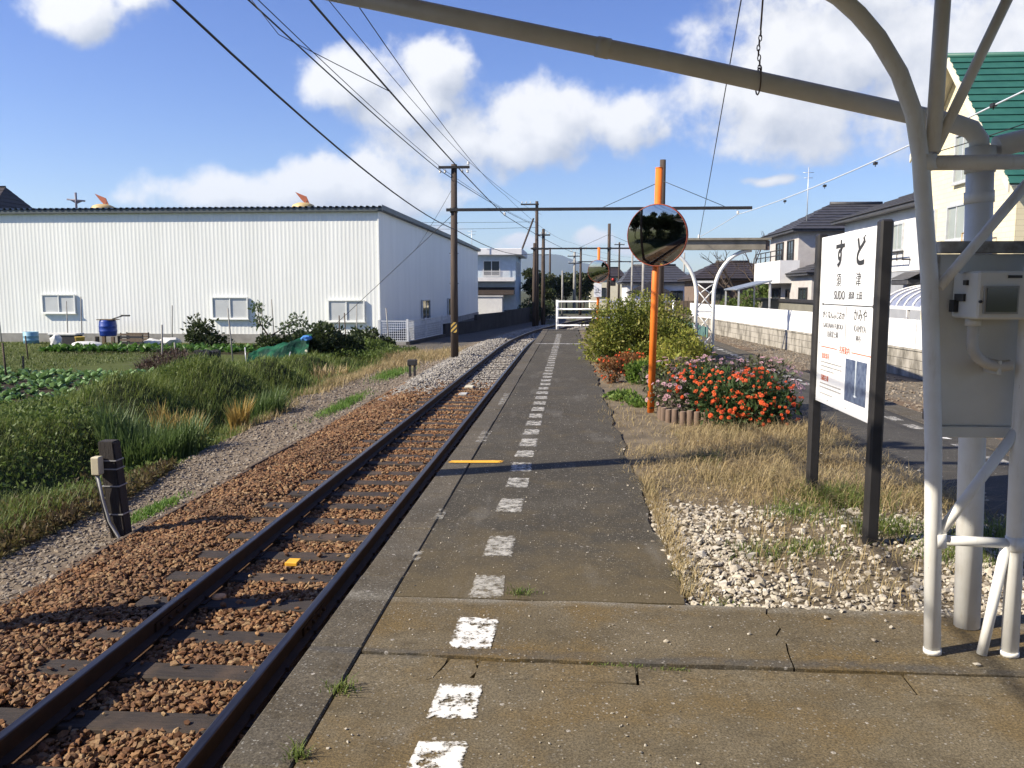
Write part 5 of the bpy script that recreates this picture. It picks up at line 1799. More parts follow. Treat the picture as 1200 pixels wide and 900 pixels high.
for (yy_, zz) in ((12.6, 4.20), (17.2, 4.07), (20.5, 4.04), (24.2, 4.07)):
    MB().box(5.93, 5.99, yy_ - 0.05, yy_ + 0.05, zz - 0.06, zz - 0.01).tube([(5.96, yy_, zz - 0.10), (5.96, yy_, zz)], 0.008, 5).build('clip', M_steel, wr)
wire('strain_wire', 'short dark wire with insulators below the pale overhead wire', [(6.6, 10.0, 4.0), (6.1, 14.8, 3.86)], 0.008, 0.05, 6)
wire('drop_wire', 'thin dark wire dropping from above to the roof of the distant canopy', [(1.22, 5.6, 4.45), (3.0, 20.2, 2.72)], 0.006, 0.02, 8)
wire('guy_wire', 'guy wire slanting from the wooden pole down to the garden bushes', [(-4.4, 30.72, 4.3), (-11.7, 36.0, -1.1)], 0.011, 0.02, 6)
wire('jumper_wire', 'short jumper wire from pole top to the guy anchor clamp', [(-4.42, 30.7, 5.2), (-6.0, 31.9, 3.1)], 0.007, 0.05, 6)
wire('service_wire', 'thin service wire running left behind the pole above the warehouse roof', [(-2.6, 60, 6.4), (-30, 62, 7.4)], 0.012, 0.3, 10)
wire('service_wire', 'lower of two service wires running left behind the pole', [(-2.6, 60, 6.0), (-30, 62, 6.7)], 0.012, 0.3, 10)
mb = MB().tube([(-4.72, 11.4, 5.92), (-4.0, 11.45, 5.0), (-2.46, 11.5, 4.22)], 0.006, 5)
tag(mb.build('link_wire', M_steel), 'slack link wire joining the feeder to the contact wire', 'wire', 'overhead wires')

# poles past the platform
def pole(name, label, x, y, z1, r0=0.14, r1=0.1, arms=(), mat=None, z0=-1.2):
    o = thing(name, label, 'pole', (x, y, z0), 'poles beyond the platform')
    MB().tube([(x, y, z0), (x, y, z1)], [r0, r1], 10).build('shaft', mat or M_cpole, o)
    for (za, w_) in arms:
        MB().box(x - w_, x + w_, y - 0.2, y - 0.12, za - 0.05, za + 0.05).build('cross_arm', M_steel, o)
        for s_ in (-0.9, -0.35, 0.35, 0.9):
            insulator(o, x + s_ * w_, y - 0.16, za + 0.05, 1, 1)
    return o


tp = pole('utility_pole', 'tall pole with side arm standing right of the pale blue house', -2.55, 60.6, 7.9, 0.17, 0.11, ())
MB().box(-3.7, -2.4, 60.4, 60.5, 7.62, 7.72).build('cross_arm', M_steel, tp)
for dx_ in (-1.05, -0.75, -0.45):
    insulator(tp, -2.55 + dx_, 60.45, 7.72, 1, 1)
pole('utility_pole', 'shorter pole close beside the tall one near the pale blue house', -2.1, 61.5, 6.0, 0.16, 0.11, ((5.55, 0.5),))
pb_ = thing('brace_pole', 'slanting brace pole rising behind the pale blue house roof', 'pole', (-8.6, 97, -1), 'poles beyond the platform')
MB().tube([(-8.6, 97, -1.2), (-4.45, 97, 9.8)], [0.13, 0.1], 10).build('shaft', M_cpole, pb_)
pole('utility_pole', 'thin concrete pole before the dark trees left of the small mirror', 0.3, 96, 5.9, 0.2, 0.13, ((5.4, 0.8), (4.6, 0.7)), M_conc_plain)
pole('utility_pole', 'faraway pole with two cross arms over the dark trees', -4.6, 130, 8.2, 0.2, 0.14, ((7.8, 1.0), (7.0, 1.0)))
pole('utility_pole', 'second faraway pole beside the one with two cross arms', -3.5, 134, 8.3, 0.2, 0.14, ())
pole('utility_pole', 'slim pale pole rising from the dark trees', -0.9, 80, 3.4, 0.1, 0.08, (), M_conc_plain)
pole('utility_pole', 'dark thin pole right of the small mirror', 5.6, 100, 7.2, 0.15, 0.1, ((6.9, 0.6),))
pole('utility_pole', 'grey pole left of the far dark gabled house', 5.0, 70, 4.6, 0.11, 0.08, (), M_conc_plain)
pole('utility_pole', 'grey pole standing before the far dark gabled house', 5.75, 68, 3.9, 0.13, 0.11, (), M_conc_plain)
pole('utility_pole', 'thin grey pole right of the orange mirror pole', 11.9, 90, 5.5, 0.12, 0.09, (), M_conc_plain)
pole('utility_pole', 'pole with cross arm showing above the warehouse roof', -32.4, 78, 9.4, 0.15, 0.11, ((9.1, 0.7), (8.2, 0.7)))
wire('far_wire', 'faint wire leading right from the pole above the warehouse roof', [(-32, 78, 9.2), (-13, 86, 8.2)], 0.012, 0.5, 8)
mb = MB().tube([(-10.8, 90, 5.7), (-10.8, 90, 8.0)], 0.035, 6).tube([(-11.3, 90, 7.85), (-10.3, 90, 7.85)], 0.02, 5).tube([(-11.2, 90, 7.5), (-10.4, 90, 7.5)], 0.02, 5)
tag(mb.build('television_aerial', M_alu), 'thin television aerial on the pale blue house roof', 'aerial')
sgn = thing('signal_lamp', 'small red lamp and relay on a post right of the small mirror', 'signal', (3.0, 62, -0.9))
MB().tube([(2.62, 59.85, 2.2), (2.95, 59.85, 2.2)], 0.03, 6).build('arm', M_steel, sgn)
MB().box(2.72, 3.12, 59.72, 59.98, 1.85, 2.45, 0.03).build('lamp_box', M_blk, sgn)
MB().lathe([(0.10, 0), (0.10, 0.06), (0.0, 0.08)], (2.92, 59.72, 2.3), 12, (0, -1, 0)).build('lens', M('red_lens', (0.5, 0.03, 0.02), None, 4, 0.3), sgn)

# ================================================================== PLATFORM END FENCE
pf = thing('white_pipe_fence', 'white four rail pipe fence across the far platform end', 'fence', (-0.56, 33.0, -0.1))
M_wf = M('white_fence_paint', (0.82, 0.82, 0.82), (0.74, 0.74, 0.74), 3, 0.45)
for xx in (-0.56, 1.72, 4.0):
    MB().tube([(xx, 33.0, -0.35), (xx, 33.0, 1.16)], 0.055, 10).build('post', M_wf, pf)
for zz in (0.16, 0.46, 0.80, 1.10):
    MB().tube([(-0.56, 32.97, zz), (4.0, 32.97, zz)], 0.032, 8).build('rail', M_wf, pf)

# ================================================================== FAR CANOPY
fc = thing('far_canopy', 'small weathered canopy on a white lattice column beyond the shrubs', 'shelter', (3.15, 20, 0))
M_canb = M('weathered_beam', (0.30, 0.27, 0.21), (0.18, 0.16, 0.125), 3, 0.85, 0.3, 20, 0.006)
for s_ in (-1, 1):
    lg = [(3.15 + s_ * 0.205, 20, 0.0), (3.15 + s_ * 0.20, 20, 1.4)]
    ar = [(3.15 + s_ * (0.20 + 0.85 * (1 - math.cos(math.pi / 2 * k / 10))), 20, 1.40 + 1.08 * math.sin(math.pi / 2 * k / 10)) for k in range(1, 11)]
    MB().tube(lg + ar, 0.045, 10).build('arched_leg', M_wpipe, fc)
MB().box(2.96, 3.34, 19.975, 20.025, 1.72, 1.77).build('tie', M_wpipe, fc)
MB().box(2.96, 3.34, 19.975, 20.025, 1.02, 1.07).build('tie', M_wpipe, fc)
for z0 in (0.02, 0.53, 1.08, 1.40):
    h_ = 0.48 if z0 < 1.3 else 0.30
    for s_ in (-1, 1):
        MB().tube([(3.15 - s_ * 0.19, 20 + 0.012 * s_, z0 + 0.02), (3.15 + s_ * 0.19, 20 + 0.012 * s_, z0 + h_)], 0.014, 6).build('lattice_bar', M_wpipe, fc)
MB().prism([(1.75, 19.9), (4.50, 19.9), (4.50, 20.1), (1.75, 20.1)], 2.49, 2.71).build('beam', M_canb, fc)
MB().add([(1.70, 19.85, 2.712), (4.62, 19.85, 2.712), (4.62, 22.4, 2.76), (1.70, 22.4, 2.76), (1.70, 19.85, 2.76), (4.62, 19.85, 2.76), (4.62, 22.4, 2.81), (1.70, 22.4, 2.81)], [(3, 2, 1, 0), (4, 5, 6, 7), (0, 1, 5, 4), (1, 2, 6, 5), (2, 3, 7, 6), (3, 0, 4, 7)]).build('roof_sheet', M_canb, fc)
MB().box(4.505, 4.60, 19.92, 20.08, 2.48, 2.70).build('beam_end', M_rust, fc)
MB().tube([(3.0, 20.2, 2.7), (3.0, 20.2, 2.86)], 0.02, 6).build('wire_hook', M_ins, fc)

# ================================================================== LEFT TRACKSIDE POST
po = thing('trackside_post', 'short dark sleeper post with cream box and cable beside the path', 'post', (-4.72, 8.2, -1.05))
bm = bmesh.new()
bmesh.ops.create_cube(bm, size=1)
for w in bm.verts:
    w.co = Vector((-4.72 + w.co.x * 0.17 - 0.09 * (w.co.z + 0.5), 8.2 + w.co.y * 0.15, -0.56 + w.co.z * 1.1))
bmesh.ops.bevel(bm, geom=bm.edges[:], offset=0.012, segments=2, affect='EDGES')
MB().bm(bm).build('post_body', M('charred_wood', (0.020, 0.017, 0.015), (0.038, 0.031, 0.026), 4, 0.85, 0.7, 20, 0.01, stretch=(4, 4, 0.5)), po)
MB().box(-4.915, -4.825, 8.02, 8.115, -0.345, -0.155, 0.01).build('junction_box', M('beige_box', (0.55, 0.49, 0.34), None, 6, 0.6), po)
M_cab = M('grey_cable', (0.32, 0.32, 0.31), None, 6, 0.5)
MB().tube([(-4.87, 8.06, -0.34), (-4.84, 8.085, -0.6), (-4.79, 8.095, -0.85), (-4.70, 8.09, -1.0), (-4.66, 8.08, -1.07)], 0.016, 8).build('cable', M_cab, po)
MB().tube([(-4.89, 8.06, -0.34), (-4.87, 8.085, -0.55), (-4.83, 8.09, -0.8), (-4.74, 8.085, -1.02)], 0.010, 8).build('cable', M_blk, po)
for zz in (-0.21, -0.30, -0.48, -0.78):
    MB().box(-4.72 - 0.082 * (zz + 1.11) - 0.092, -4.72 - 0.082 * (zz + 1.11) + 0.092, 8.118, 8.282, zz - 0.006, zz + 0.006).build('strap', M_cab, po)
mk_ = thing('small_trackside_marker', 'small dark twin headed marker post on the far gravel shoulder', 'marker', (-4.75, 24.5, -1.05))
MB().box(-4.86, -4.80, 24.45, 24.55, -1.1, -0.62).box(-4.72, -4.66, 24.45, 24.55, -1.1, -0.66).build('posts', M_blk, mk_)
MB().box(-4.90, -4.62, 24.42, 24.58, -0.70, -0.52, 0.02).build('head', M_blk, mk_)

# ================================================================== VEGETATION
L_weed = leaf_mat('weed_leaf', [(0.028, 0.05, 0.012), (0.072, 0.118, 0.022), (0.13, 0.175, 0.04), (0.08, 0.115, 0.026)])
L_grass = leaf_mat('grass_blade', [(0.035, 0.066, 0.014), (0.095, 0.15, 0.028), (0.19, 0.225, 0.055), (0.11, 0.15, 0.03), (0.05, 0.085, 0.018)])
L_lush = leaf_mat('lush_grass_blade', [(0.07, 0.15, 0.02), (0.12, 0.22, 0.035), (0.18, 0.26, 0.06)])
L_straw = leaf_mat('dry_grass_blade', [(0.22, 0.15, 0.07), (0.36, 0.27, 0.13), (0.46, 0.36, 0.19), (0.28, 0.22, 0.10), (0.15, 0.15, 0.05)], 0.3)
L_reed = leaf_mat('yellow_reed_blade', [(0.28, 0.19, 0.05), (0.40, 0.28, 0.08), (0.20, 0.18, 0.05)], 0.3)
L_dark = leaf_mat('dark_shrub_leaf', [(0.014, 0.024, 0.009), (0.030, 0.048, 0.014), (0.055, 0.075, 0.022), (0.035, 0.036, 0.018)], 0.25)
L_azalea = leaf_mat('azalea_leaf', [(0.045, 0.065, 0.012), (0.11, 0.14, 0.022), (0.19, 0.21, 0.035), (0.28, 0.26, 0.055), (0.12, 0.09, 0.035)], 0.3)
L_ygreen = leaf_mat('yellow_green_leaf', [(0.13, 0.16, 0.025), (0.24, 0.26, 0.04), (0.33, 0.30, 0.06), (0.16, 0.20, 0.03)], 0.35)
L_flower = leaf_mat('flower_plant_leaf', [(0.020, 0.045, 0.014), (0.040, 0.075, 0.022), (0.070, 0.105, 0.035)], 0.3)
L_cab = leaf_mat('cabbage_leaf', [(0.08, 0.16, 0.05), (0.15, 0.26, 0.08), (0.24, 0.36, 0.14)], 0.25, 0.45)
L_cab2 = leaf_mat('turnip_leaf', [(0.04, 0.11, 0.02), (0.08, 0.17, 0.03), (0.11, 0.21, 0.05)], 0.3, 0.45)
L_brown = leaf_mat('dead_stem', [(0.055, 0.035, 0.025), (0.10, 0.065, 0.045), (0.15, 0.10, 0.07)], 0.1)
L_far = leaf_mat('far_tree_leaf', [(0.016, 0.028, 0.010), (0.032, 0.048, 0.015), (0.055, 0.068, 0.022), (0.045, 0.035, 0.018)], 0.25)
L_red = leaf_mat('red_petal', [(0.58, 0.05, 0.02), (0.75, 0.11, 0.03), (0.80, 0.20, 0.06)], 0.3, 0.6)
L_pink = leaf_mat('pink_petal', [(0.58, 0.27, 0.36), (0.68, 0.42, 0.48), (0.50, 0.26, 0.26)], 0.3, 0.6)
M_bark = M('bark', (0.085, 0.062, 0.045), (0.05, 0.038, 0.03), 6, 0.9, 0.6, 30, 0.01, stretch=(3, 3, 0.5))


def in_weed(x, y):
    left = -12.7 + 0.2 * (y - 17) + 0.5 * snoise(x * 0.9, y * 0.9, 51)
    return (x < path_edge(y) + 0.22 * snoise(x * 2, y * 2, 52)) & (x > np.where(y < 16, -22, left))


# grass and leafy weeds over the ditch and its bank
parts = []
for (y0, y1, n, hs_, wv) in [(6.0, 13, 52000, 1.2, 0.010), (13, 22, 38000, 1.0, 0.013), (22, 36, 30000, 1.1, 0.018)]:
    y = rng.uniform(y0, y1, n)
    x = rng.uniform(-14.5, -5.8, n)
    k = in_weed(x, y)
    x, y = x[k], y[k]
    cl = np.clip(0.65 + 0.9 * snoise(x * 1.4, y * 1.4, 55), 0.15, 1.6)
    h = (0.13 + 0.30 * rng.random(len(x)) ** 1.5) * cl * hs_
    parts.append(blades(np.stack([x, y, ground_z(x, y) - 0.02], 1), h, rng.uniform(0.2, 0.9, len(x)), wv))
v_, f_ = join_arrays(parts)
tag(np_obj('ditch_grass', v_, f_, L_grass), 'long green grass over the ditch and garden bank', 'grass', kind='stuff')
n = 150000
y = 6 + 30 * rng.random(n)
x = rng.uniform(-14.0, -6.1, n)
k = in_weed(x, y) & (snoise(x * 0.8, y * 0.8, 57) > 0.2) & ((y > 13) | (rng.random(n) < 0.4))
x, y = x[k], y[k]
hh = np.clip(0.10 + 0.30 * (snoise(x * 0.8, y * 0.8, 57)), 0.05, 0.55) * rng.random(len(x)) ** 0.7 * (0.6 + 0.8 * rng.random(len(x)))
eps = 0.15
nx_ = -(ground_z(x + eps, y) - ground_z(x - eps, y)) / (2 * eps)
ny_ = -(ground_z(x, y + eps) - ground_z(x, y - eps)) / (2 * eps)
nr = unit(np.stack([nx_, ny_, np.ones_like(x)], 1))
v_, f_ = leaves(np.stack([x, y, ground_z(x, y) + hh], 1), nr, rng.uniform(0.03, 0.085, len(x)) * (0.8 + y / 40), 0.5, 0.9)
tag(np_obj('bank_weeds', v_, f_, L_weed), 'dark leafy weeds mounded along the ditch bank', 'weeds', kind='stuff')
n = 9000
y = 7.5 + 4.5 * rng.random(n)
x = path_edge(y) - 0.1 - 1.5 * rng.random(n) ** 1.5
v_, f_ = leaves(np.stack([x, y, ground_z(x, y) + 0.12 * rng.random(n)], 1), np.tile([0, 0, 1.0], (n, 1)), rng.uniform(0.04, 0.11, n), 0.35, 1.0)
tag(np_obj('withered_weeds', v_, f_, leaf_mat('withered_leaf', [(0.07, 0.05, 0.025), (0.13, 0.09, 0.045), (0.10, 0.09, 0.03), (0.17, 0.12, 0.06)])), 'withered brown weeds at the ditch edge left of the dark post', 'weeds', kind='stuff')
# bright grass tufts on the path, dry grass by the shoulder, reeds
parts = []
for (cx, cy, rx, ry, n, h0) in [(-4.95, 9.3, 0.13, 0.5, 900, 0.07), (-5.2, 18.5, 0.18, 1.6, 1500, 0.11), (-5.6, 25.5, 0.3, 1.5, 1800, 0.14)]:
    x = rng.normal(cx, rx * 0.6, n)
    y = rng.normal(cy, ry * 0.6, n)
    parts.append(blades(np.stack([x, y, ground_z(x, y)], 1), h0 * rng.uniform(0.4, 1.3, n), rng.uniform(0.2, 0.8, n), 0.010 + y * 0 + 0.003))
v_, f_ = join_arrays(parts)
tag(np_obj('path_grass', v_, f_, L_lush), 'bright green grass tufts along the trackside path', 'grass', kind='stuff')
parts = []
for (cx, cy, rx, ry, n, h0) in [(-6.7, 23.5, 0.35, 2.8, 2600, 0.24), (-6.3, 30, 0.7, 3.5, 4000, 0.26), (-6.4, 17, 0.2, 1.5, 700, 0.2), (-5.3, 33, 0.6, 3.0, 2600, 0.2)]:
    x = rng.normal(cx, rx * 0.6, n)
    y = rng.normal(cy, ry * 0.6, n)
    parts.append(blades(np.stack([x, y, ground_z(x, y) - 0.02], 1), h0 * rng.uniform(0.4, 1.3, n), rng.uniform(0.2, 0.9, n), 0.014))
v_, f_ = join_arrays(parts)
tag(np_obj('shoulder_dry_grass', v_, f_, L_straw), 'straw coloured dry grass on the far shoulder of the track', 'grass', kind='stuff')


def tuft(name, label, cat, cx, cy, r, n, h0, h1, w_, mat, lean=0.5, z=None, group=None, seedh=None):
    a = rng.random(n) * 6.283
    q = r * np.sqrt(rng.random(n))
    x, y = cx + q * np.cos(a), cy + q * np.sin(a)
    zz = ground_z(x, y) - 0.03 if z is None else np.full(n, z)
    dirs = np.stack([np.cos(a), np.sin(a), 0 * a], 1) * 0.9
    v_, f_ = blades(np.stack([x, y, zz], 1), rng.uniform(h0, h1, n), rng.uniform(0.1, lean, n), w_, dirs)
    return tag(np_obj(name, v_, f_, mat), label, cat, group)


tuft('reed_clump', 'tall golden yellow reed clump at the edge of the ditch', 'reeds', -6.65, 16.0, 0.16, 150, 0.4, 0.85, 0.03, L_reed, 0.45)
tuft('reed_clump', 'pale yellow topped reeds in the middle of the ditch', 'reeds', -7.5, 15.2, 0.45, 240, 0.45, 0.85, 0.028, L_reed, 0.5)
tuft('reed_clump', 'tall green reeds growing behind the dark trackside post', 'reeds', -7.0, 13.2, 0.8, 1500, 0.4, 0.85, 0.026, leaf_mat('reed_blade', [(0.045, 0.085, 0.02), (0.09, 0.14, 0.04), (0.13, 0.18, 0.06)]), 0.5)
tuft('reed_clump', 'green reeds beside the golden reed clump', 'reeds', -6.9, 17.6, 0.6, 700, 0.4, 0.8, 0.026, leaf_mat('reed_blade', []), 0.5)
tuft('reed_clump', 'dry tan reeds near the far dark bush', 'reeds', -7.5, 25.2, 0.5, 320, 0.35, 0.7, 0.03, L_straw, 0.6)


def bush(name, label, lobes, n, size, mat, stem=None, group=None, aspect=0.55, jitter=0.8, cat='shrub', shell=0.4, stem_n=7):
    lb = np.array(lobes, float)
    c_ = lb[:, :2].mean(0)
    zb = stem if stem is not None else float((lb[:, 2] - lb[:, 5]).min())
    th_ = thing(name, label, cat, (c_[0], c_[1], zb), group)
    # break each lobe into smaller clumps so that the outline and the light are uneven
    sub = []
    for l in lb:
        for _ in range(14):
            d = rng.normal(0, 1, 3)
            d /= np.linalg.norm(d)
            f = rng.uniform(0.28, 0.5)
            p_ = l[:3] + d * l[3:6] * rng.uniform(0.5, 0.85)
            if p_[2] < zb:
                p_[2] = zb + 0.05
            sub.append([*p_, *(l[3:6] * f)])
    p1, n1_ = lobes_sample(sub, int(n * 0.8), shell)
    p2, n2_ = lobes_sample(lb, n - int(n * 0.8), 0.8)
    p_ = np.concatenate([p1, p2])
    n_ = np.concatenate([n1_, n2_])
    k = p_[:, 2] > zb
    p_, n_ = p_[k], n_[k]
    v_, f_ = leaves(p_, n_ + np.array([0, 0, 0.35]), rng.uniform(size * 0.6, size * 1.4, len(p_)), aspect, jitter)
    np_obj('foliage', v_, f_, mat, th_)
    mb = MB()
    for k in range(stem_n):
        l = lb[k % len(lb)]
        e = Vector(l[:3]) + Vector(rng.normal(0, 0.35, 3)) * float(l[3])
        b_ = Vector((c_[0] + random.uniform(-0.2, 0.2) * float(l[3]), c_[1] + random.uniform(-0.2, 0.2) * float(l[4]), zb - 0.03))
        mid = b_.lerp(e, 0.5) + Vector((0, 0, 0.12 * float(l[5])))
        mb.tube([b_, mid, e], [0.03 * l[3] + 0.006, 0.02 * l[3] + 0.004, 0.004], 6)
    mb.build('stems', M_bark, th_)
    return th_


# bushes at the garden's corner
bush('dark_bush', 'dense dark bush with a blue cloth behind the garden ditch', [(-9.4, 31, -0.55, 1.05, 0.9, 0.75), (-8.7, 31.2, -0.75, 0.7, 0.8, 0.55), (-10.1, 31.4, -0.7, 0.7, 0.7, 0.6)], 9500, 0.16, L_dark, -1.2)
bush('dark_bush', 'small rounded dark bush right of the dense one near the mesh fence', [(-8.9, 35.0, -0.6, 0.75, 0.7, 0.62), (-8.2, 35.2, -0.9, 0.6, 0.6, 0.4)], 4200, 0.15, L_dark, -1.2)
bush('garden_bush', 'thin leaved dark bush in front of the second warehouse window', [(-17.3, 37.6, -0.3, 0.75, 0.6, 0.75), (-16.9, 37.6, -0.75, 0.9, 0.6, 0.45)], 1700, 0.17, L_dark, -1.08)
bush('garden_bush', 'low tangled bush under the sapling beside the green sheet', [(-12.2, 33.3, -0.75, 0.8, 0.6, 0.45), (-11.3, 33.2, -0.8, 0.6, 0.6, 0.4)], 2600, 0.15, L_dark, -1.2)
sp_ = thing('sapling', 'leggy sapling with two leaf clusters before the white warehouse', 'tree', (-12.3, 33.2, -1.1))
MB().tube([(-12.2, 33.2, -1.1), (-12.35, 33.2, -0.4), (-12.75, 33.2, 0.2), (-12.85, 33.2, 0.9)], [0.05, 0.04, 0.025, 0.01], 7).tube([(-12.3, 33.2, -0.3), (-11.6, 33.2, 0.1), (-11.2, 33.2, 0.35)], [0.03, 0.02, 0.008], 6).build('trunk', M_bark, sp_)
p_, n_ = lobes_sample([(-12.85, 33.2, 0.85, 0.28, 0.3, 0.26), (-12.7, 33.2, 0.25, 0.42, 0.35, 0.26), (-11.2, 33.2, 0.35, 0.4, 0.3, 0.25), (-11.5, 33.2, 0.0, 0.5, 0.3, 0.25), (-10.8, 33.2, -0.05, 0.45, 0.3, 0.25)], 620, 0.8)
v_, f_ = leaves(p_, n_, rng.uniform(0.09, 0.2, 620), 0.5, 0.9)
np_obj('crown', v_, f_, leaf_mat('sapling_leaf', [(0.05, 0.08, 0.03), (0.10, 0.14, 0.06), (0.16, 0.19, 0.10)]), sp_)

# shrubs and flowers on the platform
bush('azalea_bush', 'large rounded azalea bush behind the orange mirror pole', [(1.25, 18.6, 0.55, 1.0, 0.9, 0.72), (1.9, 19.0, 0.66, 0.85, 0.9, 0.76), (0.75, 18.4, 0.32, 0.62, 0.7, 0.48), (1.7, 18.0, 0.42, 1.0, 0.6, 0.5), (2.15, 18.8, 0.42, 0.5, 0.6, 0.5)], 32000, 0.062, L_azalea, -0.02)
bush('yellow_shrub', 'yellow green shrub in front of the lattice column', [(1.95, 15.2, 0.35, 0.5, 0.45, 0.42), (2.3, 15.6, 0.32, 0.36, 0.45, 0.36), (1.7, 14.6, 0.22, 0.45, 0.4, 0.28)], 7000, 0.062, L_ygreen, -0.02)
bush('yellow_shrub', 'low bright green shrub left of the yellow green one', [(1.25, 13.9, 0.16, 0.28, 0.3, 0.22)], 1300, 0.07, leaf_mat('bright_green_leaf', [(0.07, 0.14, 0.02), (0.14, 0.22, 0.04), (0.2, 0.26, 0.06)]), -0.02)

# a flower head: two rings of petals round a small centre
def flower_mesh(name, mat, r, rings=2, np_=11):
    mb = MB()
    for j in range(rings):
        rr_, zz = r * (1 - 0.38 * j), 0.012 * j
        for k in range(np_):
            a = 2 * math.pi * (k + 0.5 * j) / np_
            w_ = 0.30
            mb.add([(0.12 * rr_ * math.cos(a), 0.12 * rr_ * math.sin(a), zz + 0.004), (0.7 * rr_ * math.cos(a - w_), 0.7 * rr_ * math.sin(a - w_), zz + 0.012),
                    (rr_ * math.cos(a), rr_ * math.sin(a), zz + 0.003), (0.7 * rr_ * math.cos(a + w_), 0.7 * rr_ * math.sin(a + w_), zz + 0.012)], [(0, 1, 2, 3)])
    return mesh_of(mb, name, mat)


FL_R = [flower_mesh('red_flower', L_red, r) for r in (0.02, 0.027, 0.034)]
FL_P = [flower_mesh('pink_flower', L_pink, r, 1, 8) for r in (0.026, 0.034)]
FL_O = [flower_mesh('orange_flower', leaf_mat('orange_petal', [(0.7, 0.22, 0.03), (0.75, 0.32, 0.05)], 0.3, 0.6), 0.03)]


def flower_clump(name, label, lobes, n_leaf, heads, meshes, leaf=L_flower, size=0.07, up=0.6, cat='flowers'):
    th_ = bush(name, label, lobes, n_leaf, size, leaf, -0.02, None, 0.4, 0.8, cat, 0.5, 10)
    p_, n_ = lobes_sample(lobes, heads * 6, 0.08)
    k = np.where((p_[:, 2] > 0.08) & ((n_[:, 2] > 0.55) | (n_[:, 1] < -0.15)) & (snoise(p_[:, 0] * 9, p_[:, 1] * 9, 77) > -0.5))[0][:heads]
    for i in k:
        q = Vector(p_[i]) + Vector(n_[i]) * 0.03
        d = (Vector(n_[i]) + Vector((0, -0.25, up)) + Vector(rng.normal(0, 0.25, 3))).normalized()
        e = Vector((0, 0, 1)).rotation_difference(d).to_euler()
        inst(meshes[rng.integers(len(meshes))], 'flower', th_, q, rot=e)
    return th_


flower_clump('zinnia_clump', 'broad red zinnia clump spilling over the log edging of the flower bed', [(1.85, 9.75, 0.30, 0.45, 0.42, 0.30), (2.2, 9.6, 0.24, 0.38, 0.4, 0.30), (1.9, 9.35, 0.14, 0.36, 0.28, 0.22), (1.6, 10.2, 0.32, 0.4, 0.35, 0.28), (2.2, 10.2, 0.30, 0.4, 0.4, 0.28)], 7000, 300, FL_R)
flower_clump('cosmos_clump', 'loose pink and mauve flowers behind the red zinnias', [(1.9, 11.0, 0.40, 0.5, 0.35, 0.28), (2.5, 10.9, 0.36, 0.45, 0.4, 0.30), (1.35, 11.0, 0.36, 0.42, 0.35, 0.28), (1.25, 10.2, 0.26, 0.3, 0.3, 0.24)], 4200, 260, FL_P, leaf_mat('dusty_stem_leaf', [(0.06, 0.05, 0.03), (0.10, 0.09, 0.05), (0.09, 0.12, 0.05), (0.2, 0.11, 0.11)], 0.3), 0.06)
flower_clump('small_red_plant', 'small red leaved plant alone at the edge of the asphalt', [(0.70, 14.2, 0.20, 0.27, 0.27, 0.22)], 1300, 24, FL_R[:1], leaf_mat('red_tinged_leaf', [(0.12, 0.09, 0.03), (0.25, 0.09, 0.03), (0.16, 0.13, 0.04)], 0.3), 0.05)
flower_clump('salvia_clump', 'red flowers at the foot of the azalea bush', [(1.15, 16.0, 0.16, 0.32, 0.3, 0.2)], 900, 26, FL_R[:2], leaf_mat('red_tinged_leaf', []), 0.06)
flower_clump('orange_flowers', 'few orange flowers between the pole and the yellow green shrub', [(1.75, 12.6, 0.2, 0.3, 0.25, 0.2)], 700, 26, FL_O)
bush('green_weed', 'low green weed patch left of the orange pole foot', [(0.75, 12.0, 0.02, 0.25, 0.35, 0.07)], 700, 0.06, leaf_mat('bright_green_leaf', []), -0.03, cat='weed')
bush('green_weed', 'second low green weed patch nearer than the first by the pole', [(0.95, 11.3, 0.02, 0.25, 0.25, 0.07)], 500, 0.06, leaf_mat('bright_green_leaf', []), -0.03, cat='weed')

le = thing('log_edging', 'row of short brown logs edging the flower bed', 'edging', (1.5, 9.4, 0))
M_log = M('log_concrete', (0.17, 0.115, 0.08), (0.10, 0.07, 0.05), 6, 0.9, 0.5, 40, 0.005, stretch=(2, 2, 0.6))
M_logt = M('log_end', (0.26, 0.20, 0.15), (0.18, 0.13, 0.1), 10, 0.9)
LG = [(1.30 + 0.078 * k, 9.62 - 0.018 * k) for k in range(11)] + [(1.22, 9.72), (1.16, 9.83), (1.12, 9.95), (1.10, 10.08), (1.10, 10.2)]
for (x, y) in LG:
    h_ = 0.155 + random.uniform(-0.012, 0.012)
    lo_ = MB().lathe([(0.039, -0.05), (0.039, h_ - 0.01), (0.033, h_)], (x, y, 0), 10).build('log', M_log, le)
    MB().lathe([(0.033, h_), (0.0005, h_ + 0.002)], (x, y, 0), 10).build('log_top', M_logt, lo_)

# dry grass on the strip and small green tufts
parts = []
n = 26000
x = rng.uniform(0.45, 2.9, n)
y = 5.6 + 4.0 * rng.random(n)
k = (snoise(x * 2.2, y * 2.2, 71) + 0.55 * sstep(5.6, 6.6, y) + 0.25 > 0.0) & ((y > 6.2 - 0.1 * x) | (rng.random(n) < 0.2))
k &= ~((x < 1.1) & (y > 8.3) & (rng.random(n) < 0.8)) & ~((x > 1.25) & (y > 9.45)) & ((x > 0.62) | (rng.random(n) < 0.5))
x, y = x[k], y[k]
tall = 0.45 + 0.75 * sstep(0.7, 1.8, x)
parts.append(blades(np.stack([x, y, soil_z(x, y) - 0.01], 1), (0.03 + 0.17 * rng.random(len(x)) ** 1.6) * tall * np.clip(0.9 + 0.6 * snoise(x * 4, y * 4, 73), 0.35, 1.6), rng.uniform(0.4, 2.2, len(x)), 0.0045))
n = 5200
x = rng.uniform(0.35, 1.2, n) + 0.15 * rng.normal(0, 1, n)
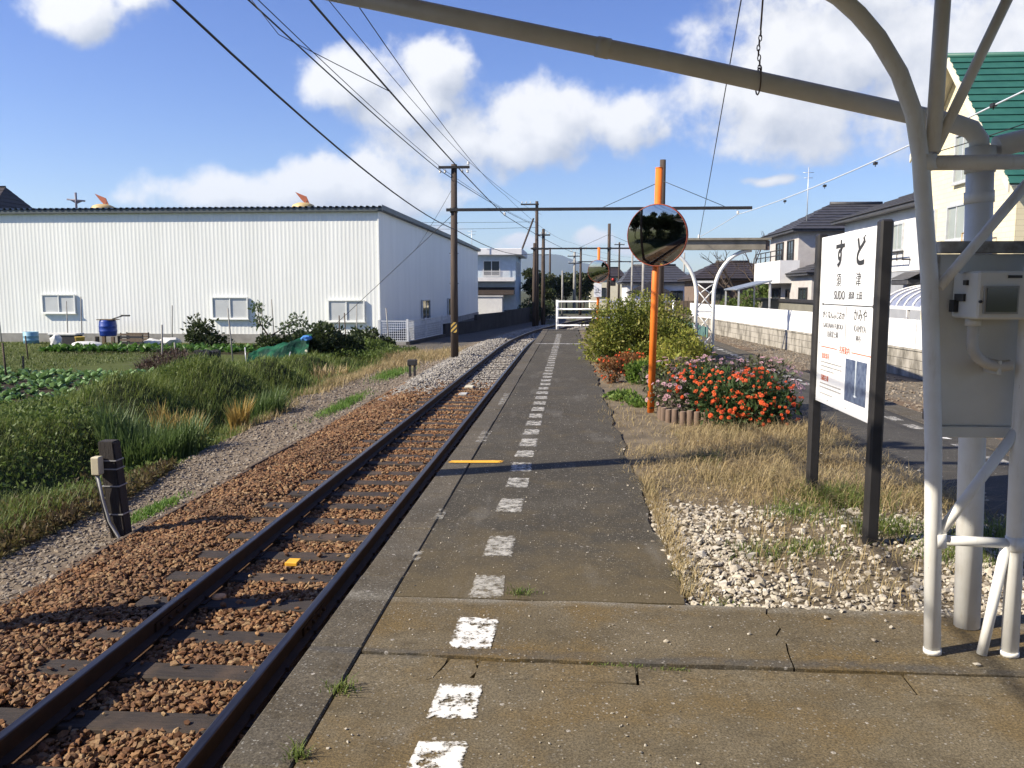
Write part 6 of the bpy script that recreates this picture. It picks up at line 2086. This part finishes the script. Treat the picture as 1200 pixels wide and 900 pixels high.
y = rng.uniform(8.5, 32, n)
k = (snoise(x * 2.2, y * 2.2, 72) > -0.1) & (x > 0.33)
x, y = x[k], y[k]
parts.append(blades(np.stack([x, y, soil_z(x, y) - 0.01], 1), rng.uniform(0.03, 0.10, len(x)), rng.uniform(0.3, 1.2, len(x)), 0.006))
n = 3000
x = rng.uniform(0.52, 3.0, n)
y = rng.uniform(4.05, 6.2, n)
k = snoise(x * 3.5, y * 3.5, 41) > 0.45
x, y = x[k], y[k]
parts.append(blades(np.stack([x, y, soil_z(x, y)], 1), rng.uniform(0.03, 0.13, len(x)), rng.uniform(0.4, 1.3, len(x)), 0.004))
n = 1500
y = rng.uniform(4.1, 6.8, n)
x = 0.57 + np.abs(rng.normal(0, 0.07, n))
parts.append(blades(np.stack([x, y, soil_z(x, y)], 1), rng.uniform(0.03, 0.12, n), rng.uniform(0.4, 1.3, n), 0.004))
v_, f_ = join_arrays(parts)
tag(np_obj('dry_grass', v_, f_, L_straw), 'tan dry grass covering the planted strip before the flower bed', 'grass', kind='stuff')
parts = []
for (cx, cy, r_, n, h0) in [(2.05, 5.45, 0.25, 700, 0.07), (1.45, 5.0, 0.2, 350, 0.05), (2.0, 6.2, 0.3, 900, 0.12), (1.15, 4.9, 0.2, 260, 0.05), (1.6, 5.8, 0.25, 500, 0.07), (2.3, 4.9, 0.25, 400, 0.08), (1.25, 7.6, 0.15, 200, 0.09),
                               (-0.9, 2.55, 0.035, 60, 0.05), (-0.88, 3.02, 0.06, 90, 0.05), (-0.25, 4.10, 0.06, 110, 0.035), (0.2, 3.31, 0.12, 90, 0.015), (0.45, 3.3, 0.1, 80, 0.015), (0.75, 4.05, 0.1, 80, 0.03), (2.7, 5.3, 0.25, 400, 0.12)]:
    x, y = rng.normal(cx, r_ * 0.55, n), rng.normal(cy, r_ * 0.5 if cy > 3.5 or r_ < 0.07 else 0.008, n)
    parts.append(blades(np.stack([x, y, np.where(x > 0.5, soil_z(x, y), -0.01)], 1), h0 * rng.uniform(0.4, 1.5, n), rng.uniform(0.3, 1.1, n), 0.005))
v_, f_ = join_arrays(parts)
tag(np_obj('green_tufts', v_, f_, L_grass), 'small green grass tufts in the gravel and platform cracks', 'grass', kind='stuff')

# ================================================================== KITCHEN GARDEN
def cabbage_mesh(name, mat, nl, r, up):
    mb = MB()
    for k in range(nl):
        a = k * 2.4 + random.uniform(-0.3, 0.3)
        el = up * (0.35 + 0.65 * k / nl)
        L = r * random.uniform(0.8, 1.15)
        w_ = L * 0.38
        d = Vector((math.cos(a) * math.cos(el), math.sin(a) * math.cos(el), math.sin(el)))
        s_ = Vector((-math.sin(a), math.cos(a), 0))
        n_ = d.cross(s_)
        p = [Vector((0, 0, 0.03)), d * L * 0.45 + s_ * w_ * 0.75 - n_ * 0.03, d * L * 0.85 + s_ * w_ * 0.6 - n_ * 0.02, d * L * 1.0 + n_ * -0.02, d * L * 0.85 - s_ * w_ * 0.6 - n_ * 0.02, d * L * 0.45 - s_ * w_ * 0.75 - n_ * 0.03, d * L * 0.5 + n_ * 0.03]
        mb.add(p, [(0, 1, 6), (1, 2, 6), (2, 3, 6), (3, 4, 6), (4, 5, 6), (5, 0, 6)])
    return mesh_of(mb, name, mat)


CB = [cabbage_mesh('cabbage_plant', L_cab, 12, 0.30, 1.0) for _ in range(4)]
TN = [cabbage_mesh('leaf_vegetable', L_cab2, 13, 0.34, 1.25) for _ in range(4)]
cnt = 0
for row in range(8):
    for k in range(16):
        x = -12.6 + 0.2 * (row * 0.82 + 1.0) - k * 0.55 + random.uniform(-0.1, 0.1)
        y = 18.0 + row * 0.82 + k * 0.10 + random.uniform(-0.1, 0.1)
        if random.random() < 0.12 or x < -0.72 * y - 0.5:
            continue
        o = inst(CB[cnt % 4], 'cabbage_plant', None, (x, y, float(ground_z(x, y))), random.uniform(0, 6), (random.uniform(0.7, 1.25),) * 3)
        tag(o, 'pale green cabbage plant in the near vegetable rows left of the weeds', 'cabbage', 'cabbages in the near garden rows')
        cnt += 1
for row in range(3):
    for k in range(26):
        x = -11.2 - k * 0.45 + random.uniform(-0.1, 0.1)
        y = 33.6 + row * 0.9 + random.uniform(-0.12, 0.12)
        if x > -11.8 and row == 0:
            continue
        o = inst(TN[cnt % 4], 'leaf_vegetable', None, (x, y, float(ground_z(x, y))), random.uniform(0, 6), (random.uniform(0.8, 1.2),) * 3)
        tag(o, 'bright green leafy vegetable in the far garden rows before the warehouse', 'vegetable', 'leafy vegetables in the far garden rows')
        cnt += 1
# lawn blades at the left and small plants in the soil
n = 24000
x = rng.uniform(-34, -14, n)
y = rng.uniform(24.5, 39.8, n)
k = (x < -15.5 - 0.12 * (39 - y) + snoise(x, y, 61))
x, y = x[k], y[k]
v_, f_ = blades(np.stack([x, y, ground_z(x, y) - 0.01], 1), rng.uniform(0.04, 0.14, len(x)), rng.uniform(0.2, 0.9, len(x)), 0.028)
tag(np_obj('lawn_grass', v_, f_, leaf_mat('lawn_blade', [(0.07, 0.10, 0.022), (0.12, 0.155, 0.04), (0.17, 0.18, 0.06)])), 'short lawn grass in front of the warehouse at the left', 'grass', kind='stuff')

M_blue = M('blue_plastic', (0.02, 0.06, 0.32), (0.015, 0.045, 0.24), 5, 0.4)
br_ = thing('blue_barrel', 'deep blue plastic barrel with plank lid in the garden', 'barrel', (-22.6, 39.0, -1.08))
MB().lathe([(q * 0.72, h * 0.62) for q, h in [(0.0, 0), (0.50, 0), (0.53, 0.1), (0.56, 0.35), (0.575, 0.38), (0.575, 0.42), (0.56, 0.45), (0.56, 0.72), (0.575, 0.75), (0.575, 0.79), (0.56, 0.82), (0.53, 1.15), (0.50, 1.24), (0.44, 1.26), (0.0, 1.26)]], (-22.6, 39.0, -0.68), 24).build('barrel_body', M_blue, br_)
MB().prism([(-23.0, 38.7), (-22.15, 38.65), (-22.15, 39.3), (-23.0, 39.3)], 0.105, 0.145).build('lid_board', M_brf, br_)
MB().tube([(-22.3, 38.9, 0.15), (-21.8, 38.9, 0.30)], 0.03, 6).box(-21.85, -21.4, 38.83, 38.97, 0.28, 0.36, 0.03).build('ladle', M_blk, br_)
for (x, y) in ((-23.0, 38.7), (-22.2, 38.7), (-22.2, 39.3), (-23.0, 39.3)):
    MB().box(x - 0.07, x + 0.07, y - 0.07, y + 0.07, -1.1, -0.69).build('stand_leg', M_brf, br_)
lb_ = thing('pale_blue_drum', 'pale blue steel drum standing on the lawn by the warehouse', 'barrel', (-26.5, 38.9, -1.08))
MB().lathe([(0.0, 0), (0.34, 0), (0.34, 0.20), (0.35, 0.21), (0.34, 0.22), (0.34, 0.40), (0.35, 0.41), (0.34, 0.42), (0.34, 0.61), (0.33, 0.62), (0.31, 0.6), (0.0, 0.59)], (-26.5, 38.9, -1.1), 24).build('drum_body', M('pale_blue_paint', (0.22, 0.42, 0.55), (0.16, 0.33, 0.44), 4, 0.5), lb_)
M_bags = [M('white_bag', (0.62, 0.62, 0.60), (0.45, 0.45, 0.43), 5, 0.7), M('yellow_bucket_paint', (0.6, 0.42, 0.1), None, 4, 0.5), M_blk]


def lump(name, label, cat, x, y, z, sx_, sy_, sz_, mat, seed=1):
    bm = bmesh.new()
    bmesh.ops.create_icosphere(bm, subdivisions=2, radius=1)
    r_ = random.Random(seed)
    for w in bm.verts:
        s_ = 1 + r_.uniform(-0.18, 0.18)
        w.co = Vector((x + w.co.x * sx_ * s_, y + w.co.y * sy_ * s_, z + max(w.co.z * s_, -0.6) * sz_))
    return tag(MB().bm(bm).build(name, mat), label, cat)


lump('white_bag', 'crumpled white bag left of the blue barrel', 'bag', -24.0, 37.0, -0.85, 0.28, 0.25, 0.35, M_bags[0], 1)
lump('white_bag', 'flat white sheet bundle just below the blue barrel', 'bag', -21.9, 36.0, -0.95, 0.75, 0.4, 0.2, M_bags[0], 2)
lump('white_bag', 'small white bag near the slatted crate', 'bag', -19.6, 37.5, -0.92, 0.4, 0.3, 0.22, M_bags[0], 3)
lump('white_bag', 'white cover lying by the pale post right of the crate', 'bag', -18.9, 37.8, -0.9, 0.5, 0.35, 0.25, M_bags[0], 4)
tag(MB().lathe([(0.0, 0), (0.17, 0), (0.22, 0.42), (0.235, 0.43), (0.225, 0.44), (0.2, 0.40), (0.0, 0.38)], (-23.2, 37.6, -1.08), 16).build('yellow_bucket', M_bags[1]), 'yellow bucket standing left of the blue barrel stand', 'bucket')
cr = thing('slatted_crate', 'dark slatted crate right of the blue barrel', 'crate', (-20.4, 37.4, -1.08))
for k in range(5):
    MB().box(-20.95, -19.85, 37.1, 37.13, -1.06 + k * 0.13, -0.97 + k * 0.13).build('slat', M_bags[2] if k % 2 else M_brf, cr)
    MB().box(-20.95, -19.85, 37.7, 37.73, -1.06 + k * 0.13, -0.97 + k * 0.13).build('slat', M_brf, cr)
for (x, y) in ((-20.95, 37.13), (-19.9, 37.13), (-20.95, 37.66), (-19.9, 37.66)):
    MB().box(x, x + 0.05, y + 0.002, y + 0.04, -1.08, -0.42).build('corner_post', M_bags[2], cr)
bx_ = thing('planter_box', 'white topped dark planter left of the yellow bucket', 'box', (-24.2, 38.2, -1.08))
MB().box(-24.9, -23.6, 37.9, 38.5, -1.08, -0.6, 0.02).build('box_body', M_bags[2], bx_)
MB().box(-24.95, -23.55, 37.85, 38.55, -0.598, -0.5, 0.02).build('box_rim', M_bags[0], bx_)
cpst = thing('compost_bin', 'black ribbed compost bin beside the brushwood heap', 'bin', (-12.0, 26.5, -1.08))
mb = MB()
for k in range(18):
    a = 2 * math.pi * k / 18
    mb.box(-12.0 + 0.36 * math.cos(a) - 0.05, -12.0 + 0.36 * math.cos(a) + 0.05, 26.5 + 0.36 * math.sin(a) - 0.05, 26.5 + 0.36 * math.sin(a) + 0.05, -1.1, -0.42 - 0.02 * (k % 3))
mb.lathe([(0.36, 0), (0.36, 0.6), (0.30, 0.6), (0.0, 0.55)], (-12.0, 26.5, -1.08), 18)
mb.build('bin_body', M_blk, cpst)
# brushwood heap
n = 1500
a = rng.random(n) * 6.283
q = np.sqrt(rng.random(n))
x, y = -13.0 + 1.3 * q * np.cos(a), 26.3 + 0.9 * q * np.sin(a)
z = -1.05 + 0.6 * (1 - q ** 2) * rng.random(n)
vs, fs = blades(np.stack([x, y, z], 1), rng.uniform(0.15, 0.42, n), rng.uniform(0.6, 2.2, n), 0.022)
tag(np_obj('brushwood_heap', vs, fs, L_brown), 'heap of brown dead stems in the garden beside the black bin', 'brush heap')
# stakes
for (x, y, h_, lab) in [(-17.0, 23.7, 1.05, 'dark leaning stake at the left of the garden soil'), (-16.6, 23.9, 0.65, 'short pale stake next to the dark leaning one'), (-13.6, 26.6, 1.5, 'tall pale stake behind the brushwood heap'),
                          (-13.2, 26.8, 0.9, 'pale stake right behind the brushwood heap'), (-20.6, 30.0, 0.9, 'dark stake left of the brushwood heap'), (-12.0, 28.6, 2.0, 'tall thin stake right of the black bin'),
                          (-9.6, 36.5, 2.0, 'tall thin stake between bush and mesh fence'), (-10.4, 36.6, 1.5, 'shorter dark stake left of the tall one by the bush'), (-10.1, 36.6, 1.6, 'second short dark stake by the bush'),
                          (-27.8, 38.6, 2.2, 'thin garden stake under the leftmost window'), (-24.3, 38.4, 2.1, 'thin bean pole left of the blue barrel'), (-23.6, 38.4, 2.3, 'second thin bean pole beside the blue barrel'),
                          (-19.2, 38.6, 1.9, 'lone thin stake between barrel and garden bush'), (-14.5, 38.0, 2.0, 'thin stake left of the sapling'), (-13.9, 38.0, 2.2, 'second thin stake left of the sapling'), (-8.5, 38.2, 1.8, 'thin stake near the warehouse corner')]:
    lean = random.uniform(-0.08, 0.08)
    zg = float(ground_z(x, y))
    o = MB().tube([(x, y, zg - 0.1), (x + lean * h_, y, zg + h_)], 0.03 if y < 28 else 0.026, 7).build('garden_stake', M_board if 'dark' in lab else M_conc_plain)
    tag(o, lab, 'stake', 'stakes in the garden')
# green sheet draped over a frame
sh_ = thing('green_tarpaulin', 'crumpled dark green tarpaulin with pale patches over a frame', 'tarpaulin', (-10.9, 30.2, -1.1))
uu, vv = np.meshgrid(np.linspace(0, 1, 26), np.linspace(0, 1, 16))
X_ = -11.95 + 2.3 * uu
Y_ = 29.6 + 1.2 * vv + 0.1 * np.sin(uu * 9)
Z_ = -1.0 + (0.38 + 0.5 * uu) * np.sin(math.pi * np.clip(vv * 0.8 + 0.05, 0, 1)) + 0.11 * snoise(uu * 26, vv * 20, 81) - 0.12 * (1 - uu)
ii = np.arange(X_.size).reshape(X_.shape)
qq = np.stack([ii[:-1, :-1], ii[:-1, 1:], ii[1:, 1:], ii[1:, :-1]], 2).reshape(-1, 4)
mt_, t, b = base_mat('green_sheet')
p = pos_vec(t)
c = mixc(t, rmap(t, noise(t, p, 2.1, 4), 0.45, 0.6), (0.004, 0.030, 0.020), (0.008, 0.085, 0.042))
c = mixc(t, rmap(t, noise(t, vmath(t, 'ADD', p, (4, 4, 4)).outputs[0], 2.6, 3), 0.66, 0.69), c, (0.45, 0.42, 0.33))
lk(t, c, b.inputs['Base Color'])
b.inputs['Roughness'].default_value = 0.75
b.inputs['Specular IOR Level'].default_value = 0.15
np_obj('sheet', np.stack([X_, Y_, Z_], 2).reshape(-1, 3), qq, mt_, sh_)
lump('blue_cloth', 'bright blue cloth on top of the green tarpaulin', 'cloth', -9.75, 29.9, -0.22, 0.2, 0.2, 0.13, M('bright_blue_cloth', (0.08, 0.25, 0.62), None, 5, 0.7), 9)
MB().tube([(-11.9, 29.5, -1.15), (-12.0, 29.7, -0.55)], 0.02, 6).tube([(-10.4, 29.5, -1.2), (-10.25, 29.6, -0.7)], 0.025, 6).build('frame_pole', M_alu, sh_)

# ================================================================== TREES
def tree(name, label, x, y, z0, h, spread, n_leaf, size, mat, seed, group=None, bare=False, trunk_r=0.12, crown_lo=0.3):
    rt = random.Random(seed)
    th_ = thing(name, label, 'tree', (x, y, z0), group)
    mb = MB()
    tips = []

    def grow(p, d, L, r_, depth):
        pts = [p]
        for k in range(3):
            d = (d + Vector((rt.uniform(-1, 1), rt.uniform(-1, 1), rt.uniform(-0.3, 0.6))) * 0.22).normalized()
            pts.append(pts[-1] + d * L / 3)
        mb.tube(pts, [r_, r_ * 0.85, r_ * 0.7, r_ * 0.55], 6 if depth < 2 else 4, caps=False)
        if depth >= (4 if bare else 3):
            tips.append(pts[-1])
            return
        if depth >= 1:
            tips.append(pts[2])
        for k in range(rt.choice((2, 3, 3))):
            nd_ = (d * 0.9 + Vector((rt.uniform(-1, 1), rt.uniform(-1, 1), rt.uniform(-0.15, 0.7))) * (0.75 * spread)).normalized()
            grow(pts[rt.choice((2, 3, 3))], nd_, L * rt.uniform(0.6, 0.8), r_ * 0.55, depth + 1)
    grow(Vector((x, y, z0 - 0.1)), Vector((0, 0, 1)), h * 0.36, trunk_r, 0)
    mb.build('trunk', M_bark, th_)
    if n_leaf:
        tp_ = np.array([q[:] for q in tips])
        i_ = rng.integers(len(tp_), size=n_leaf)
        rad = h * 0.11
        d_ = unit(rng.normal(0, 1, (n_leaf, 3)))
        p_ = tp_[i_] + d_ * rad * (rng.random((n_leaf, 1)) ** 0.5) * np.array([1.15, 1.15, 0.85])
        v_, f_ = leaves(p_, d_ + np.array([0, 0, 0.3]), rng.uniform(size * 0.6, size * 1.4, n_leaf), 0.6, 0.8)
        np_obj('crown', v_, f_, mat, th_)
    return th_


tree('bare_tree', 'leafless brown tree between the canopy and the grey house', 11.6, 60.5, -0.9, 6.6, 1.1, 0, 0.1, None, 5, bare=True, trunk_r=0.2)
tree('bare_tree', 'second leafless tree left of the grey house balcony', 13.2, 61.5, -0.9, 6.8, 1.1, 0, 0.1, None, 15, bare=True, trunk_r=0.2)
tree('green_tree', 'green tree beside the balcony of the grey house', 13.6, 57.8, -0.9, 3.9, 1.0, 2600, 0.22, L_weed, 8)
bush('hedge_bush', 'green hedge bush behind the small lean to roof', [(10.6, 50.5, 0.3, 1.2, 1.2, 1.1), (9.6, 51.5, 0.2, 1.0, 1.0, 0.9)], 3200, 0.17, L_weed, -0.8)
TG = 'dark trees at the end of the line'
for i, (x, y, h_, lab) in enumerate([(-4.0, 100, 4.6, 'dark tree right of the pale blue house'), (-2.0, 106, 5.2, 'dark bushy tree left of the faraway poles'), (-0.5, 98, 4.8, 'dark tree directly above the white pipe fence'), (0.9, 104, 5.0, 'dark tree left of the small mirror'),
                                      (-5.8, 112, 5.6, 'dark tree behind the twin poles'), (1.6, 112, 4.4, 'low dark tree behind the small mirror'), (-3.0, 92, 3.2, 'low dark shrubby tree beside the far track')]):
    tree('far_tree', lab, x, y, -1.0, h_ * 1.05, 1.0, 2600, 0.30, L_far, 30 + i, TG, trunk_r=0.14)
bush('hedge_bush', 'dark hedge at the foot of the twin poles', [(-3.4, 70, -0.2, 1.3, 2.0, 0.9), (-2.3, 72, -0.1, 1.0, 1.5, 0.9)], 3600, 0.17, L_dark, -1.1)
bush('hedge_bush', 'small clipped bush right of the far white house', [(9.2, 62, -0.3, 0.8, 0.8, 0.6)], 1200, 0.15, L_dark, -0.9)
# trees behind the viewer, seen in the two mirrors
RT = ['dark tree nearest the track just behind the shelter', 'second dark tree left behind the shelter', 'third dark tree left behind the shelter', 'dark tree close to the track farther behind', 'dark tree in the middle of the grove behind', 'dark tree at the left of the grove behind', 'dark tree farthest along the track behind', 'lone dark tree right of the platform behind', 'outermost dark tree at the left behind the shelter', 'tallest dark tree at the back of the grove']
for i, (x, y, h_) in enumerate([(-8.0, -9.5, 6.5), (-11, -7, 7), (-14.5, -5, 7), (-7.5, -16, 8), (-13, -14, 9), (-18, -11, 9), (-8.0, -24, 9), (7, -30, 8), (-22, -7, 9), (-19, -24, 11)]):
    tree('roadside_tree', RT[i], x, y, -1.0, h_, 1.15, 5200, 0.5, L_far, 60 + i, 'trees behind the shelter', trunk_r=0.22)

bush('grove_hedge', 'dark hedge along the track behind the shelter', [(-7.5, -10, 0.2, 1.6, 3.0, 1.5), (-9.5, -6.5, 0.2, 2.2, 1.8, 1.5), (-13, -4.5, 0.2, 2.4, 1.6, 1.5), (-7.5, -16, 0.3, 1.6, 3.5, 1.7)], 5200, 0.36, L_far, -1.1)

# far hills
hn = 260
hx = np.linspace(-9000, 9000, hn)
rows = []
ridge = 240 + 130 * snoise(hx / 900, hx * 0 + 1, 91) + 60 * snoise(hx / 260, hx * 0 + 5, 92) + 160 * np.exp(-((hx + 1500) / 1500) ** 2)
for f, yy_ in ((0, 7600), (0.35, 8000), (0.7, 8500), (1.0, 9000), (0.0, 10500)):
    rows.append(np.stack([hx, yy_ + 260 * snoise(hx / 500, hx * 0 + 3, 93) * (1 - f), -2 + np.maximum(ridge * f + 40 * f * snoise(hx / 180, hx * 0 + f * 9, 94), 0)], 1))
HV = np.concatenate(rows)
ii = np.arange(HV.shape[0]).reshape(5, hn)
qq = np.stack([ii[:-1, :-1], ii[:-1, 1:], ii[1:, 1:], ii[1:, :-1]], 2).reshape(-1, 4)
structure(np_obj('hills', HV, qq, M('forested_hill', (0.035, 0.05, 0.022), (0.05, 0.06, 0.03), 0.004, 0.95), smooth=True))

# air between here and the hills
hz = MB().box(-13000, 13000, -12000, 12500, -2.4, 640)
hzo = hz.build('haze', M_blk)
hzo.data.materials.clear()
mh = bpy.data.materials.new('haze_air')
mh.use_nodes = True
ht = mh.node_tree
ht.nodes.clear()
pvn = nd(ht, 'ShaderNodeVolumePrincipled')
pvn.inputs['Color'].default_value = (0.62, 0.78, 1.0, 1)
pvn.inputs['Density'].default_value = 0.00008
pvn.inputs['Anisotropy'].default_value = 0.2
oh = nd(ht, 'ShaderNodeOutputMaterial')
lk(ht, pvn.outputs[0], oh.inputs['Volume'])
hzo.data.materials.append(mh)
tag(hzo, 'thin blue haze in the air over the far hills', 'haze', kind='stuff')
